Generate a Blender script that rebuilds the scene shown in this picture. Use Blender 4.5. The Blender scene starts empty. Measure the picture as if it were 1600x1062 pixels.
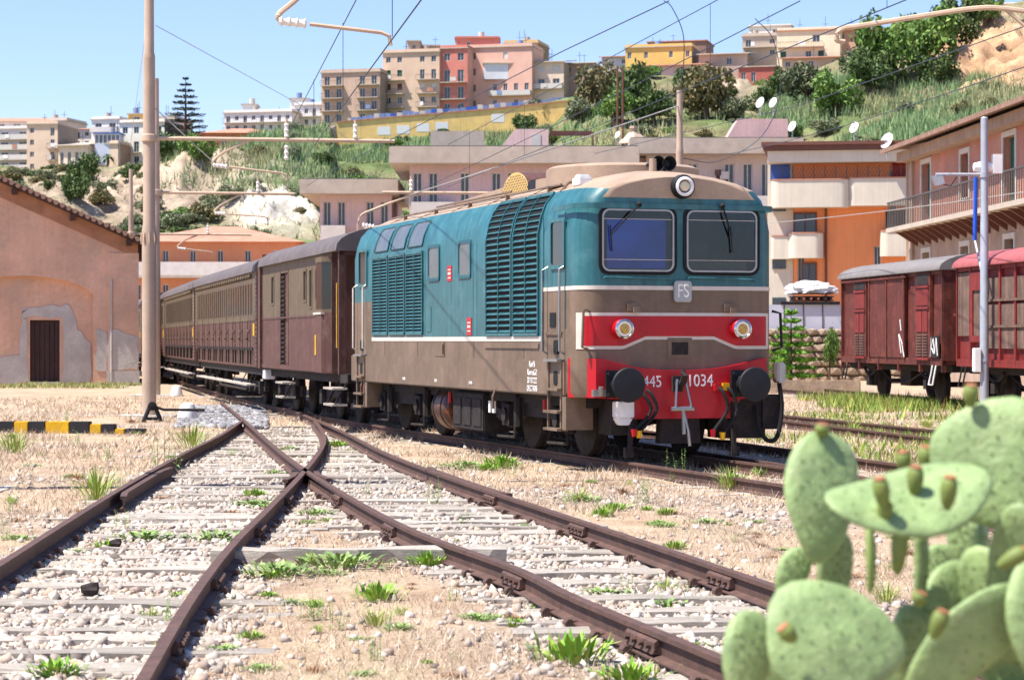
import bpy, bmesh, math, random
import numpy as np
from mathutils import Vector, Matrix, noise
random.seed(7); RNG = np.random.default_rng(7)
S = bpy.context.scene
COL = S.collection
R = math.radians
# ------------------------------------------------------------ camera
F = 3500.0; CH = 1.65                     # focal length in photo pixels, eye height over the rail head
cam = bpy.data.cameras.new('camera'); camo = bpy.data.objects.new('camera', cam); COL.objects.link(camo)
camo.location = (0, 0, CH); camo.rotation_euler = (R(90), 0, 0)
cam.sensor_width = 36; cam.lens = F / 1600 * 36; cam.clip_start = 0.3; cam.clip_end = 9000
cam.dof.use_dof = True; cam.dof.focus_distance = 25; cam.dof.aperture_fstop = 5.6
S.camera = camo
# ------------------------------------------------------------ sky and sun
SUN = Vector((-0.43, -0.165, 0.885)).normalized()
w = bpy.data.worlds.new('World'); S.world = w; w.use_nodes = True
nt = w.node_tree; bg = nt.nodes['Background']
sky = nt.nodes.new('ShaderNodeTexSky'); sky.sky_type = 'NISHITA'; sky.sun_disc = False
sky.sun_elevation = math.asin(SUN.z); sky.sun_rotation = math.atan2(SUN.x, SUN.y)
sky.air_density = 1.0; sky.dust_density = 0.25; sky.ozone_density = 6.0; sky.altitude = 20
tn_ = nt.nodes.new('ShaderNodeVectorMath'); tn_.operation = 'MULTIPLY'; tn_.inputs[1].default_value = (1.04, .94, 1.06); nt.links.new(sky.outputs[0], tn_.inputs[0]); nt.links.new(tn_.outputs[0], bg.inputs[0]); bg.inputs[1].default_value = 0.1
sl = bpy.data.lights.new('sun', 'SUN'); sl.energy = 4.6; sl.angle = R(0.53); sl.color = (1, 0.955, 0.89)
so = bpy.data.objects.new('sun', sl); COL.objects.link(so); so.rotation_euler = SUN.to_track_quat('Z', 'Y').to_euler()
S.view_settings.view_transform = 'Standard'; S.view_settings.look = 'None'; S.view_settings.gamma = 1
S.view_settings.exposure = 1.05
# ------------------------------------------------------------ helpers
def hexc(h):
    v = [int(h[i:i+2], 16) / 255 for i in (0, 2, 4)]
    return tuple(((c + .055) / 1.055) ** 2.4 if c > .04045 else c / 12.92 for c in v)
def at(px, py, Y): return Vector(((px - 800) / F * Y, Y, CH + (531 - py) / F * Y))
def gnd(px, py, z=0.0):
    Y = F * (CH - z) / (py - 531); return Vector(((px - 800) / F * Y, Y, z))
MATS = {}
def mat(name, col, rough=.7, metal=0, var=.18, scale=3.0, bump=0, bscale=None, streak=0, dirt=None, dirtamt=.4, vcol=False, spec=.4, fine=0, rnd=0):
    """procedural paint / plaster / metal: base colour, blotchy variation, fine grain, vertical streaks, dirt patches, bump"""
    if name in MATS: return MATS[name]
    m = bpy.data.materials.new(name); m.use_nodes = True; n = m.node_tree.nodes; l = m.node_tree.links
    b = n['Principled BSDF']; b.inputs['Roughness'].default_value = rough; b.inputs['Metallic'].default_value = metal
    b.inputs['Specular IOR Level'].default_value = spec
    if isinstance(col, str): col = hexc(col)
    tc = n.new('ShaderNodeTexCoord')
    if vcol:
        a = n.new('ShaderNodeVertexColor'); a.layer_name = 'Col'; cur = a.outputs[0]
    else:
        a = n.new('ShaderNodeRGB'); a.outputs[0].default_value = (*col, 1); cur = a.outputs[0]
    def mul(cur, tex, lo, hi, amt):
        mr = n.new('ShaderNodeMapRange'); mr.inputs[1].default_value = lo; mr.inputs[2].default_value = hi
        mr.inputs[3].default_value = 1 - amt; mr.inputs[4].default_value = 1 + amt
        l.new(tex, mr.inputs[0])
        vm = n.new('ShaderNodeVectorMath'); vm.operation = 'SCALE'; l.new(cur, vm.inputs[0]); l.new(mr.outputs[0], vm.inputs['Scale'])
        return vm.outputs[0]
    def noi(sc, det=4, vec=None, rg=.6):
        t = n.new('ShaderNodeTexNoise'); t.inputs['Scale'].default_value = sc; t.inputs['Detail'].default_value = det; t.inputs['Roughness'].default_value = rg
        l.new(vec if vec else tc.outputs['Object'], t.inputs['Vector']); return t.outputs['Fac']
    if rnd:
        oi = n.new('ShaderNodeObjectInfo'); cur = mul(cur, oi.outputs['Random'], 0, 1, rnd)
    if var: cur = mul(cur, noi(scale), .3, .7, var)
    if fine: cur = mul(cur, noi(scale * 14, 2), .3, .7, fine)
    if streak:
        mp = n.new('ShaderNodeMapping'); mp.inputs['Scale'].default_value = (9, 9, .35); l.new(tc.outputs['Object'], mp.inputs[0])
        cur = mul(cur, noi(1.0, 3, mp.outputs[0]), .3, .7, streak)
    if dirt:
        if isinstance(dirt, str): dirt = hexc(dirt)
        mr = n.new('ShaderNodeMapRange'); mr.inputs[1].default_value = .5; mr.inputs[2].default_value = .68; mr.inputs[3].default_value = 0; mr.inputs[4].default_value = dirtamt
        l.new(noi(scale * 1.7, 6, None, .7), mr.inputs[0])
        mx = n.new('ShaderNodeMix'); mx.data_type = 'RGBA'; l.new(mr.outputs[0], mx.inputs[0]); l.new(cur, mx.inputs[6]); mx.inputs[7].default_value = (*dirt, 1); cur = mx.outputs[2]
    l.new(cur, b.inputs['Base Color'])
    if bump:
        bp = n.new('ShaderNodeBump'); bp.inputs['Strength'].default_value = bump; bp.inputs['Distance'].default_value = .02
        l.new(noi(bscale or scale * 8, 5), bp.inputs['Height']); l.new(bp.outputs[0], b.inputs['Normal'])
    MATS[name] = m; return m
def glassmat(name, tint, alpha=.35, rough=.04):
    """thin window glass: clear layer under a reflecting layer"""
    m = bpy.data.materials.new(name); m.use_nodes = True; n = m.node_tree.nodes; l = m.node_tree.links; n.clear()
    o = n.new('ShaderNodeOutputMaterial'); t = n.new('ShaderNodeBsdfTransparent'); t.inputs[0].default_value = (*tint, 1)
    g = n.new('ShaderNodeBsdfGlossy'); g.inputs['Roughness'].default_value = rough; g.inputs[0].default_value = (.9, .93, 1, 1)
    fr = n.new('ShaderNodeFresnel'); fr.inputs[0].default_value = 1.38
    ad = n.new('ShaderNodeMath'); ad.operation = 'ADD'; ad.inputs[1].default_value = alpha * .01; l.new(fr.outputs[0], ad.inputs[0])
    mx = n.new('ShaderNodeMixShader'); l.new(ad.outputs[0], mx.inputs[0]); l.new(t.outputs[0], mx.inputs[1]); l.new(g.outputs[0], mx.inputs[2]); l.new(mx.outputs[0], o.inputs[0])
    MATS[name] = m; return m
def link(o, parent=None, **kw):
    COL.objects.link(o)
    if parent: o.parent = parent
    for k, v in kw.items(): o[k] = v
    return o
def empty(name, loc, rz=0, label=None, cat=None, group=None):
    o = bpy.data.objects.new(name, None); COL.objects.link(o); o.location = loc; o.rotation_euler = (0, 0, rz); o.empty_display_size = .2
    if label: o['label'] = label
    if cat: o['category'] = cat
    if group: o['group'] = group
    return o
def tag(o, label=None, cat=None, group=None, kind=None):
    if label: o['label'] = label
    if cat: o['category'] = cat
    if group: o['group'] = group
    if kind: o['kind'] = kind
    return o
class MB:
    def __init__(s): s.v = []; s.f = []
    def add(s, vs, fs):
        k = len(s.v); s.v += [tuple(v) for v in vs]; s.f += [tuple(i + k for i in f) for f in fs]; return s
    def box(s, c, d, M=None):
        x, y, z = d[0] / 2, d[1] / 2, d[2] / 2
        vs = [Vector((a * x, b * y, e * z)) for a in (-1, 1) for b in (-1, 1) for e in (-1, 1)]
        if M is not None: vs = [M @ v for v in vs]
        vs = [v + Vector(c) for v in vs]
        return s.add(vs, [(0, 1, 3, 2), (4, 6, 7, 5), (0, 4, 5, 1), (2, 3, 7, 6), (0, 2, 6, 4), (1, 5, 7, 3)])
    def b2(s, x0, x1, y0, y1, z0, z1): return s.box(((x0+x1)/2, (y0+y1)/2, (z0+z1)/2), (abs(x1-x0), abs(y1-y0), abs(z1-z0)))
    def cyl(s, p0, p1, r0, r1=None, n=12, caps=True):
        r1 = r0 if r1 is None else r1; p0, p1 = Vector(p0), Vector(p1); q = (p1 - p0).to_track_quat('Z', 'Y')
        vs = []
        for p, r in ((p0, r0), (p1, r1)):
            for i in range(n):
                a = 2 * math.pi * i / n; vs.append(p + q @ Vector((r * math.cos(a), r * math.sin(a), 0)))
        fs = [(i, (i + 1) % n, n + (i + 1) % n, n + i) for i in range(n)]
        if caps: fs += [tuple(range(n - 1, -1, -1)), tuple(range(n, 2 * n))]
        return s.add(vs, fs)
    def tube(s, pts, r, n=6):
        pts = [Vector(p) for p in pts]; rs = r if isinstance(r, (list, tuple)) else [r] * len(pts); k = len(s.v); up = Vector((.31, .17, .93))
        for i, p in enumerate(pts):
            d = (pts[min(i + 1, len(pts) - 1)] - pts[max(i - 1, 0)]).normalized()
            a = d.cross(up); a = a.normalized() if a.length > 1e-4 else Vector((1, 0, 0)); b = d.cross(a).normalized()
            for j in range(n):
                t = 2 * math.pi * j / n; s.v.append(tuple(p + (a * math.cos(t) + b * math.sin(t)) * rs[i]))
        for i in range(len(pts) - 1):
            for j in range(n):
                s.f.append((k + i * n + j, k + i * n + (j + 1) % n, k + (i + 1) * n + (j + 1) % n, k + (i + 1) * n + j))
        s.f.append(tuple(k + j for j in range(n - 1, -1, -1))); m = k + (len(pts) - 1) * n; s.f.append(tuple(m + j for j in range(n)))
        return s
    def lathe(s, c, ax, prof, n=16):
        """prof: (radius, distance along ax)"""
        q = Vector(ax).to_track_quat('Z', 'Y'); k = len(s.v)
        for r, h in prof:
            for i in range(n):
                a = 2 * math.pi * i / n; s.v.append(tuple(Vector(c) + q @ Vector((r * math.cos(a), r * math.sin(a), h))))
        for j in range(len(prof) - 1):
            for i in range(n): s.f.append((k + j*n + i, k + j*n + (i+1) % n, k + (j+1)*n + (i+1) % n, k + (j+1)*n + i))
        s.f.append(tuple(k + i for i in range(n - 1, -1, -1))); m = k + (len(prof) - 1) * n; s.f.append(tuple(m + i for i in range(n)))
        return s
    def prism(s, poly, fn, d0, d1):
        """poly of 2-D points; fn(u, v, d) gives the 3-D point; extruded from d0 to d1"""
        n = len(poly); vs = [fn(u, v, d0) for u, v in poly] + [fn(u, v, d1) for u, v in poly]
        return s.add(vs, [tuple(range(n - 1, -1, -1)), tuple(range(n, 2 * n))] + [(i, (i + 1) % n, n + (i + 1) % n, n + i) for i in range(n)])
    def ring(s, outer, inner, fn, d0, d1):
        n = len(outer); vs = [fn(u, v, d) for d in (d0, d1) for L in (outer, inner) for u, v in L]; fs = []
        for i in range(n):
            j = (i + 1) % n
            fs += [(2*n+i, 2*n+j, 3*n+j, 3*n+i), (i, j, 2*n+j, 2*n+i), (n+j, n+i, 3*n+i, 3*n+j), (j, i, n+i, n+j)]
        return s.add(vs, fs)
    def build(s, name, m, parent=None, smooth=35, bevel=0, recalc=True, **kw):
        me = bpy.data.meshes.new(name); me.from_pydata(s.v, [], s.f)
        if recalc:
            bm = bmesh.new(); bm.from_mesh(me); bmesh.ops.recalc_face_normals(bm, faces=bm.faces)
            if bevel:
                es = [e for e in bm.edges if len(e.link_faces) == 2 and e.calc_face_angle(0) > .6]
                bmesh.ops.bevel(bm, geom=es, offset=bevel, segments=2, affect='EDGES', clamp_overlap=True)
            bm.to_mesh(me); bm.free()
        if smooth:
            me.polygons.foreach_set('use_smooth', [True] * len(me.polygons)); me.set_sharp_from_angle(angle=R(smooth))
        me.materials.append(m if not isinstance(m, str) else MATS[m])
        o = bpy.data.objects.new(name, me); link(o, parent, **kw); return o
def rrect(w, h, r, n=4, cx=0, cz=0):
    pts = []
    for sx, sz, a0 in ((1, 1, 0), (-1, 1, 90), (-1, -1, 180), (1, -1, 270)):
        for i in range(n + 1):
            a = R(a0 + 90 * i / n); pts.append((cx + sx * (w/2 - r) + r * math.cos(a), cz + sz * (h/2 - r) + r * math.sin(a)))
    return pts
def npmesh(name, V, Fc, m, parent=None, cols=None, smooth=False, **kw):
    """mesh from numpy arrays; Fc (M,k); cols (M,3) one colour per face"""
    me = bpy.data.meshes.new(name); V = np.asarray(V, np.float32); Fc = np.asarray(Fc, np.int32); M, k = Fc.shape
    me.vertices.add(len(V)); me.vertices.foreach_set('co', V.ravel()); me.loops.add(M * k); me.loops.foreach_set('vertex_index', Fc.ravel())
    me.polygons.add(M); me.polygons.foreach_set('loop_start', np.arange(0, M * k, k, dtype=np.int32)); me.update(calc_edges=True)
    if cols is not None:
        a = me.color_attributes.new('Col', 'FLOAT_COLOR', 'CORNER'); c = np.ones((M, k, 4), np.float32); c[:, :, :3] = np.asarray(cols)[:, None, :]; a.data.foreach_set('color', c.ravel())
    if smooth: me.polygons.foreach_set('use_smooth', [True] * M)
    me.validate(); me.materials.append(m if not isinstance(m, str) else MATS[m])
    o = bpy.data.objects.new(name, me); link(o, parent, **kw); return o
def clone(o, parent=None, loc=None, rz=None, sc=None):
    c = o.copy(); COL.objects.link(c)
    if parent: c.parent = parent
    if loc is not None: c.location = loc
    if rz is not None: c.rotation_euler = (0, 0, rz)
    if sc is not None: c.scale = (sc,) * 3 if not hasattr(sc, '__len__') else sc
    for ch in [k for k in o.children]: clone(ch, c)
    return c
def inst(name, me, parent, loc, rot=None, sc=None, **kw):
    o = bpy.data.objects.new(name, me); link(o, parent, **kw); o.location = loc
    if rot is not None: o.rotation_euler = rot
    if sc is not None: o.scale = sc
    return o
def text(body, size, m, parent, loc, rot, name='lettering', ext=.003, align='CENTER', sx=1.0, **kw):
    cu = bpy.data.curves.new(name, 'FONT'); cu.body = body; cu.size = size; cu.extrude = ext; cu.align_x = align; cu.align_y = 'CENTER'
    t = bpy.data.objects.new(name, cu); COL.objects.link(t); bpy.context.view_layer.update()
    me = bpy.data.meshes.new_from_object(t); bpy.data.objects.remove(t); me.materials.clear(); me.materials.append(MATS[m])
    o = bpy.data.objects.new(name, me); link(o, parent, **kw); o.location = loc; o.rotation_euler = rot; o.scale = (sx, 1, 1); return o
def crom(P, n=8):
    """smooth curve through points"""
    P = [Vector(p) for p in P]; out = []
    Q = [2 * P[0] - P[1]] + P + [2 * P[-1] - P[-2]]
    for i in range(1, len(Q) - 2):
        for k in range(n):
            t = k / n; a, b, c, d = Q[i-1], Q[i], Q[i+1], Q[i+2]
            out.append(.5 * ((2*b) + (c - a) * t + (2*a - 5*b + 4*c - d) * t*t + (3*b - a - 3*c + d) * t**3))
    return out + [P[-1]]
# ------------------------------------------------------------ materials
mat('rail', '564038', .75, .1, .25, 5, .3, 60, fine=.2, dirt='7c5543')
mat('sleeper', 'aaa093', .9, 0, .3, 4, .7, 40, fine=.3, dirt='7a7068', rnd=.22)
mat('teal', '2b6066', .42, 0, .10, 1.5, streak=.26, fine=.05, dirt='46757a', dirtamt=.7)
mat('teal_dark', '1d5560', .5, 0, .1, 2)
mat('brown', '6f5c4a', .55, 0, .2, 1.2, streak=.09, dirt='8b7464', dirtamt=.5, fine=.05)
mat('roofpaint', 'a18a74', .6, 0, .12, 1.5, dirt='8f6f5e', dirtamt=.4, fine=.06)
mat('red', 'b00d1c', .4, 0, .08, 3, dirt='8c1119', dirtamt=.5)
mat('cream', 'cfc3b5', .5, 0, .08, 5)
mat('black', '15161a', .6, 0, .25, 6, fine=.15)
mat('rubber', '101012', .8, 0, .2, 8)
mat('under', '231e1d', .85, 0, .35, 4, .3, 30, dirt='42342c', dirtamt=.6)
mat('steel', '9a9b9c', .35, .8, .1, 8)
mat('chrome', 'c9c9cb', .2, 1, 0)
mat('white', 'e2e0dc', .6, 0, .08, 5)
mat('yellow', 'd9a514', .5, 0, .15, 6)
mat('gapshade', '0c1518', .9, 0, .1, 3)  # near-black sheets: shade inside recesses and holes put into the colour
mat('lampglass', 'd8cba8', .12, 0, .15, 25)
mat('amber', 'c09a4a', .2, 0, .4, 40)
mat('blueblind', '3a58b8', .6, 0, .35, 1.4, dirt='5a4fae', dirtamt=.8)
mat('greywin', '5a5f60', .25, 0, .15, 3)
mat('interior', '55523f', .9, 0, .3, 2)
mat('maroon', '56372f', .6, 0, .15, 2, streak=.3, dirt='6f5750', dirtamt=.6, fine=.08)
mat('olive', '5f503d', .6, 0, .12, 2, streak=.22, dirt='7a6f5a', dirtamt=.4)
mat('coachroof', '5b5250', .7, 0, .15, 1.5, dirt='7c7370')
mat('darkwin', '14181a', .08, 0, .2, 1, spec=.6)
mat('boxred', '5a2820', .7, 0, .25, 1.8, streak=.35, dirt='84442e', dirtamt=.65, fine=.12)
mat('boxred2', '792722', .65, 0, .22, 2, streak=.25, dirt='6d1f25', dirtamt=.5, fine=.1)
mat('boxwood', '6a5448', .85, 0, .3, 3, streak=.3, fine=.2)
mat('boxroof', '77716d', .7, 0, .15, 2, dirt='7f746d', dirtamt=.5)
mat('pinkroof', '9d5250', .65, 0, .15, 2, dirt='8f5a5c')
mat('concretepole', 'b09a86', .85, 0, .10, 2, .2, 50, streak=.08)
mat('galv', 'a9adb3', .5, .3, .08, 4)
mat('armpaint', 'bfa68c', .6, 0, .12, 6)
mat('porcelain', 'e6dfd2', .25, 0, .05, 6)
mat('wire', '3b4450', .6, .2, .1, 2)
mat('wirepale', 'a9a59f', .6, .2, .1, 2)
mat('leafv', '4a6b2a', .6, 0, .15, 3, vcol=True, spec=.25)
mat('bark', '5b4638', .9, 0, .3, 5, .6, 20)
mat('stone', 'ffffff', .9, 0, .15, 30, vcol=True, spec=.2)
mat('blade', 'ffffff', .8, 0, .1, 3, vcol=True, spec=.15)
glassmat('cabglass', (.80, .86, .90), .35)
# ------------------------------------------------------------ tracks (centre lines of the rail heads)
def xy(P): return [Vector((p.x, p.y, 0)) for p in P]
def ext(P, a=None, b=None):
    """extend a polyline straight on to Y = a at its near end and Y = b at its far end"""
    P = list(P)
    if a is not None: d = P[0] - P[1]; P = [P[0] + d * ((a - P[0].y) / d.y)] + P
    if b is not None: d = P[-1] - P[-2]; P = P + [P[-1] + d * ((b - P[-1].y) / d.y)]
    return P
railA = ext([gnd(*p) for p in ((0, 880), (100, 817), (200, 756), (290, 706), (345, 679), (378, 657))], 9.0)
railB = ext([gnd(*p) for p in ((222, 1062), (300, 932), (362, 851), (420, 793), (474, 737), (505, 694), (503, 672), (492, 657))], 9.0)
railC = ext([gnd(*p) for p in ((1145, 1033), (900, 932), (800, 884), (620, 816), (476, 733), (420, 690), (383, 658), (345, 627))], 9.0)
railD = ext([gnd(*p) for p in ((1205, 912), (1000, 843), (860, 797), (700, 744), (600, 706), (540, 676), (497, 657))], 9.5) + [Vector((-6.0, 58, 0))]
railE = ext([gnd(1222, 762), gnd(1065, 735)], 12) ; LT = R(17.8)
LOC0 = Vector((2.29, 30.6, 0)); dL = Vector((-math.sin(LT), math.cos(LT), 0)); nL = Vector((math.cos(LT), math.sin(LT), 0))
def trainpath(off):
    c = [LOC0 - dL * 19, LOC0 - dL * 9, LOC0, LOC0 + dL * 6, LOC0 + dL * 13.8, Vector((-4.75, 54.2, 0)), Vector((-8.75, 71.9, 0)), Vector((-12.4, 89.5, 0)), Vector((-16.3, 107, 0)), Vector((-20.3, 125, 0)), Vector((-24, 142, 0))]
    c = crom(c, 5); out = []
    for i, p in enumerate(c):
        d = (c[min(i+1, len(c)-1)] - c[max(i-1, 0)]).normalized(); out.append(p + Vector((d.y, -d.x, 0)) * off)
    return out
RAILP = [(-.035, 0), (.035, 0), (.036, -.03), (.01, -.045), (.008, -.125), (.068, -.142), (.068, -.152), (-.068, -.152), (-.068, -.142), (-.008, -.125), (-.01, -.045), (-.036, -.03)]
def sweep(mb, P, prof, zoff=0):
    n = len(prof); k = len(mb.v)
    for i, p in enumerate(P):
        d = (P[min(i+1, len(P)-1)] - P[max(i-1, 0)]).normalized(); s = Vector((d.y, -d.x, 0))
        for u, v in prof: mb.v.append(tuple(p + s * u + Vector((0, 0, v + zoff))))
    for i in range(len(P) - 1):
        for j in range(n): mb.f.append((k + i*n + j, k + i*n + (j+1) % n, k + (i+1)*n + (j+1) % n, k + (i+1)*n + j))
    mb.f.append(tuple(k + j for j in range(n))); m = k + (len(P)-1) * n; mb.f.append(tuple(m + j for j in range(n)))
def rail(P, parent, label=None, smoothpts=True, zoff=0):
    mb = MB(); sweep(mb, crom(P, 6) if smoothpts else P, RAILP, zoff); o = mb.build('rail', 'rail', parent, 30)
    if label: o['label'] = label
    return o
def cut(P, y0, y1): return [p for p in crom(P, 10) if y0 <= p.y <= y1]
def xat(P, y):
    P = crom(P, 6)
    for a, b in zip(P, P[1:]):
        if (a.y - y) * (b.y - y) <= 0 and abs(a.y - b.y) > 1e-6: return a.x + (b.x - a.x) * (y - a.y) / (b.y - a.y)
    return (P[0] if abs(P[0].y - y) < abs(P[-1].y - y) else P[-1]).x
to = empty('railway_turnout', (0, 0, 0), 0, 'rusty rails of two tracks crossing at a frog in the foreground', 'railway track')
for P in (railA, railB, railC, railD): rail(P, to)
# wing and check rails beside the frog
def shifted(P, y0, y1, off, flare=.05):
    c = cut(P, y0, y1); out = []
    for i, p in enumerate(c):
        d = (c[min(i+1, len(c)-1)] - c[max(i-1, 0)]).normalized(); e = flare if i in (0, len(c)-1) else 0
        out.append(p + Vector((d.y, -d.x, 0)) * (off + math.copysign(e, off)))
    return out
def check(P, y0, y1, off):
    c = shifted(P, y0, y1, off)
    if c[0].y > c[-1].y: c.reverse()
    mb = MB(); sweep(mb, c, RAILP, -.012); mb.build('check_rail', 'rail', to, 30)
check(railA, 23.5, 29.5, .09 if railA[0].y > railA[-1].y else .10); check(railD, 24, 29.5, .10); check(railB, 26.2, 29, -.10); check(railC, 26.2, 29, .09)
for P in (railB, railC, railD):
    for y in (12.9, 16.2, 20.5, 24.4):
        x = xat(P, y)
        if y < 13 and P is railD: continue
        a = (xat(P, y + .3) - xat(P, y - .3)) / .6; M = Matrix.Rotation(-math.atan(a), 3, 'Z')
        mb = MB(); mb.prism([(-.062, -.12), (.062, -.12), (.05, -.095), (.05, -.055), (.03, -.04), (-.03, -.04), (-.05, -.055), (-.05, -.095)], lambda u, v, d: Vector((x, y, 0)) + M @ Vector((u, d, v)), -.28, .28)
        fp = mb.build('fishplate', 'rail', to)
        for k in (-.2, -.07, .07, .2):
            for s_ in (-1, 1): MB().cyl(Vector((x, y, -.075)) + M @ Vector((s_ * .04, k, 0)), Vector((x, y, -.075)) + M @ Vector((s_ * .08, k, 0)), .022, n=6).build('bolt', 'rail', fp)
# sleepers: a shared weathered timber
def sleeper_mesh(seed):
    rn = random.Random(seed); bm = bmesh.new(); bmesh.ops.create_cube(bm, size=1)
    bmesh.ops.subdivide_edges(bm, edges=[e for e in bm.edges if abs((e.verts[0].co - e.verts[1].co).x) > .5], cuts=9)
    for v in bm.verts:
        v.co.y += rn.uniform(-.06, .06); v.co.z += rn.uniform(-.06, .05); v.co.x += rn.uniform(-.004, .004)
    bmesh.ops.bevel(bm, geom=[e for e in bm.edges if e.is_boundary is False and e.calc_face_angle(0) > .8], offset=.05, segments=1, affect='EDGES')
    me = bpy.data.meshes.new('sleeper'); bm.to_mesh(me); bm.free(); me.materials.append(MATS['sleeper']); return me
SLM = [sleeper_mesh(i) for i in range(4)]
def sleeper(parent, x0, x1, y, rot=0, z=-.155, wd=.23, name='sleeper'):
    return inst(name, random.choice(SLM), parent, ((x0 + x1) / 2, y, z - .07), (random.uniform(-.015, .015), random.uniform(-.006, .006), rot), (x1 - x0, wd * random.uniform(.85, 1.15), .15))
y = 9.3
while y < 47:
    xa, xb, xc, xd = (xat(P, y) for P in (railA, railB, railC, railD)); j = random.uniform(-.04, .04); dz = lambda: -.150 - random.uniform(0, .042)
    if y < 23:
        sleeper(to, xa - .45 + random.uniform(-.15, .1), xb + .5 + random.uniform(-.1, .2), y + j, random.uniform(.0, .03), dz())
        sleeper(to, xc - .5 + random.uniform(-.2, .1), xd + .5, y + .25 + j, .06 + random.uniform(-.02, .03), dz())
    else: sleeper(to, min(xa, xc) - .45, max(xd, xb) + .45, y + j, .03 + random.uniform(-.01, .02), dz())
    y += random.uniform(.56, .66)
sleeper(to, -2.45, -.05, 18.35, .015, -.055, .26).name = 'raised_sleeper'
to.children[-1]['label'] = 'pale raised sleeper bridging the gap between the two tracks'
# spikes and chairs along the near rails
spk = MB(); spk.prism([(-.12, -.03), (.12, -.03), (.12, .0), (.10, .022), (.075, .022), (.07, .012), (-.07, .012), (-.075, .022), (-.10, .022), (-.12, .0)], lambda u, v, d: (u, d, v), -.04, .04)
so_ = spk.build('rail_fastening', 'rail', to); so_.location = (xat(railB, 10), 10, -.14)
for P in (railA, railB, railC, railD):
    y = 10.6
    while y < 26:
        a = (xat(P, y + .2) - xat(P, y - .2)) / .4; inst('rail_fastening', so_.data, to, (xat(P, y), y, -.142), (0, 0, -math.atan(a))); y += .61 * random.choice((1, 2))
tt = empty('railway_track', (0, 0, 0), 0, 'rusty track carrying the locomotive and its coaches', 'railway track')
rail(trainpath(-.752), tt, None, False); rail(trainpath(.752), tt, None, False)
cpath = trainpath(0); acc = 0
for a, b in zip(cpath, cpath[1:]):
    d = b - a; L = d.length; ang = math.atan2(-d.x, d.y)
    while acc < L:
        p = a + d * (acc / L)
        if p.y < 75: inst('sleeper', random.choice(SLM), tt, (p.x, p.y, -.235), (0, 0, ang), (2.5, .24, .15))
        acc += .62
    acc -= L
t3 = empty('railway_track', (0, 0, 0), 0, 'rusty siding close beyond the locomotive, passing behind the cactus', 'railway track')
P3 = [Vector((6.6, 23.6, 0)), gnd(1401, 724), gnd(1140, 689), Vector((1.2, 45.8, 0)), Vector((-2.2, 58, 0))]
rail(P3, t3); rail([p + Vector((-1.46, -.36, 0)) + Vector((0, 0, -.002)) for p in P3], t3)
for k in range(34):
    yy = 23.8 + k * .62; sleeper(t3, xat(P3, yy) - 1.95, xat(P3, yy) + .45, yy, .23)
t5 = empty('railway_track', (0, 0, 0), 0, 'rusty siding in the grass before the red goods wagons', 'railway track')
PA = ext([gnd(1460, 684), gnd(1255, 660)], 25, 62); PB = ext([gnd(1460, 671), gnd(1225, 648)], 25, 62)
rail(PA, t5); rail(PB, t5)
for k in range(56):
    yy = 26 + k * .63; sleeper(t5, xat(PA, yy) - .4, xat(PB, yy) + .4, yy, .2)
t6 = empty('railway_track', (0, 0, 0), 0, 'overgrown siding carrying the two red goods wagons', 'railway track')
W0 = Vector((11.02, 67, 0)); WT = math.atan(.128); dW = Vector((-math.sin(WT), math.cos(WT), 0)); nW = Vector((math.cos(WT), math.sin(WT), 0))
for s in (-.75, .75): rail([W0 + nW * s + dW * t for t in (-45, -20, 0, 12)], t6)
for k in range(60): p = W0 + dW * (8 - k * .8); sleeper(t6, p.x - 1.25, p.x + 1.25, p.y, WT)
# ------------------------------------------------------------ ground sheet
def axis(lo, hi, fine, far):
    a = list(np.arange(lo, hi, fine)); s = fine; x = hi
    while x < far: a.append(x); s *= 1.35; x += s
    b = []; s = fine; x = lo - fine
    while x > -far: b.append(x); s *= 1.35; x -= s
    return np.array(b[::-1] + a)
gx = axis(-9, 10, .16, 4000); gy = axis(8.5, 62, .2, 4500)
GX, GY = np.meshgrid(gx, gy)
# rail positions sampled on a lookup so that the track beds can be found quickly
ys = np.arange(8, 62, .25)
XA, XB, XC, XD = (np.array([xat(P, v) for v in ys]) for P in (railA, railB, railC, railD))
def bed(x, yv):
    """1 on the stony beds of the two near tracks, 0 on the grass"""
    xa, xb, xc, xd = (np.interp(yv, ys, q) for q in (XA, XB, XC, XD))
    d1 = np.maximum(np.minimum(xa, xc) - .15 - x, x - xb - .25); d2 = np.maximum(xc - .3 - x, x - np.maximum(xd, xb) - .35)
    d = np.minimum(d1, d2)
    d = np.where(yv > 47, .6, d)
    return np.clip(.5 - d / .5, 0, 1)
def nz(x, yv, s, seed=0): return np.array([noise.noise((a * s + seed, b * s, seed * 1.7)) for a, b in zip(np.ravel(x), np.ravel(yv))]).reshape(np.shape(x))
near = (np.abs(GX) < 30) & (GY < 110) & (GY > 5)
N1 = np.zeros_like(GX); N2 = np.zeros_like(GX); N1[near] = nz(GX[near], GY[near], .55, 3); N2[near] = nz(GX[near], GY[near], 2.3, 9)
BED = np.where(near, bed(GX, GY), 0)
patch = np.zeros_like(GX); patch[near] = np.clip(nz(GX[near], GY[near], .35, 21) * 2.2 + .1, 0, 1)       # stony patches outside the beds
GZ = -.175 - .02 * BED + np.where(near, .03 * N1 * (1 - BED * .5) + .018 * N2, 0) + (1 - BED) * np.where(near, .012, 0)
GZ = np.where(GY > 62, np.minimum(GZ, -.16), GZ)
V = np.stack([GX, GY, GZ], -1).reshape(-1, 3); ny, nx = GX.shape
i = np.arange(ny - 1)[:, None] * nx + np.arange(nx - 1)[None, :]; FA = np.stack([i, i + 1, i + nx + 1, i + nx], -1).reshape(-1, 4)
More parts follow.
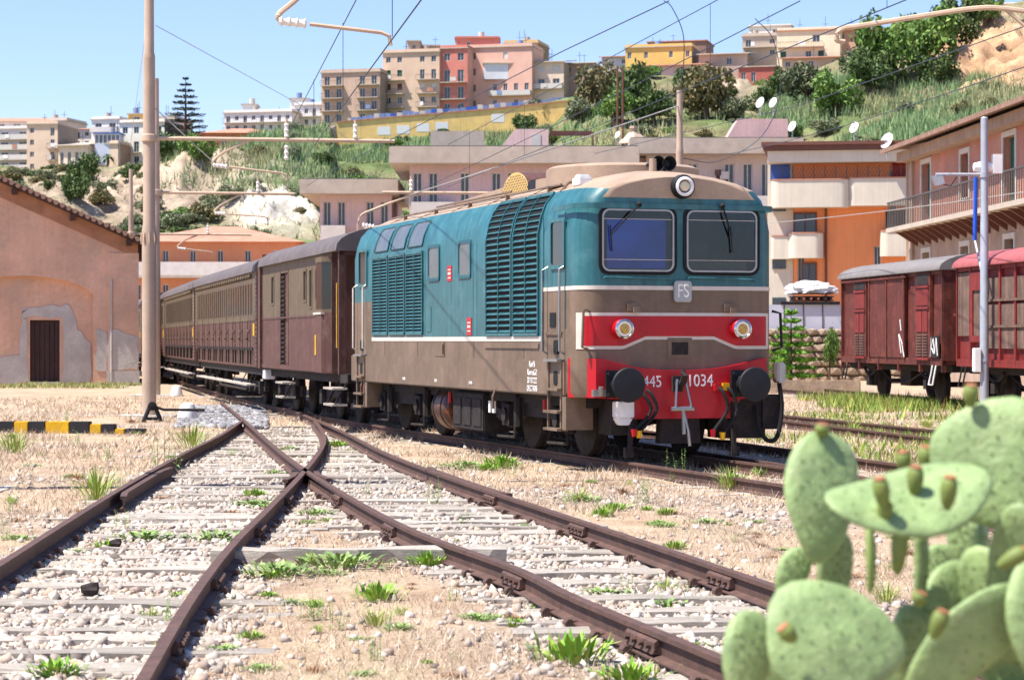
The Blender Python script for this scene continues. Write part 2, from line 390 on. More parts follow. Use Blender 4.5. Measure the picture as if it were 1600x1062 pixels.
def gmat():
    m = bpy.data.materials.new('ground'); m.use_nodes = True; n = m.node_tree.nodes; l = m.node_tree.links; b = n['Principled BSDF']
    b.inputs['Roughness'].default_value = .95; b.inputs['Specular IOR Level'].default_value = .15
    tc = n.new('ShaderNodeTexCoord'); vc = n.new('ShaderNodeVertexColor'); vc.layer_name = 'Col'; sp = n.new('ShaderNodeSeparateColor'); l.new(vc.outputs[0], sp.inputs[0])
    def noi(s, d=5, r=.6):
        t = n.new('ShaderNodeTexNoise'); t.inputs['Scale'].default_value = s; t.inputs['Detail'].default_value = d; t.inputs['Roughness'].default_value = r; l.new(tc.outputs['Object'], t.inputs[0]); return t.outputs['Fac']
    def ramp(f, stops):
        r = n.new('ShaderNodeValToRGB'); e = r.color_ramp.elements
        while len(e) < len(stops): e.new(.5)
        for k, (p, c) in enumerate(stops): e[k].position = p; e[k].color = (*hexc(c), 1)
        l.new(f, r.inputs[0]); return r.outputs[0]
    def mix(f, a, c, mode='MIX'):
        x = n.new('ShaderNodeMix'); x.data_type = 'RGBA'; x.blend_type = mode
        if isinstance(f, float): x.inputs[0].default_value = f
        else: l.new(f, x.inputs[0])
        l.new(a, x.inputs[6]); l.new(c, x.inputs[7]); return x.outputs[2]
    straw = ramp(noi(1.1, 8, .7), [(.3, '8d7a68'), (.45, 'ab9a86'), (.55, 'b9aa97'), (.7, 'c9bdab')])
    grn = ramp(noi(.55, 7, .7), [(.52, '000000'), (.66, '9a9a9a')])
    straw = mix(grn, straw, ramp(noi(6), [(.3, '5f6b3a'), (.7, '8d8f58')]))
    straw = mix(.55, straw, ramp(noi(38, 3), [(.3, '7d6a58'), (.5, 'b5a28d'), (.7, 'e6d8c6')]), 'OVERLAY')
    vo = n.new('ShaderNodeTexVoronoi'); vo.inputs['Scale'].default_value = 19; l.new(tc.outputs['Object'], vo.inputs[0])
    gs = ramp(vo.outputs['Color'], [(.1, '86786d'), (.35, 'a99c91'), (.7, 'bdb1a6'), (.95, 'd2c8be')])
    gs = mix(ramp(vo.outputs['Distance'], [(.35, '000000'), (.75, 'ffffff')]), gs, ramp(noi(5), [(.3, '5b4a40'), (.7, '7d6a5b')]))
    l.new(mix(sp.outputs[0], straw, gs), b.inputs['Base Color'])
    bp = n.new('ShaderNodeBump'); bp.inputs['Strength'].default_value = .8; bp.inputs['Distance'].default_value = .03; l.new(noi(25, 6, .75), bp.inputs['Height']); l.new(bp.outputs[0], b.inputs['Normal'])
    MATS['ground'] = m
gmat()
gmask = np.clip(np.maximum(BED * np.clip(.85 + N2 * 1.2, 0, 1), patch * .55), 0, 1)
fc = gmask.reshape(-1)[FA].mean(1)
g = npmesh('ground', V, FA, 'ground', cols=np.stack([fc, fc * 0, fc * 0], -1), smooth=True); tag(g, 'dry grassy railway yard ground', None, None, 'structure')
def gz(x, yv):
    b = float(bed(np.array([x]), np.array([yv]))[0]); return -.175 - .02 * b + .03 * noise.noise((x * .55 + 3, yv * .55, 5.1)) * (1 - b * .5) + .018 * noise.noise((x * 2.3 + 9, yv * 2.3, 15.3)) + (1 - b) * .012
# ------------------------------------------------------------ hillside
CR = [(-900, 275), (-300, 268), (0, 264), (160, 266), (240, 254), (330, 246), (400, 205), (500, 193), (600, 188), (700, 182), (800, 172), (900, 152), (960, 122), (1040, 118), (1100, 128), (1210, 134), (1300, 98), (1370, 66), (1440, 48), (1520, 24), (1600, 2), (1800, -30), (2300, -60)]
CX, CY_ = np.array([c[0] for c in CR]), np.array([c[1] for c in CR])
YF, YC = 185.0, 440.0
def hill(x, yv):
    px = 800 + F * x / yv; c = np.interp(px, CX, CY_); zc = CH + (531 - c) / F * YC; cutw = np.where(yv < 439.2, 4.6 * np.clip((px - 515) / 12, 0, 1) * np.clip((905 - px) / 40, 0, 1), 0); zc = zc - cutw
    s = np.clip((yv - YF) / (YC - YF), 0, 1); z = zc * (s ** .92)
    s2 = np.clip((yv - YC) / 600, 0, 1); return np.where(yv > YC, zc + 6 * s2, z) - np.where(yv < YF, (YF - yv) * .2, 0)
pxs = np.linspace(-500, 2100, 620); yy = np.concatenate([np.linspace(YF - 8, YC, 170), YC + np.array([4, 10, 20, 40, 80, 200, 600])])
PX, YY = np.meshgrid(pxs, yy); HX = (PX - 800) / F * YY; HZ = hill(HX, YY)
sl_ = np.clip((YY - YF) / 40, 0, 1) * np.clip((YC + 2 - YY) / 14, 0, 1)
n1 = nz(HX, YY, .03, 2); n2 = nz(HX, YY, .11, 5); n3 = nz(HX, YY, .35, 8)
n4 = nz(HX, YY, .95, 15); HZ2 = HZ + sl_ * (3.2 * n1 + 1.6 * n2 + .5 * n3 + .28 * n4)
# steep rocky faces: terrace the height where the photograph shows bare cliffs
def blob(cx, cy, rx, ry): return np.exp(-(((PX - cx) / rx) ** 2 + ((531 - (HZ - CH) / YY * F - cy) / ry) ** 2))
rockm = np.clip(1.3 * blob(1530, 95, 130, 52) + 1.1 * blob(440, 335, 60, 45) + 1.0 * blob(150, 310, 130, 38) + .7 * blob(330, 320, 90, 45) + .75 * blob(1130, 150, 60, 22) + .6 * blob(650, 245, 20, 10), 0, 1)
HZ2 = HZ2 + sl_ * rockm * (1.8 * np.abs(n2) * 2 + 1.4 * np.sign(n3) * np.abs(n3) ** .5 + 1.0 * nz(HX, HZ * 3, .25, 31) + .7 * np.abs(n4))
V = np.stack([HX, YY, HZ2], -1).reshape(-1, 3); ny, nx = PX.shape
i = np.arange(ny - 1)[:, None] * nx + np.arange(nx - 1)[None, :]; FA = np.stack([i, i + 1, i + nx + 1, i + nx], -1).reshape(-1, 4)
def C(h): return np.array(hexc(h))
rock = C('998875')[None, None] * (1 + .35 * n3[..., None] + .25 * n2[..., None] + .3 * n4[..., None]); white = np.clip(blob(440, 335, 62, 40) * 1.6, 0, 1)[..., None]
rock = rock * (1 - white) + C('b8b0a2') * white * (1 + .2 * n3[..., None])
och = np.clip(blob(1530, 95, 110, 50) * 1.4, 0, 1)[..., None]; rock = rock * (1 - och) + och * C('a58465') * (1 + .3 * n2[..., None] + .3 * n3[..., None])
dry = C('8a7c60')[None, None] * (1 + .4 * n2[..., None]); grn = C('5a673f')[None, None] * (1 + .3 * n3[..., None])
gm = np.clip(.35 + 1.3 * n2 + .8 * n1 + .7 * blob(560, 235, 330, 40) + .7 * blob(1330, 185, 200, 40), 0, 1)[..., None]
hc = (dry * (1 - gm) + grn * gm); rm = np.clip(rockm * 1.5, 0, 1)[..., None]; hc = np.clip(hc * (1 - rm) + rock * rm, .02, .8)
hcf = hc.reshape(-1, 3)[FA].mean(1)
mat('hillside', 'ffffff', .95, 0, .38, .35, .9, 1.2, vcol=True, spec=.1, fine=.25)
tag(npmesh('hillside', V, FA, 'hillside', cols=hcf, smooth=False), 'scrubby rocky hillside below the hilltop town', None, None, 'structure')
from mathutils.interpolate import poly_3d_calc
def hz(x, yv):
    px = 800 + F * x / yv; u = (px - pxs[0]) / (pxs[1] - pxs[0]); j = int(np.clip(np.searchsorted(yy, yv) - 1, 0, len(yy) - 2)); k = int(np.clip(u, 0, len(pxs) - 2))
    a = (yv - yy[j]) / (yy[j+1] - yy[j]); b = u - k
    return float((HZ2[j, k] * (1-b) + HZ2[j, k+1] * b) * (1-a) + (HZ2[j+1, k] * (1-b) + HZ2[j+1, k+1] * b) * a)
def hillpt(px, py):
    """point of the hillside seen at a direction: march outwards until the terrain is met"""
    for yv in np.arange(YF, YC + 30, 1.5):
        p = at(px, py, yv)
        if hz(p.x, yv) >= p.z: return p
    return at(px, py, YC + 2)
# ------------------------------------------------------------ locomotive
loco = empty('diesel_locomotive', LOC0, LT, 'teal and brown diesel locomotive with red front band heading the train', 'locomotive')
BT = 12.95
PROF = [(1.42, .87), (1.45, .94), (1.45, 1.38), (1.45, 1.65), (1.45, 2.35), (1.45, 2.6), (1.45, 3.15), (1.40, 3.4), (1.33, 3.58), (1.2, 3.75), (.95, 3.87), (.62, 3.96), (.3, 4.01), (0, 4.025)]
def hw(t):
    e = min(t, BT - t); r = .34
    return 1.15 + .30 * math.sqrt(max(0, 1 - (1 - min(e, r) / r) ** 2))
def sect(t):
    e = min(t, BT - t); k = hw(t) / 1.45; rd = .66 + .34 * min(1, (e / .9)) ** .6; out = []
    for x, z in PROF: out.append((x * k, z if z <= 3.58 else 3.58 + (z - 3.58) * rd))
    return out
ts = [0, .01, .04, .09, .16, .25, .34, .5, .7, .9, 1.25, 1.6, 3, 5, 7, 9, 11, 11.35]; ts = ts + [BT - t for t in ts[:11][::-1]]
parts = {k: MB() for k in ('lower_body', 'upper_body', 'roof')}
NP = len(PROF)
def cls(tm, z):
    zb = 2.35 if (tm < 1.6 or tm > 11.35) else 1.65
    return 'lower_body' if z < zb else ('upper_body' if z < (3.58 if (tm < .02 or tm > BT - .02) else 3.74) else 'roof')
for a, b in zip(ts, ts[1:]):
    sa, sb = sect(a), sect(b); tm = (a + b) / 2
    for i in range(NP - 1):
        q = cls(tm, (PROF[i][1] + PROF[i+1][1]) / 2)
        for s in (-1, 1):
            parts[q].add([(s * sa[i][0], a, sa[i][1]), (s * sb[i][0], b, sb[i][1]), (s * sb[i+1][0], b, sb[i+1][1]), (s * sa[i+1][0], a, sa[i+1][1])], [(0, 1, 2, 3)])
for t0 in (0, BT):
    s = sect(t0); fr = [-1, -.965, -.105, .105, .965, 1]
    for i in range(NP - 1):
        zm = (PROF[i][1] + PROF[i+1][1]) / 2; q = cls(t0, zm)
        for j in range(5):
            if 2.6 < zm < 3.4 and j in (1, 3) and t0 == 0: continue
            parts[q].add([(fr[j] * s[i][0], t0, s[i][1]), (fr[j+1] * s[i][0], t0, s[i][1]), (fr[j+1] * s[i+1][0], t0, s[i+1][1]), (fr[j] * s[i+1][0], t0, s[i+1][1])], [(0, 1, 2, 3)])
for k, m in (('lower_body', 'brown'), ('upper_body', 'teal'), ('roof', 'roofpaint')):
    mb = parts[k]; me = bpy.data.meshes.new(k); me.from_pydata(mb.v, [], mb.f); bm = bmesh.new(); bm.from_mesh(me); bmesh.ops.remove_doubles(bm, verts=bm.verts, dist=.0005); bmesh.ops.recalc_face_normals(bm, faces=bm.faces); bm.to_mesh(me); bm.free()
    me.polygons.foreach_set('use_smooth', [True] * len(me.polygons)); me.set_sharp_from_angle(angle=R(32)); me.materials.append(MATS[m]); parts[k] = link(bpy.data.objects.new(k, me), loco)
FX = lambda u, v, d: (u, d, v)                # front view: u across, v up, d along the loco
SX = lambda u, v, d: (d, u, v)                # side view
def lx(z): return -float(np.interp(z, [p[1] for p in PROF], [p[0] for p in PROF]))
# forehead strip in brown shade of the roof, drip ledge, stripes
def around(z0, z1, off, t_end, name, m, par=None):
    """a band that runs round the cab front at constant height, standing proud of the body"""
    mb = MB(); tl = [t_end] + [t for t in ts[:11][::-1] if t < t_end]; pl = []
    for t in tl: pl.append((-hw(t) - off, t - (off if t < .3 else 0)))
    pl = pl + [(-x, y) for x, y in pl[::-1]]; k = len(pl)
    inn = [(x * .985, y + .02) for x, y in pl]
    vs = [(x, y, z) for z in (z0, z1) for L in (pl, inn) for x, y in L]
    for j in range(k - 1):
        mb.f += [(j, j+1, 2*k+j+1, 2*k+j), (2*k+j, 2*k+j+1, 3*k+j+1, 3*k+j), (j+1, j, k+j, k+j+1)]
    mb.v = vs; return mb.build(name, m, par or loco)
around(3.43, 3.50, .035, 1.0, 'drip_ledge', 'teal'); around(2.33, 2.385, .006, 1.6, 'cab_stripe', 'cream')
MB().b2(-1.456, -1.449, 1.6, 11.35, 1.63, 1.70).build('side_stripe', 'cream', loco)
MB().b2(-1.475, -1.40, .55, BT - .1, .88, 1.37).build('sill_panel', 'brown', loco, bevel=.015)
MB().b2(1.40, 1.475, .55, BT - .1, .88, 1.37).build('sill_panel', 'brown', loco, bevel=.015)
for y in (2.4, 4.9, 8.2, 10.4): MB().b2(-1.452, -1.449, y, y + .02, 1.38, 1.62).build('panel_seam', 'under', loco)
for y in (4.75, 4.95, 7.7): MB().b2(-1.4525, -1.449, y, y + .018, 1.72, 3.14).build('panel_seam', 'teal_dark', loco)
MB().b2(-1.47, -1.45, 1.7, 4.3, 1.53, 1.60).build('drip_rail', 'brown', loco)
hb = MB().b2(-1.466, -1.449, 6.55, 7.1, 1.38, 1.62).build('hatch', 'brown', loco, bevel=.006); MB().b2(-1.478, -1.462, 6.57, 6.6, 1.42, 1.58).build('hinge', 'under', hb)
MB().b2(-1.458, -1.449, 7.35, 7.6, 1.78, 2.2).build('hatch', 'teal', loco, bevel=.006)
# cab windows in front: opening, rounded surround, thin glass, cab behind
MB().b2(-1.1, 1.1, 1.15, 1.2, 2.2, 3.5).b2(-1.12, 1.12, .02, 1.2, 2.30, 2.33).b2(1.33, 1.36, .35, 1.2, 2.3, 3.3).b2(-1.36, -1.33, 1.18, 1.3, 2.3, 3.3).build('cab_interior', 'interior', loco)
MB().b2(-1.05, 1.05, .12, .5, 2.33, 2.72).b2(.3, .7, .7, .95, 2.33, 3.0).build('control_desk', 'interior', loco)
MB().b2(-1.02, -.16, .10, .115, 2.62, 3.30).build('sun_blind', 'blueblind', loco)
for s, c in ((-1, -.615), (1, .615)):
    o = MB().ring(rrect(1.13, .93, .14, 5, c, 3.0), rrect(1.03, .83, .10, 5, c, 3.0), FX, -.03, .03).build('windscreen', 'rubber', loco)
    MB().ring(rrect(1.045, .845, .105, 5, c, 3.0), rrect(1.0, .80, .09, 5, c, 3.0), FX, -.036, -.005).build('window_trim', 'steel', o)
    MB().prism(rrect(1.0, .8, .09, 5, c, 3.0), FX, -.012, -.008).build('pane', 'cabglass', o)
    MB().b2(c - .5, c + .5, -.018, -.013, 2.735, 2.742).build('heating_wire', 'cream', o); MB().b2(c - .5, c + .5, -.018, -.013, 3.285, 3.292).build('heating_wire', 'cream', o)
    x = -.62 if s < 0 else .60; e = -1.02 if s < 0 else .74
    wp = MB().cyl((x, -.05, 3.5), (x, -.09, 3.47), .035, n=8).tube([(x, -.09, 3.48), (e, -.075, 3.08)], .012, 5).tube([(e - .01, -.05, 3.2), (e + .02, -.045, 2.85)], .012, 5).build('wiper', 'rubber', loco)
    MB().tube([(c - .5, -.02, 2.48), (c - .5, -.06, 2.50), (c + .48, -.06, 2.48), (c + .48, -.02, 2.46)], .012, 6).build('handrail', 'teal', loco)
# cab side windows
for s in (-1, 1):
    fn = (lambda u, v, d, s=s: (s * d, u, v))
    o = MB().ring(rrect(.62, .70, .06, 4, .88, 2.98), rrect(.52, .6, .05, 4, .88, 2.98), fn, 1.452, 1.475).build('cab_side_window', 'teal', loco); MB().prism(rrect(.54, .62, .05, 4, .88, 2.98), fn, 1.45, 1.458).build('pane', 'darkwin', o)
    o = MB().ring(rrect(.62, .70, .06, 4, 12.0, 2.98), rrect(.52, .6, .05, 4, 12.0, 2.98), fn, 1.452, 1.475).build('cab_side_window', 'teal', loco); MB().prism(rrect(.54, .62, .05, 4, 12.0, 2.98), fn, 1.45, 1.458).build('pane', 'darkwin', o)
# engine-room windows
for c in (7.18, 5.4):
    o = MB().ring(rrect(.70, .60, .07, 4, c, 2.92), rrect(.6, .5, .06, 4, c, 2.92), SX, -1.47, -1.45).build('engine_room_window', 'teal_dark', loco); MB().prism(rrect(.6, .5, .06, 4, c, 2.92), SX, -1.458, -1.45).build('pane', 'greywin', o)
# louvres: dark sheet painted as the shade of a recess, frame and single slats, bent with the body side where it leans in
def louvre(t0, t1, z0, z1, nsl, cols=2, fr=.03):
    pts = [z for z in (z0, 3.15, 3.4, 3.58, z1) if z0 <= z <= z1]; pts = sorted(set(pts)); mb = MB()
    for a, b in zip(pts, pts[1:]): mb.add([(lx(a) - .004, t0, a), (lx(a) - .004, t1, a), (lx(b) - .004, t1, b), (lx(b) - .004, t0, b)], [(0, 1, 2, 3)])
    root = mb.build('louvre_panel', 'gapshade', loco, 0, recalc=False); fm = MB()
    for tt_ in [t0 + (t1 - t0) * k / cols for k in range(cols + 1)]:
        for a, b in zip(pts, pts[1:]):
            h = fr / 2 if tt_ in (t0, t1) else fr / 3
            fm.add([(lx(z) - d, tt_ + u, z) for z in (a, b) for d in (.003, .03) for u in (-h, h)], [(0, 1, 3, 2), (4, 6, 7, 5), (0, 4, 5, 1), (2, 3, 7, 6), (0, 2, 6, 4), (1, 5, 7, 3)])
    for z in (z0, z1): fm.b2(lx(z) - .03, lx(z) - .003, t0, t1, z - .02, z + .02)
    fm.build('louvre_frame', 'teal', root)
    w = (t1 - t0) / cols - .035; me = None
    for k in range(nsl):
        z = z0 + (z1 - z0) * (k + .6) / nsl; a = math.atan((lx(z + .02) - lx(z - .02)) / .04)
        for c in range(cols):
            tc_ = t0 + (t1 - t0) * (c + .5) / cols
            if me is None:
                o = MB().add([(.004, -w/2, .018), (.004, w/2, .018), (-.03, w/2, -.016), (-.03, -w/2, -.016), (.004, -w/2, .012), (.004, w/2, .012), (-.028, w/2, -.022), (-.028, -w/2, -.022)], [(0, 1, 2, 3), (7, 6, 5, 4), (3, 2, 6, 7), (0, 3, 7, 4), (1, 5, 6, 2)]).build('slat', 'teal', root, 0); me = o.data; o.location = (lx(z), tc_, z); o.rotation_euler = (0, a, 0)
            else: inst('slat', me, root, (lx(z), tc_, z), (0, a, 0))
for t0, t1 in ((1.72, 2.88), (2.98, 4.22)): louvre(t0, t1, 1.73, 3.74, 23)
for t0 in (7.86, 9.02, 10.18): louvre(t0, t0 + 1.05, 1.76, 3.13, 24, 2)
for t0 in (7.9, 9.05, 10.2):
    o = MB().add([(lx(z) - .012, t0 + u, z) for z, u in ((3.24, .05), (3.24, .98), (3.4, .95), (3.4, .04), (3.58, .91), (3.58, .02), (3.66, .88), (3.66, .0))], [(0, 1, 2, 3), (3, 2, 4, 5), (5, 4, 6, 7)]).build('roof_light', 'greywin', loco, 0, recalc=False)
    MB().tube([(lx(z) - .014, t0 + u, z) for z, u in ((3.24, .05), (3.24, .98), (3.4, .95), (3.58, .91), (3.66, .88), (3.66, .0), (3.58, .02), (3.4, .04), (3.24, .05))], .014, 4).build('roof_light_frame', 'teal_dark', o)
# small red plates
for t, z, h in ((6.25, 2.72, .25), (5.15, 1.86, .28)):
    o = MB().b2(-1.46, -1.449, t - .13, t + .13, z - h/2, z + h/2).build('warning_plate', 'red', loco); MB().b2(-1.463, -1.458, t - .08, t + .08, z - .02, z + .02).b2(-1.463, -1.458, t - .08, t + .08, z + .05, z + .07).b2(-1.463, -1.458, t - .08, t + .08, z - .08, z - .06).build('plate_print', 'cream', o)
rot_l = (R(90), 0, R(-90))
for k, s in enumerate(('RevFS', 'RevmaGd', '30 10 222', 'DECTRAS')): text(s, .12, 'white', loco, (-1.479, 1.95, 1.30 - k * .115), rot_l, sx=.9)
for t, s in ((9.0, 'FS 445'), (7.0, '1034'), (5.0, 'D 445')): text(s, .07, 'white', loco, (-1.479, t, .98), rot_l)
# FS plate, brackets, red band with cream edging and headlights
fsp = MB().prism(rrect(.26, .29, .04, 3, .03, 2.31), FX, -.05, .0).build('emblem_plate', 'steel', loco, bevel=.008); text('FS', .26, 'white', fsp, (.03, -.053, 2.31), (R(90), 0, 0), ext=.006, sx=.75)
for x in (-.70, .72): MB().b2(x - .07, x + .07, -.05, 0, 2.04, 2.15).b2(x + .0, x + .09, -.09, -.05, 2.02, 2.10).build('lamp_bracket', 'brown', loco)
def pt_round(u):
    """plan position on the cab front at arc position u (metres from the centre line)"""
    s = 1 if u >= 0 else -1; u = abs(u)
    if u <= 1.15: return (s * u, 0)
    a = min((u - 1.15) / .30, 1.5); return (s * (1.15 + .30 * math.sin(min(a, math.pi/2))), .34 * (1 - math.cos(min(a, math.pi/2))))
def frontstrip(top, bot, us, off, name, m):
    mb = MB(); k = len(us)
    for u in us:
        x, y = pt_round(u)
        for z in (top(u), bot(u)): mb.v.append((x * (1 + .004), y - off, z))
    mb.f = [(2*i, 2*i+2, 2*i+3, 2*i+1) for i in range(k - 1)]; return mb.build(name, m, loco)
us = [x / 20 for x in range(-30, 28)] + [1.37]
zb = lambda u: 1.70 if abs(u - .0) < .5 else (1.57 if abs(u) > .82 else 1.70 - .13 * (abs(u) - .5) / .32)
frontstrip(lambda u: 2.02, lambda u: zb(u) - .045, us, .006, 'band_edging', 'cream'); frontstrip(lambda u: 1.975, zb, [u for u in us if u > -1.44 and u < 1.33], .012, 'red_band', 'red')
for x in (-.86, .87):
    h = MB().lathe((x, .02, 1.80), (0, -1, 0), [(.13, 0), (.13, .14), (.115, .16)], 20).build('headlight', 'red', loco)
    MB().lathe((x, -.13, 1.80), (0, -1, 0), [(.128, 0), (.134, .03), (.11, .045), (.10, .03)], 20).build('rim', 'chrome', h); MB().lathe((x, -.14, 1.80), (0, -1, 0), [(.1, 0), (.1, .01), (.06, .025), (.01, .03)], 20).build('lens', 'amber', h)
h = MB().lathe((.03, .02, 3.74), (0, -1, 0), [(.165, 0), (.165, .10), (.15, .13)], 24).build('top_headlight', 'black', loco); MB().lathe((.03, -.09, 3.74), (0, -1, 0), [(.125, 0), (.135, .03), (.10, .045), (.09, .02)], 24).build('rim', 'white', h); MB().lathe((.03, -.08, 3.74), (0, -1, 0), [(.1, 0), (.1, .02), (.05, .035), (.01, .04)], 24).build('lens', 'lampglass', h)
MB().b2(-.18, .18, -.01, .0, 1.40, 1.68).build('hatch', 'brown', loco); MB().b2(-.12, .12, -.016, -.0, 1.45, 1.62).build('vent_grille', 'under', loco)
# headstock: red plate with curved top, angled ends
def hs(u): return 1.24 + .16 * min(1, (abs(u) / 1.15)) ** 2.2
ul = [x / 16 for x in range(-20, 21)]; mb = MB()
outl = [(u, hs(u)) for u in ul] + [(1.25, .87), (.86, .84), (.72, .58), (-.72, .58), (-.86, .84), (-1.25, .87)]
mb.prism(outl, FX, -.10, .12).build('headstock', 'red', loco, 30, bevel=.008)
for s in (-1, 1):
    mb = MB(); mb.prism([(s*1.25, -.10), (s*1.47, .42), (s*1.40, .42), (s*1.18, -.08)], lambda u, v, d: (u, v, d), .87, 1.40); mb.build('headstock_end', 'red', loco)
text('D.445', .22, 'white', loco, (-.53, -.103, 1.08), (R(90), 0, 0), sx=.85); text('1034', .23, 'white', loco, (.26, -.103, 1.09), (R(90), 0, 0), sx=.85)
MB().b2(-1.30, -1.12, -.14, -.06, .89, .98).cyl((-1.2, -.13, .9), (-1.2, -.16, 1.02), .035, n=8).build('lamp_socket', 'steel', loco)
for s in (-1, 1):
    x = -.93 if s < 0 else .90; b = MB().b2(x - .19, x + .19, -.14, -.10, .87, 1.24).cyl((x, -.12, 1.05), (x, -.34, 1.05), .13, n=16).cyl((x, -.3, 1.05), (x, -.45, 1.05), .10, n=16).build('buffer', 'black', loco)
    for q in range(4): MB().cyl((x + (.15 if q & 1 else -.15), -.13, 1.05 + (.14 if q & 2 else -.14)), (x + (.15 if q & 1 else -.15), -.17, 1.05 + (.14 if q & 2 else -.14)), .025, n=6).build('bolt', 'under', b)
    MB().lathe((x, -.42, 1.05), (0, -1, 0), [(.08, 0), (.19, .03), (.232, .055), (.236, .075), (.22, .09), (.12, .10), (.02, .102)], 28).build('buffer_disc', 'black', b)
# draw hook with screw coupling
hk = MB().b2(-.07, .07, -.16, -.10, .95, 1.16).tube([(0, -.12, 1.05), (0, -.28, 1.05), (0, -.36, 1.10), (0, -.40, 1.17), (0, -.36, 1.22), (0, -.31, 1.19)], [.055, .05, .05, .045, .035, .02], 8).build('draw_hook', 'under', loco); hk.location.x = -.09
MB().tube([(-.06, -.28, 1.12), (-.10, -.33, .78), (-.1, -.33, .7)], .018, 6).tube([(.06, -.28, 1.12), (.12, -.33, .78), (.12, -.33, .7)], .018, 6).cyl((-.16, -.33, .72), (.16, -.33, .72), .032, n=8).cyl((0, -.33, .74), (.02, -.33, .38), .026, n=8).tube([(.02, -.3, .72), (.08, -.34, .4), (.10, -.34, .22)], .022, 6).build('screw_coupling', 'steel', hk)
# brake hoses with coloured cocks
def hose(x0, z0, x1, z1, m0, m1, bow):
    pts = crom([(x0, -.12, z0), (x0 + bow * .5, -.22, z0 - .06), (x0 + bow, -.25, (z0 + z1) / 2), (x1, -.22, z1)], 5)
    o = MB().tube(pts, .024, 7).build('brake_hose', 'rubber', loco); MB().b2(x0 - .05, x0 + .05, -.17, -.1, z0 - .04, z0 + .06).build('cock', m0, o); MB().cyl((x1, -.22, z1 + .03), (x1, -.22, z1 - .07), .045, .03, 8).build('hose_coupling', m1, o)
hose(-.56, .98, -.68, .40, 'red', 'yellow', .12); hose(-.66, .95, -.75, .42, 'red', 'red', .14); hose(.50, 1.0, .40, .40, 'red', 'red', .1); hose(.62, 1.0, .54, .36, 'yellow', 'yellow', .12)
MB().b2(-.98, -.72, -.16, .1, .6, .82).prism([(-.98, .6), (-.72, .6), (-.78, .5), (-.92, .5)], FX, -.14, .08).build('white_tool_box', 'white', loco, bevel=.012)
jb = MB().b2(1.37, 1.49, -.22, -.02, 1.06, 1.34).build('jumper_box', 'steel', loco, bevel=.02); MB().tube(crom([(1.43, -.12, 1.06), (1.46, -.14, .7), (1.38, -.16, .32), (1.22, -.16, .28), (1.1, -.14, .5), (1.1, -.1, .75)], 6), .032, 8).build('jumper_cable', 'rubber', jb)
# snow plough, brackets and running gear
MB().prism([(-.28, .58), (.28, .58), (.3, .24), (-.3, .24)], FX, -.02, .15).b2(-1.0, -.62, .0, .5, .36, .84).b2(.62, 1.25, -.05, .5, .30, .86).b2(1.2, 1.46, -.08, .06, .42, .9).build('front_underframe', 'under', loco)
for s in (-1, 1): MB().tube([(s*.74, -.1, .8), (s*.76, -.1, .25), (s*.78, -.1, .1)], .04, 6).b2(s*.78 - .06, s*.78 + .06, -.12, -.05, .06, .2).build('rail_guard', 'under', loco)
MB().b2(-1.2, 1.2, .3, BT - .3, .72, .9).build('underframe', 'under', loco)
for bc in (2.75, 10.2):
    bo = empty('bogie', (0, bc, 0)); bo.parent = loco
    for s in (-1, 1):
        MB().prism([(-1.95, .62), (-1.2, .50), (-.8, .78), (.8, .78), (1.2, .50), (1.95, .62), (1.95, .46), (1.3, .32), (.7, .52), (-.7, .52), (-1.3, .32), (-1.95, .46)], lambda u, v, d: (d, u, v), s * 1.05, s * 1.15).build('bogie_frame', 'under', bo)
        for y in (-1.2, 1.2):
            MB().lathe((s * .68, y, .52), (s, 0, 0), [(.1, .15), (.50, .14), (.52, .1), (.52, .03), (.55, .0), (.55, -.03), (.1, -.03)], 26).build('wheel', 'under', bo)
            MB().b2(s*1.02, s*1.24, y - .16, y + .16, .36, .68).cyl((s*1.2, y, .52), (s*1.28, y, .52), .11, n=12).build('axle_box', 'under', bo)
            for e in (-.33, .33): MB().cyl((s*1.12, y + e, .5), (s*1.12, y + e, .86), .085, n=10).build('spring', 'under', bo)
            MB().tube([(s*1.22, y - .5, .84), (s*1.24, y - .45, .2), (s*1.2, y + .5, .18)], .025, 5).build('brake_rod', 'under', bo)
            MB().cyl((s*1.25, y - .65, .8), (s*1.25, y - .65, .36), .07, n=8).build('damper', 'under', bo)
    for y in (-1.2, 1.2): MB().cyl((-.75, y, .52), (.75, y, .52), .08, n=8).build('axle', 'under', bo)
mat('rusttank', '4a3128', .45, .2, .35, 3, dirt='b5672f', dirtamt=.5)
tk = MB().lathe((-.95, 7.9, .52), (0, -1, 0), [(.05, -.06), (.30, -.03), (.36, .05), (.37, .1), (.37, .75), (.36, .8), (.3, .88), (.05, .91)], 22).build('air_reservoir', 'rusttank', loco)
MB().cyl((-.95, 7.75, .52), (-.95, 7.7, .52), .38, n=22).cyl((-.95, 7.3, .52), (-.95, 7.25, .52), .38, n=22).build('strap', 'under', tk)
bb = MB().b2(-1.3, -.4, 4.9, 6.6, .22, .82).build('battery_box', 'under', loco, bevel=.02)
for y in (5.0, 5.55, 6.1): MB().b2(-1.315, -1.295, y, y + .42, .3, .72).build('box_lid', 'under', bb)
for t, z in ((4.35, .62), (4.15, .62)): MB().b2(-1.36, -1.33, t, t + .09, z - .08, z + .1).build('label_plate', 'white', loco)
for t in (12.6, 6.75, 1.9): MB().cyl((-1.3, t, .62), (-1.3, t, .80), .035, n=8).build('air_cock', 'red', loco)
for t in (11.9, 3.7): MB().tube([(-1.47, t, .95), (-1.52, t, .8), (-1.5, t + .05, .62)], .02, 5).build('lifting_lug', 'brown', loco)
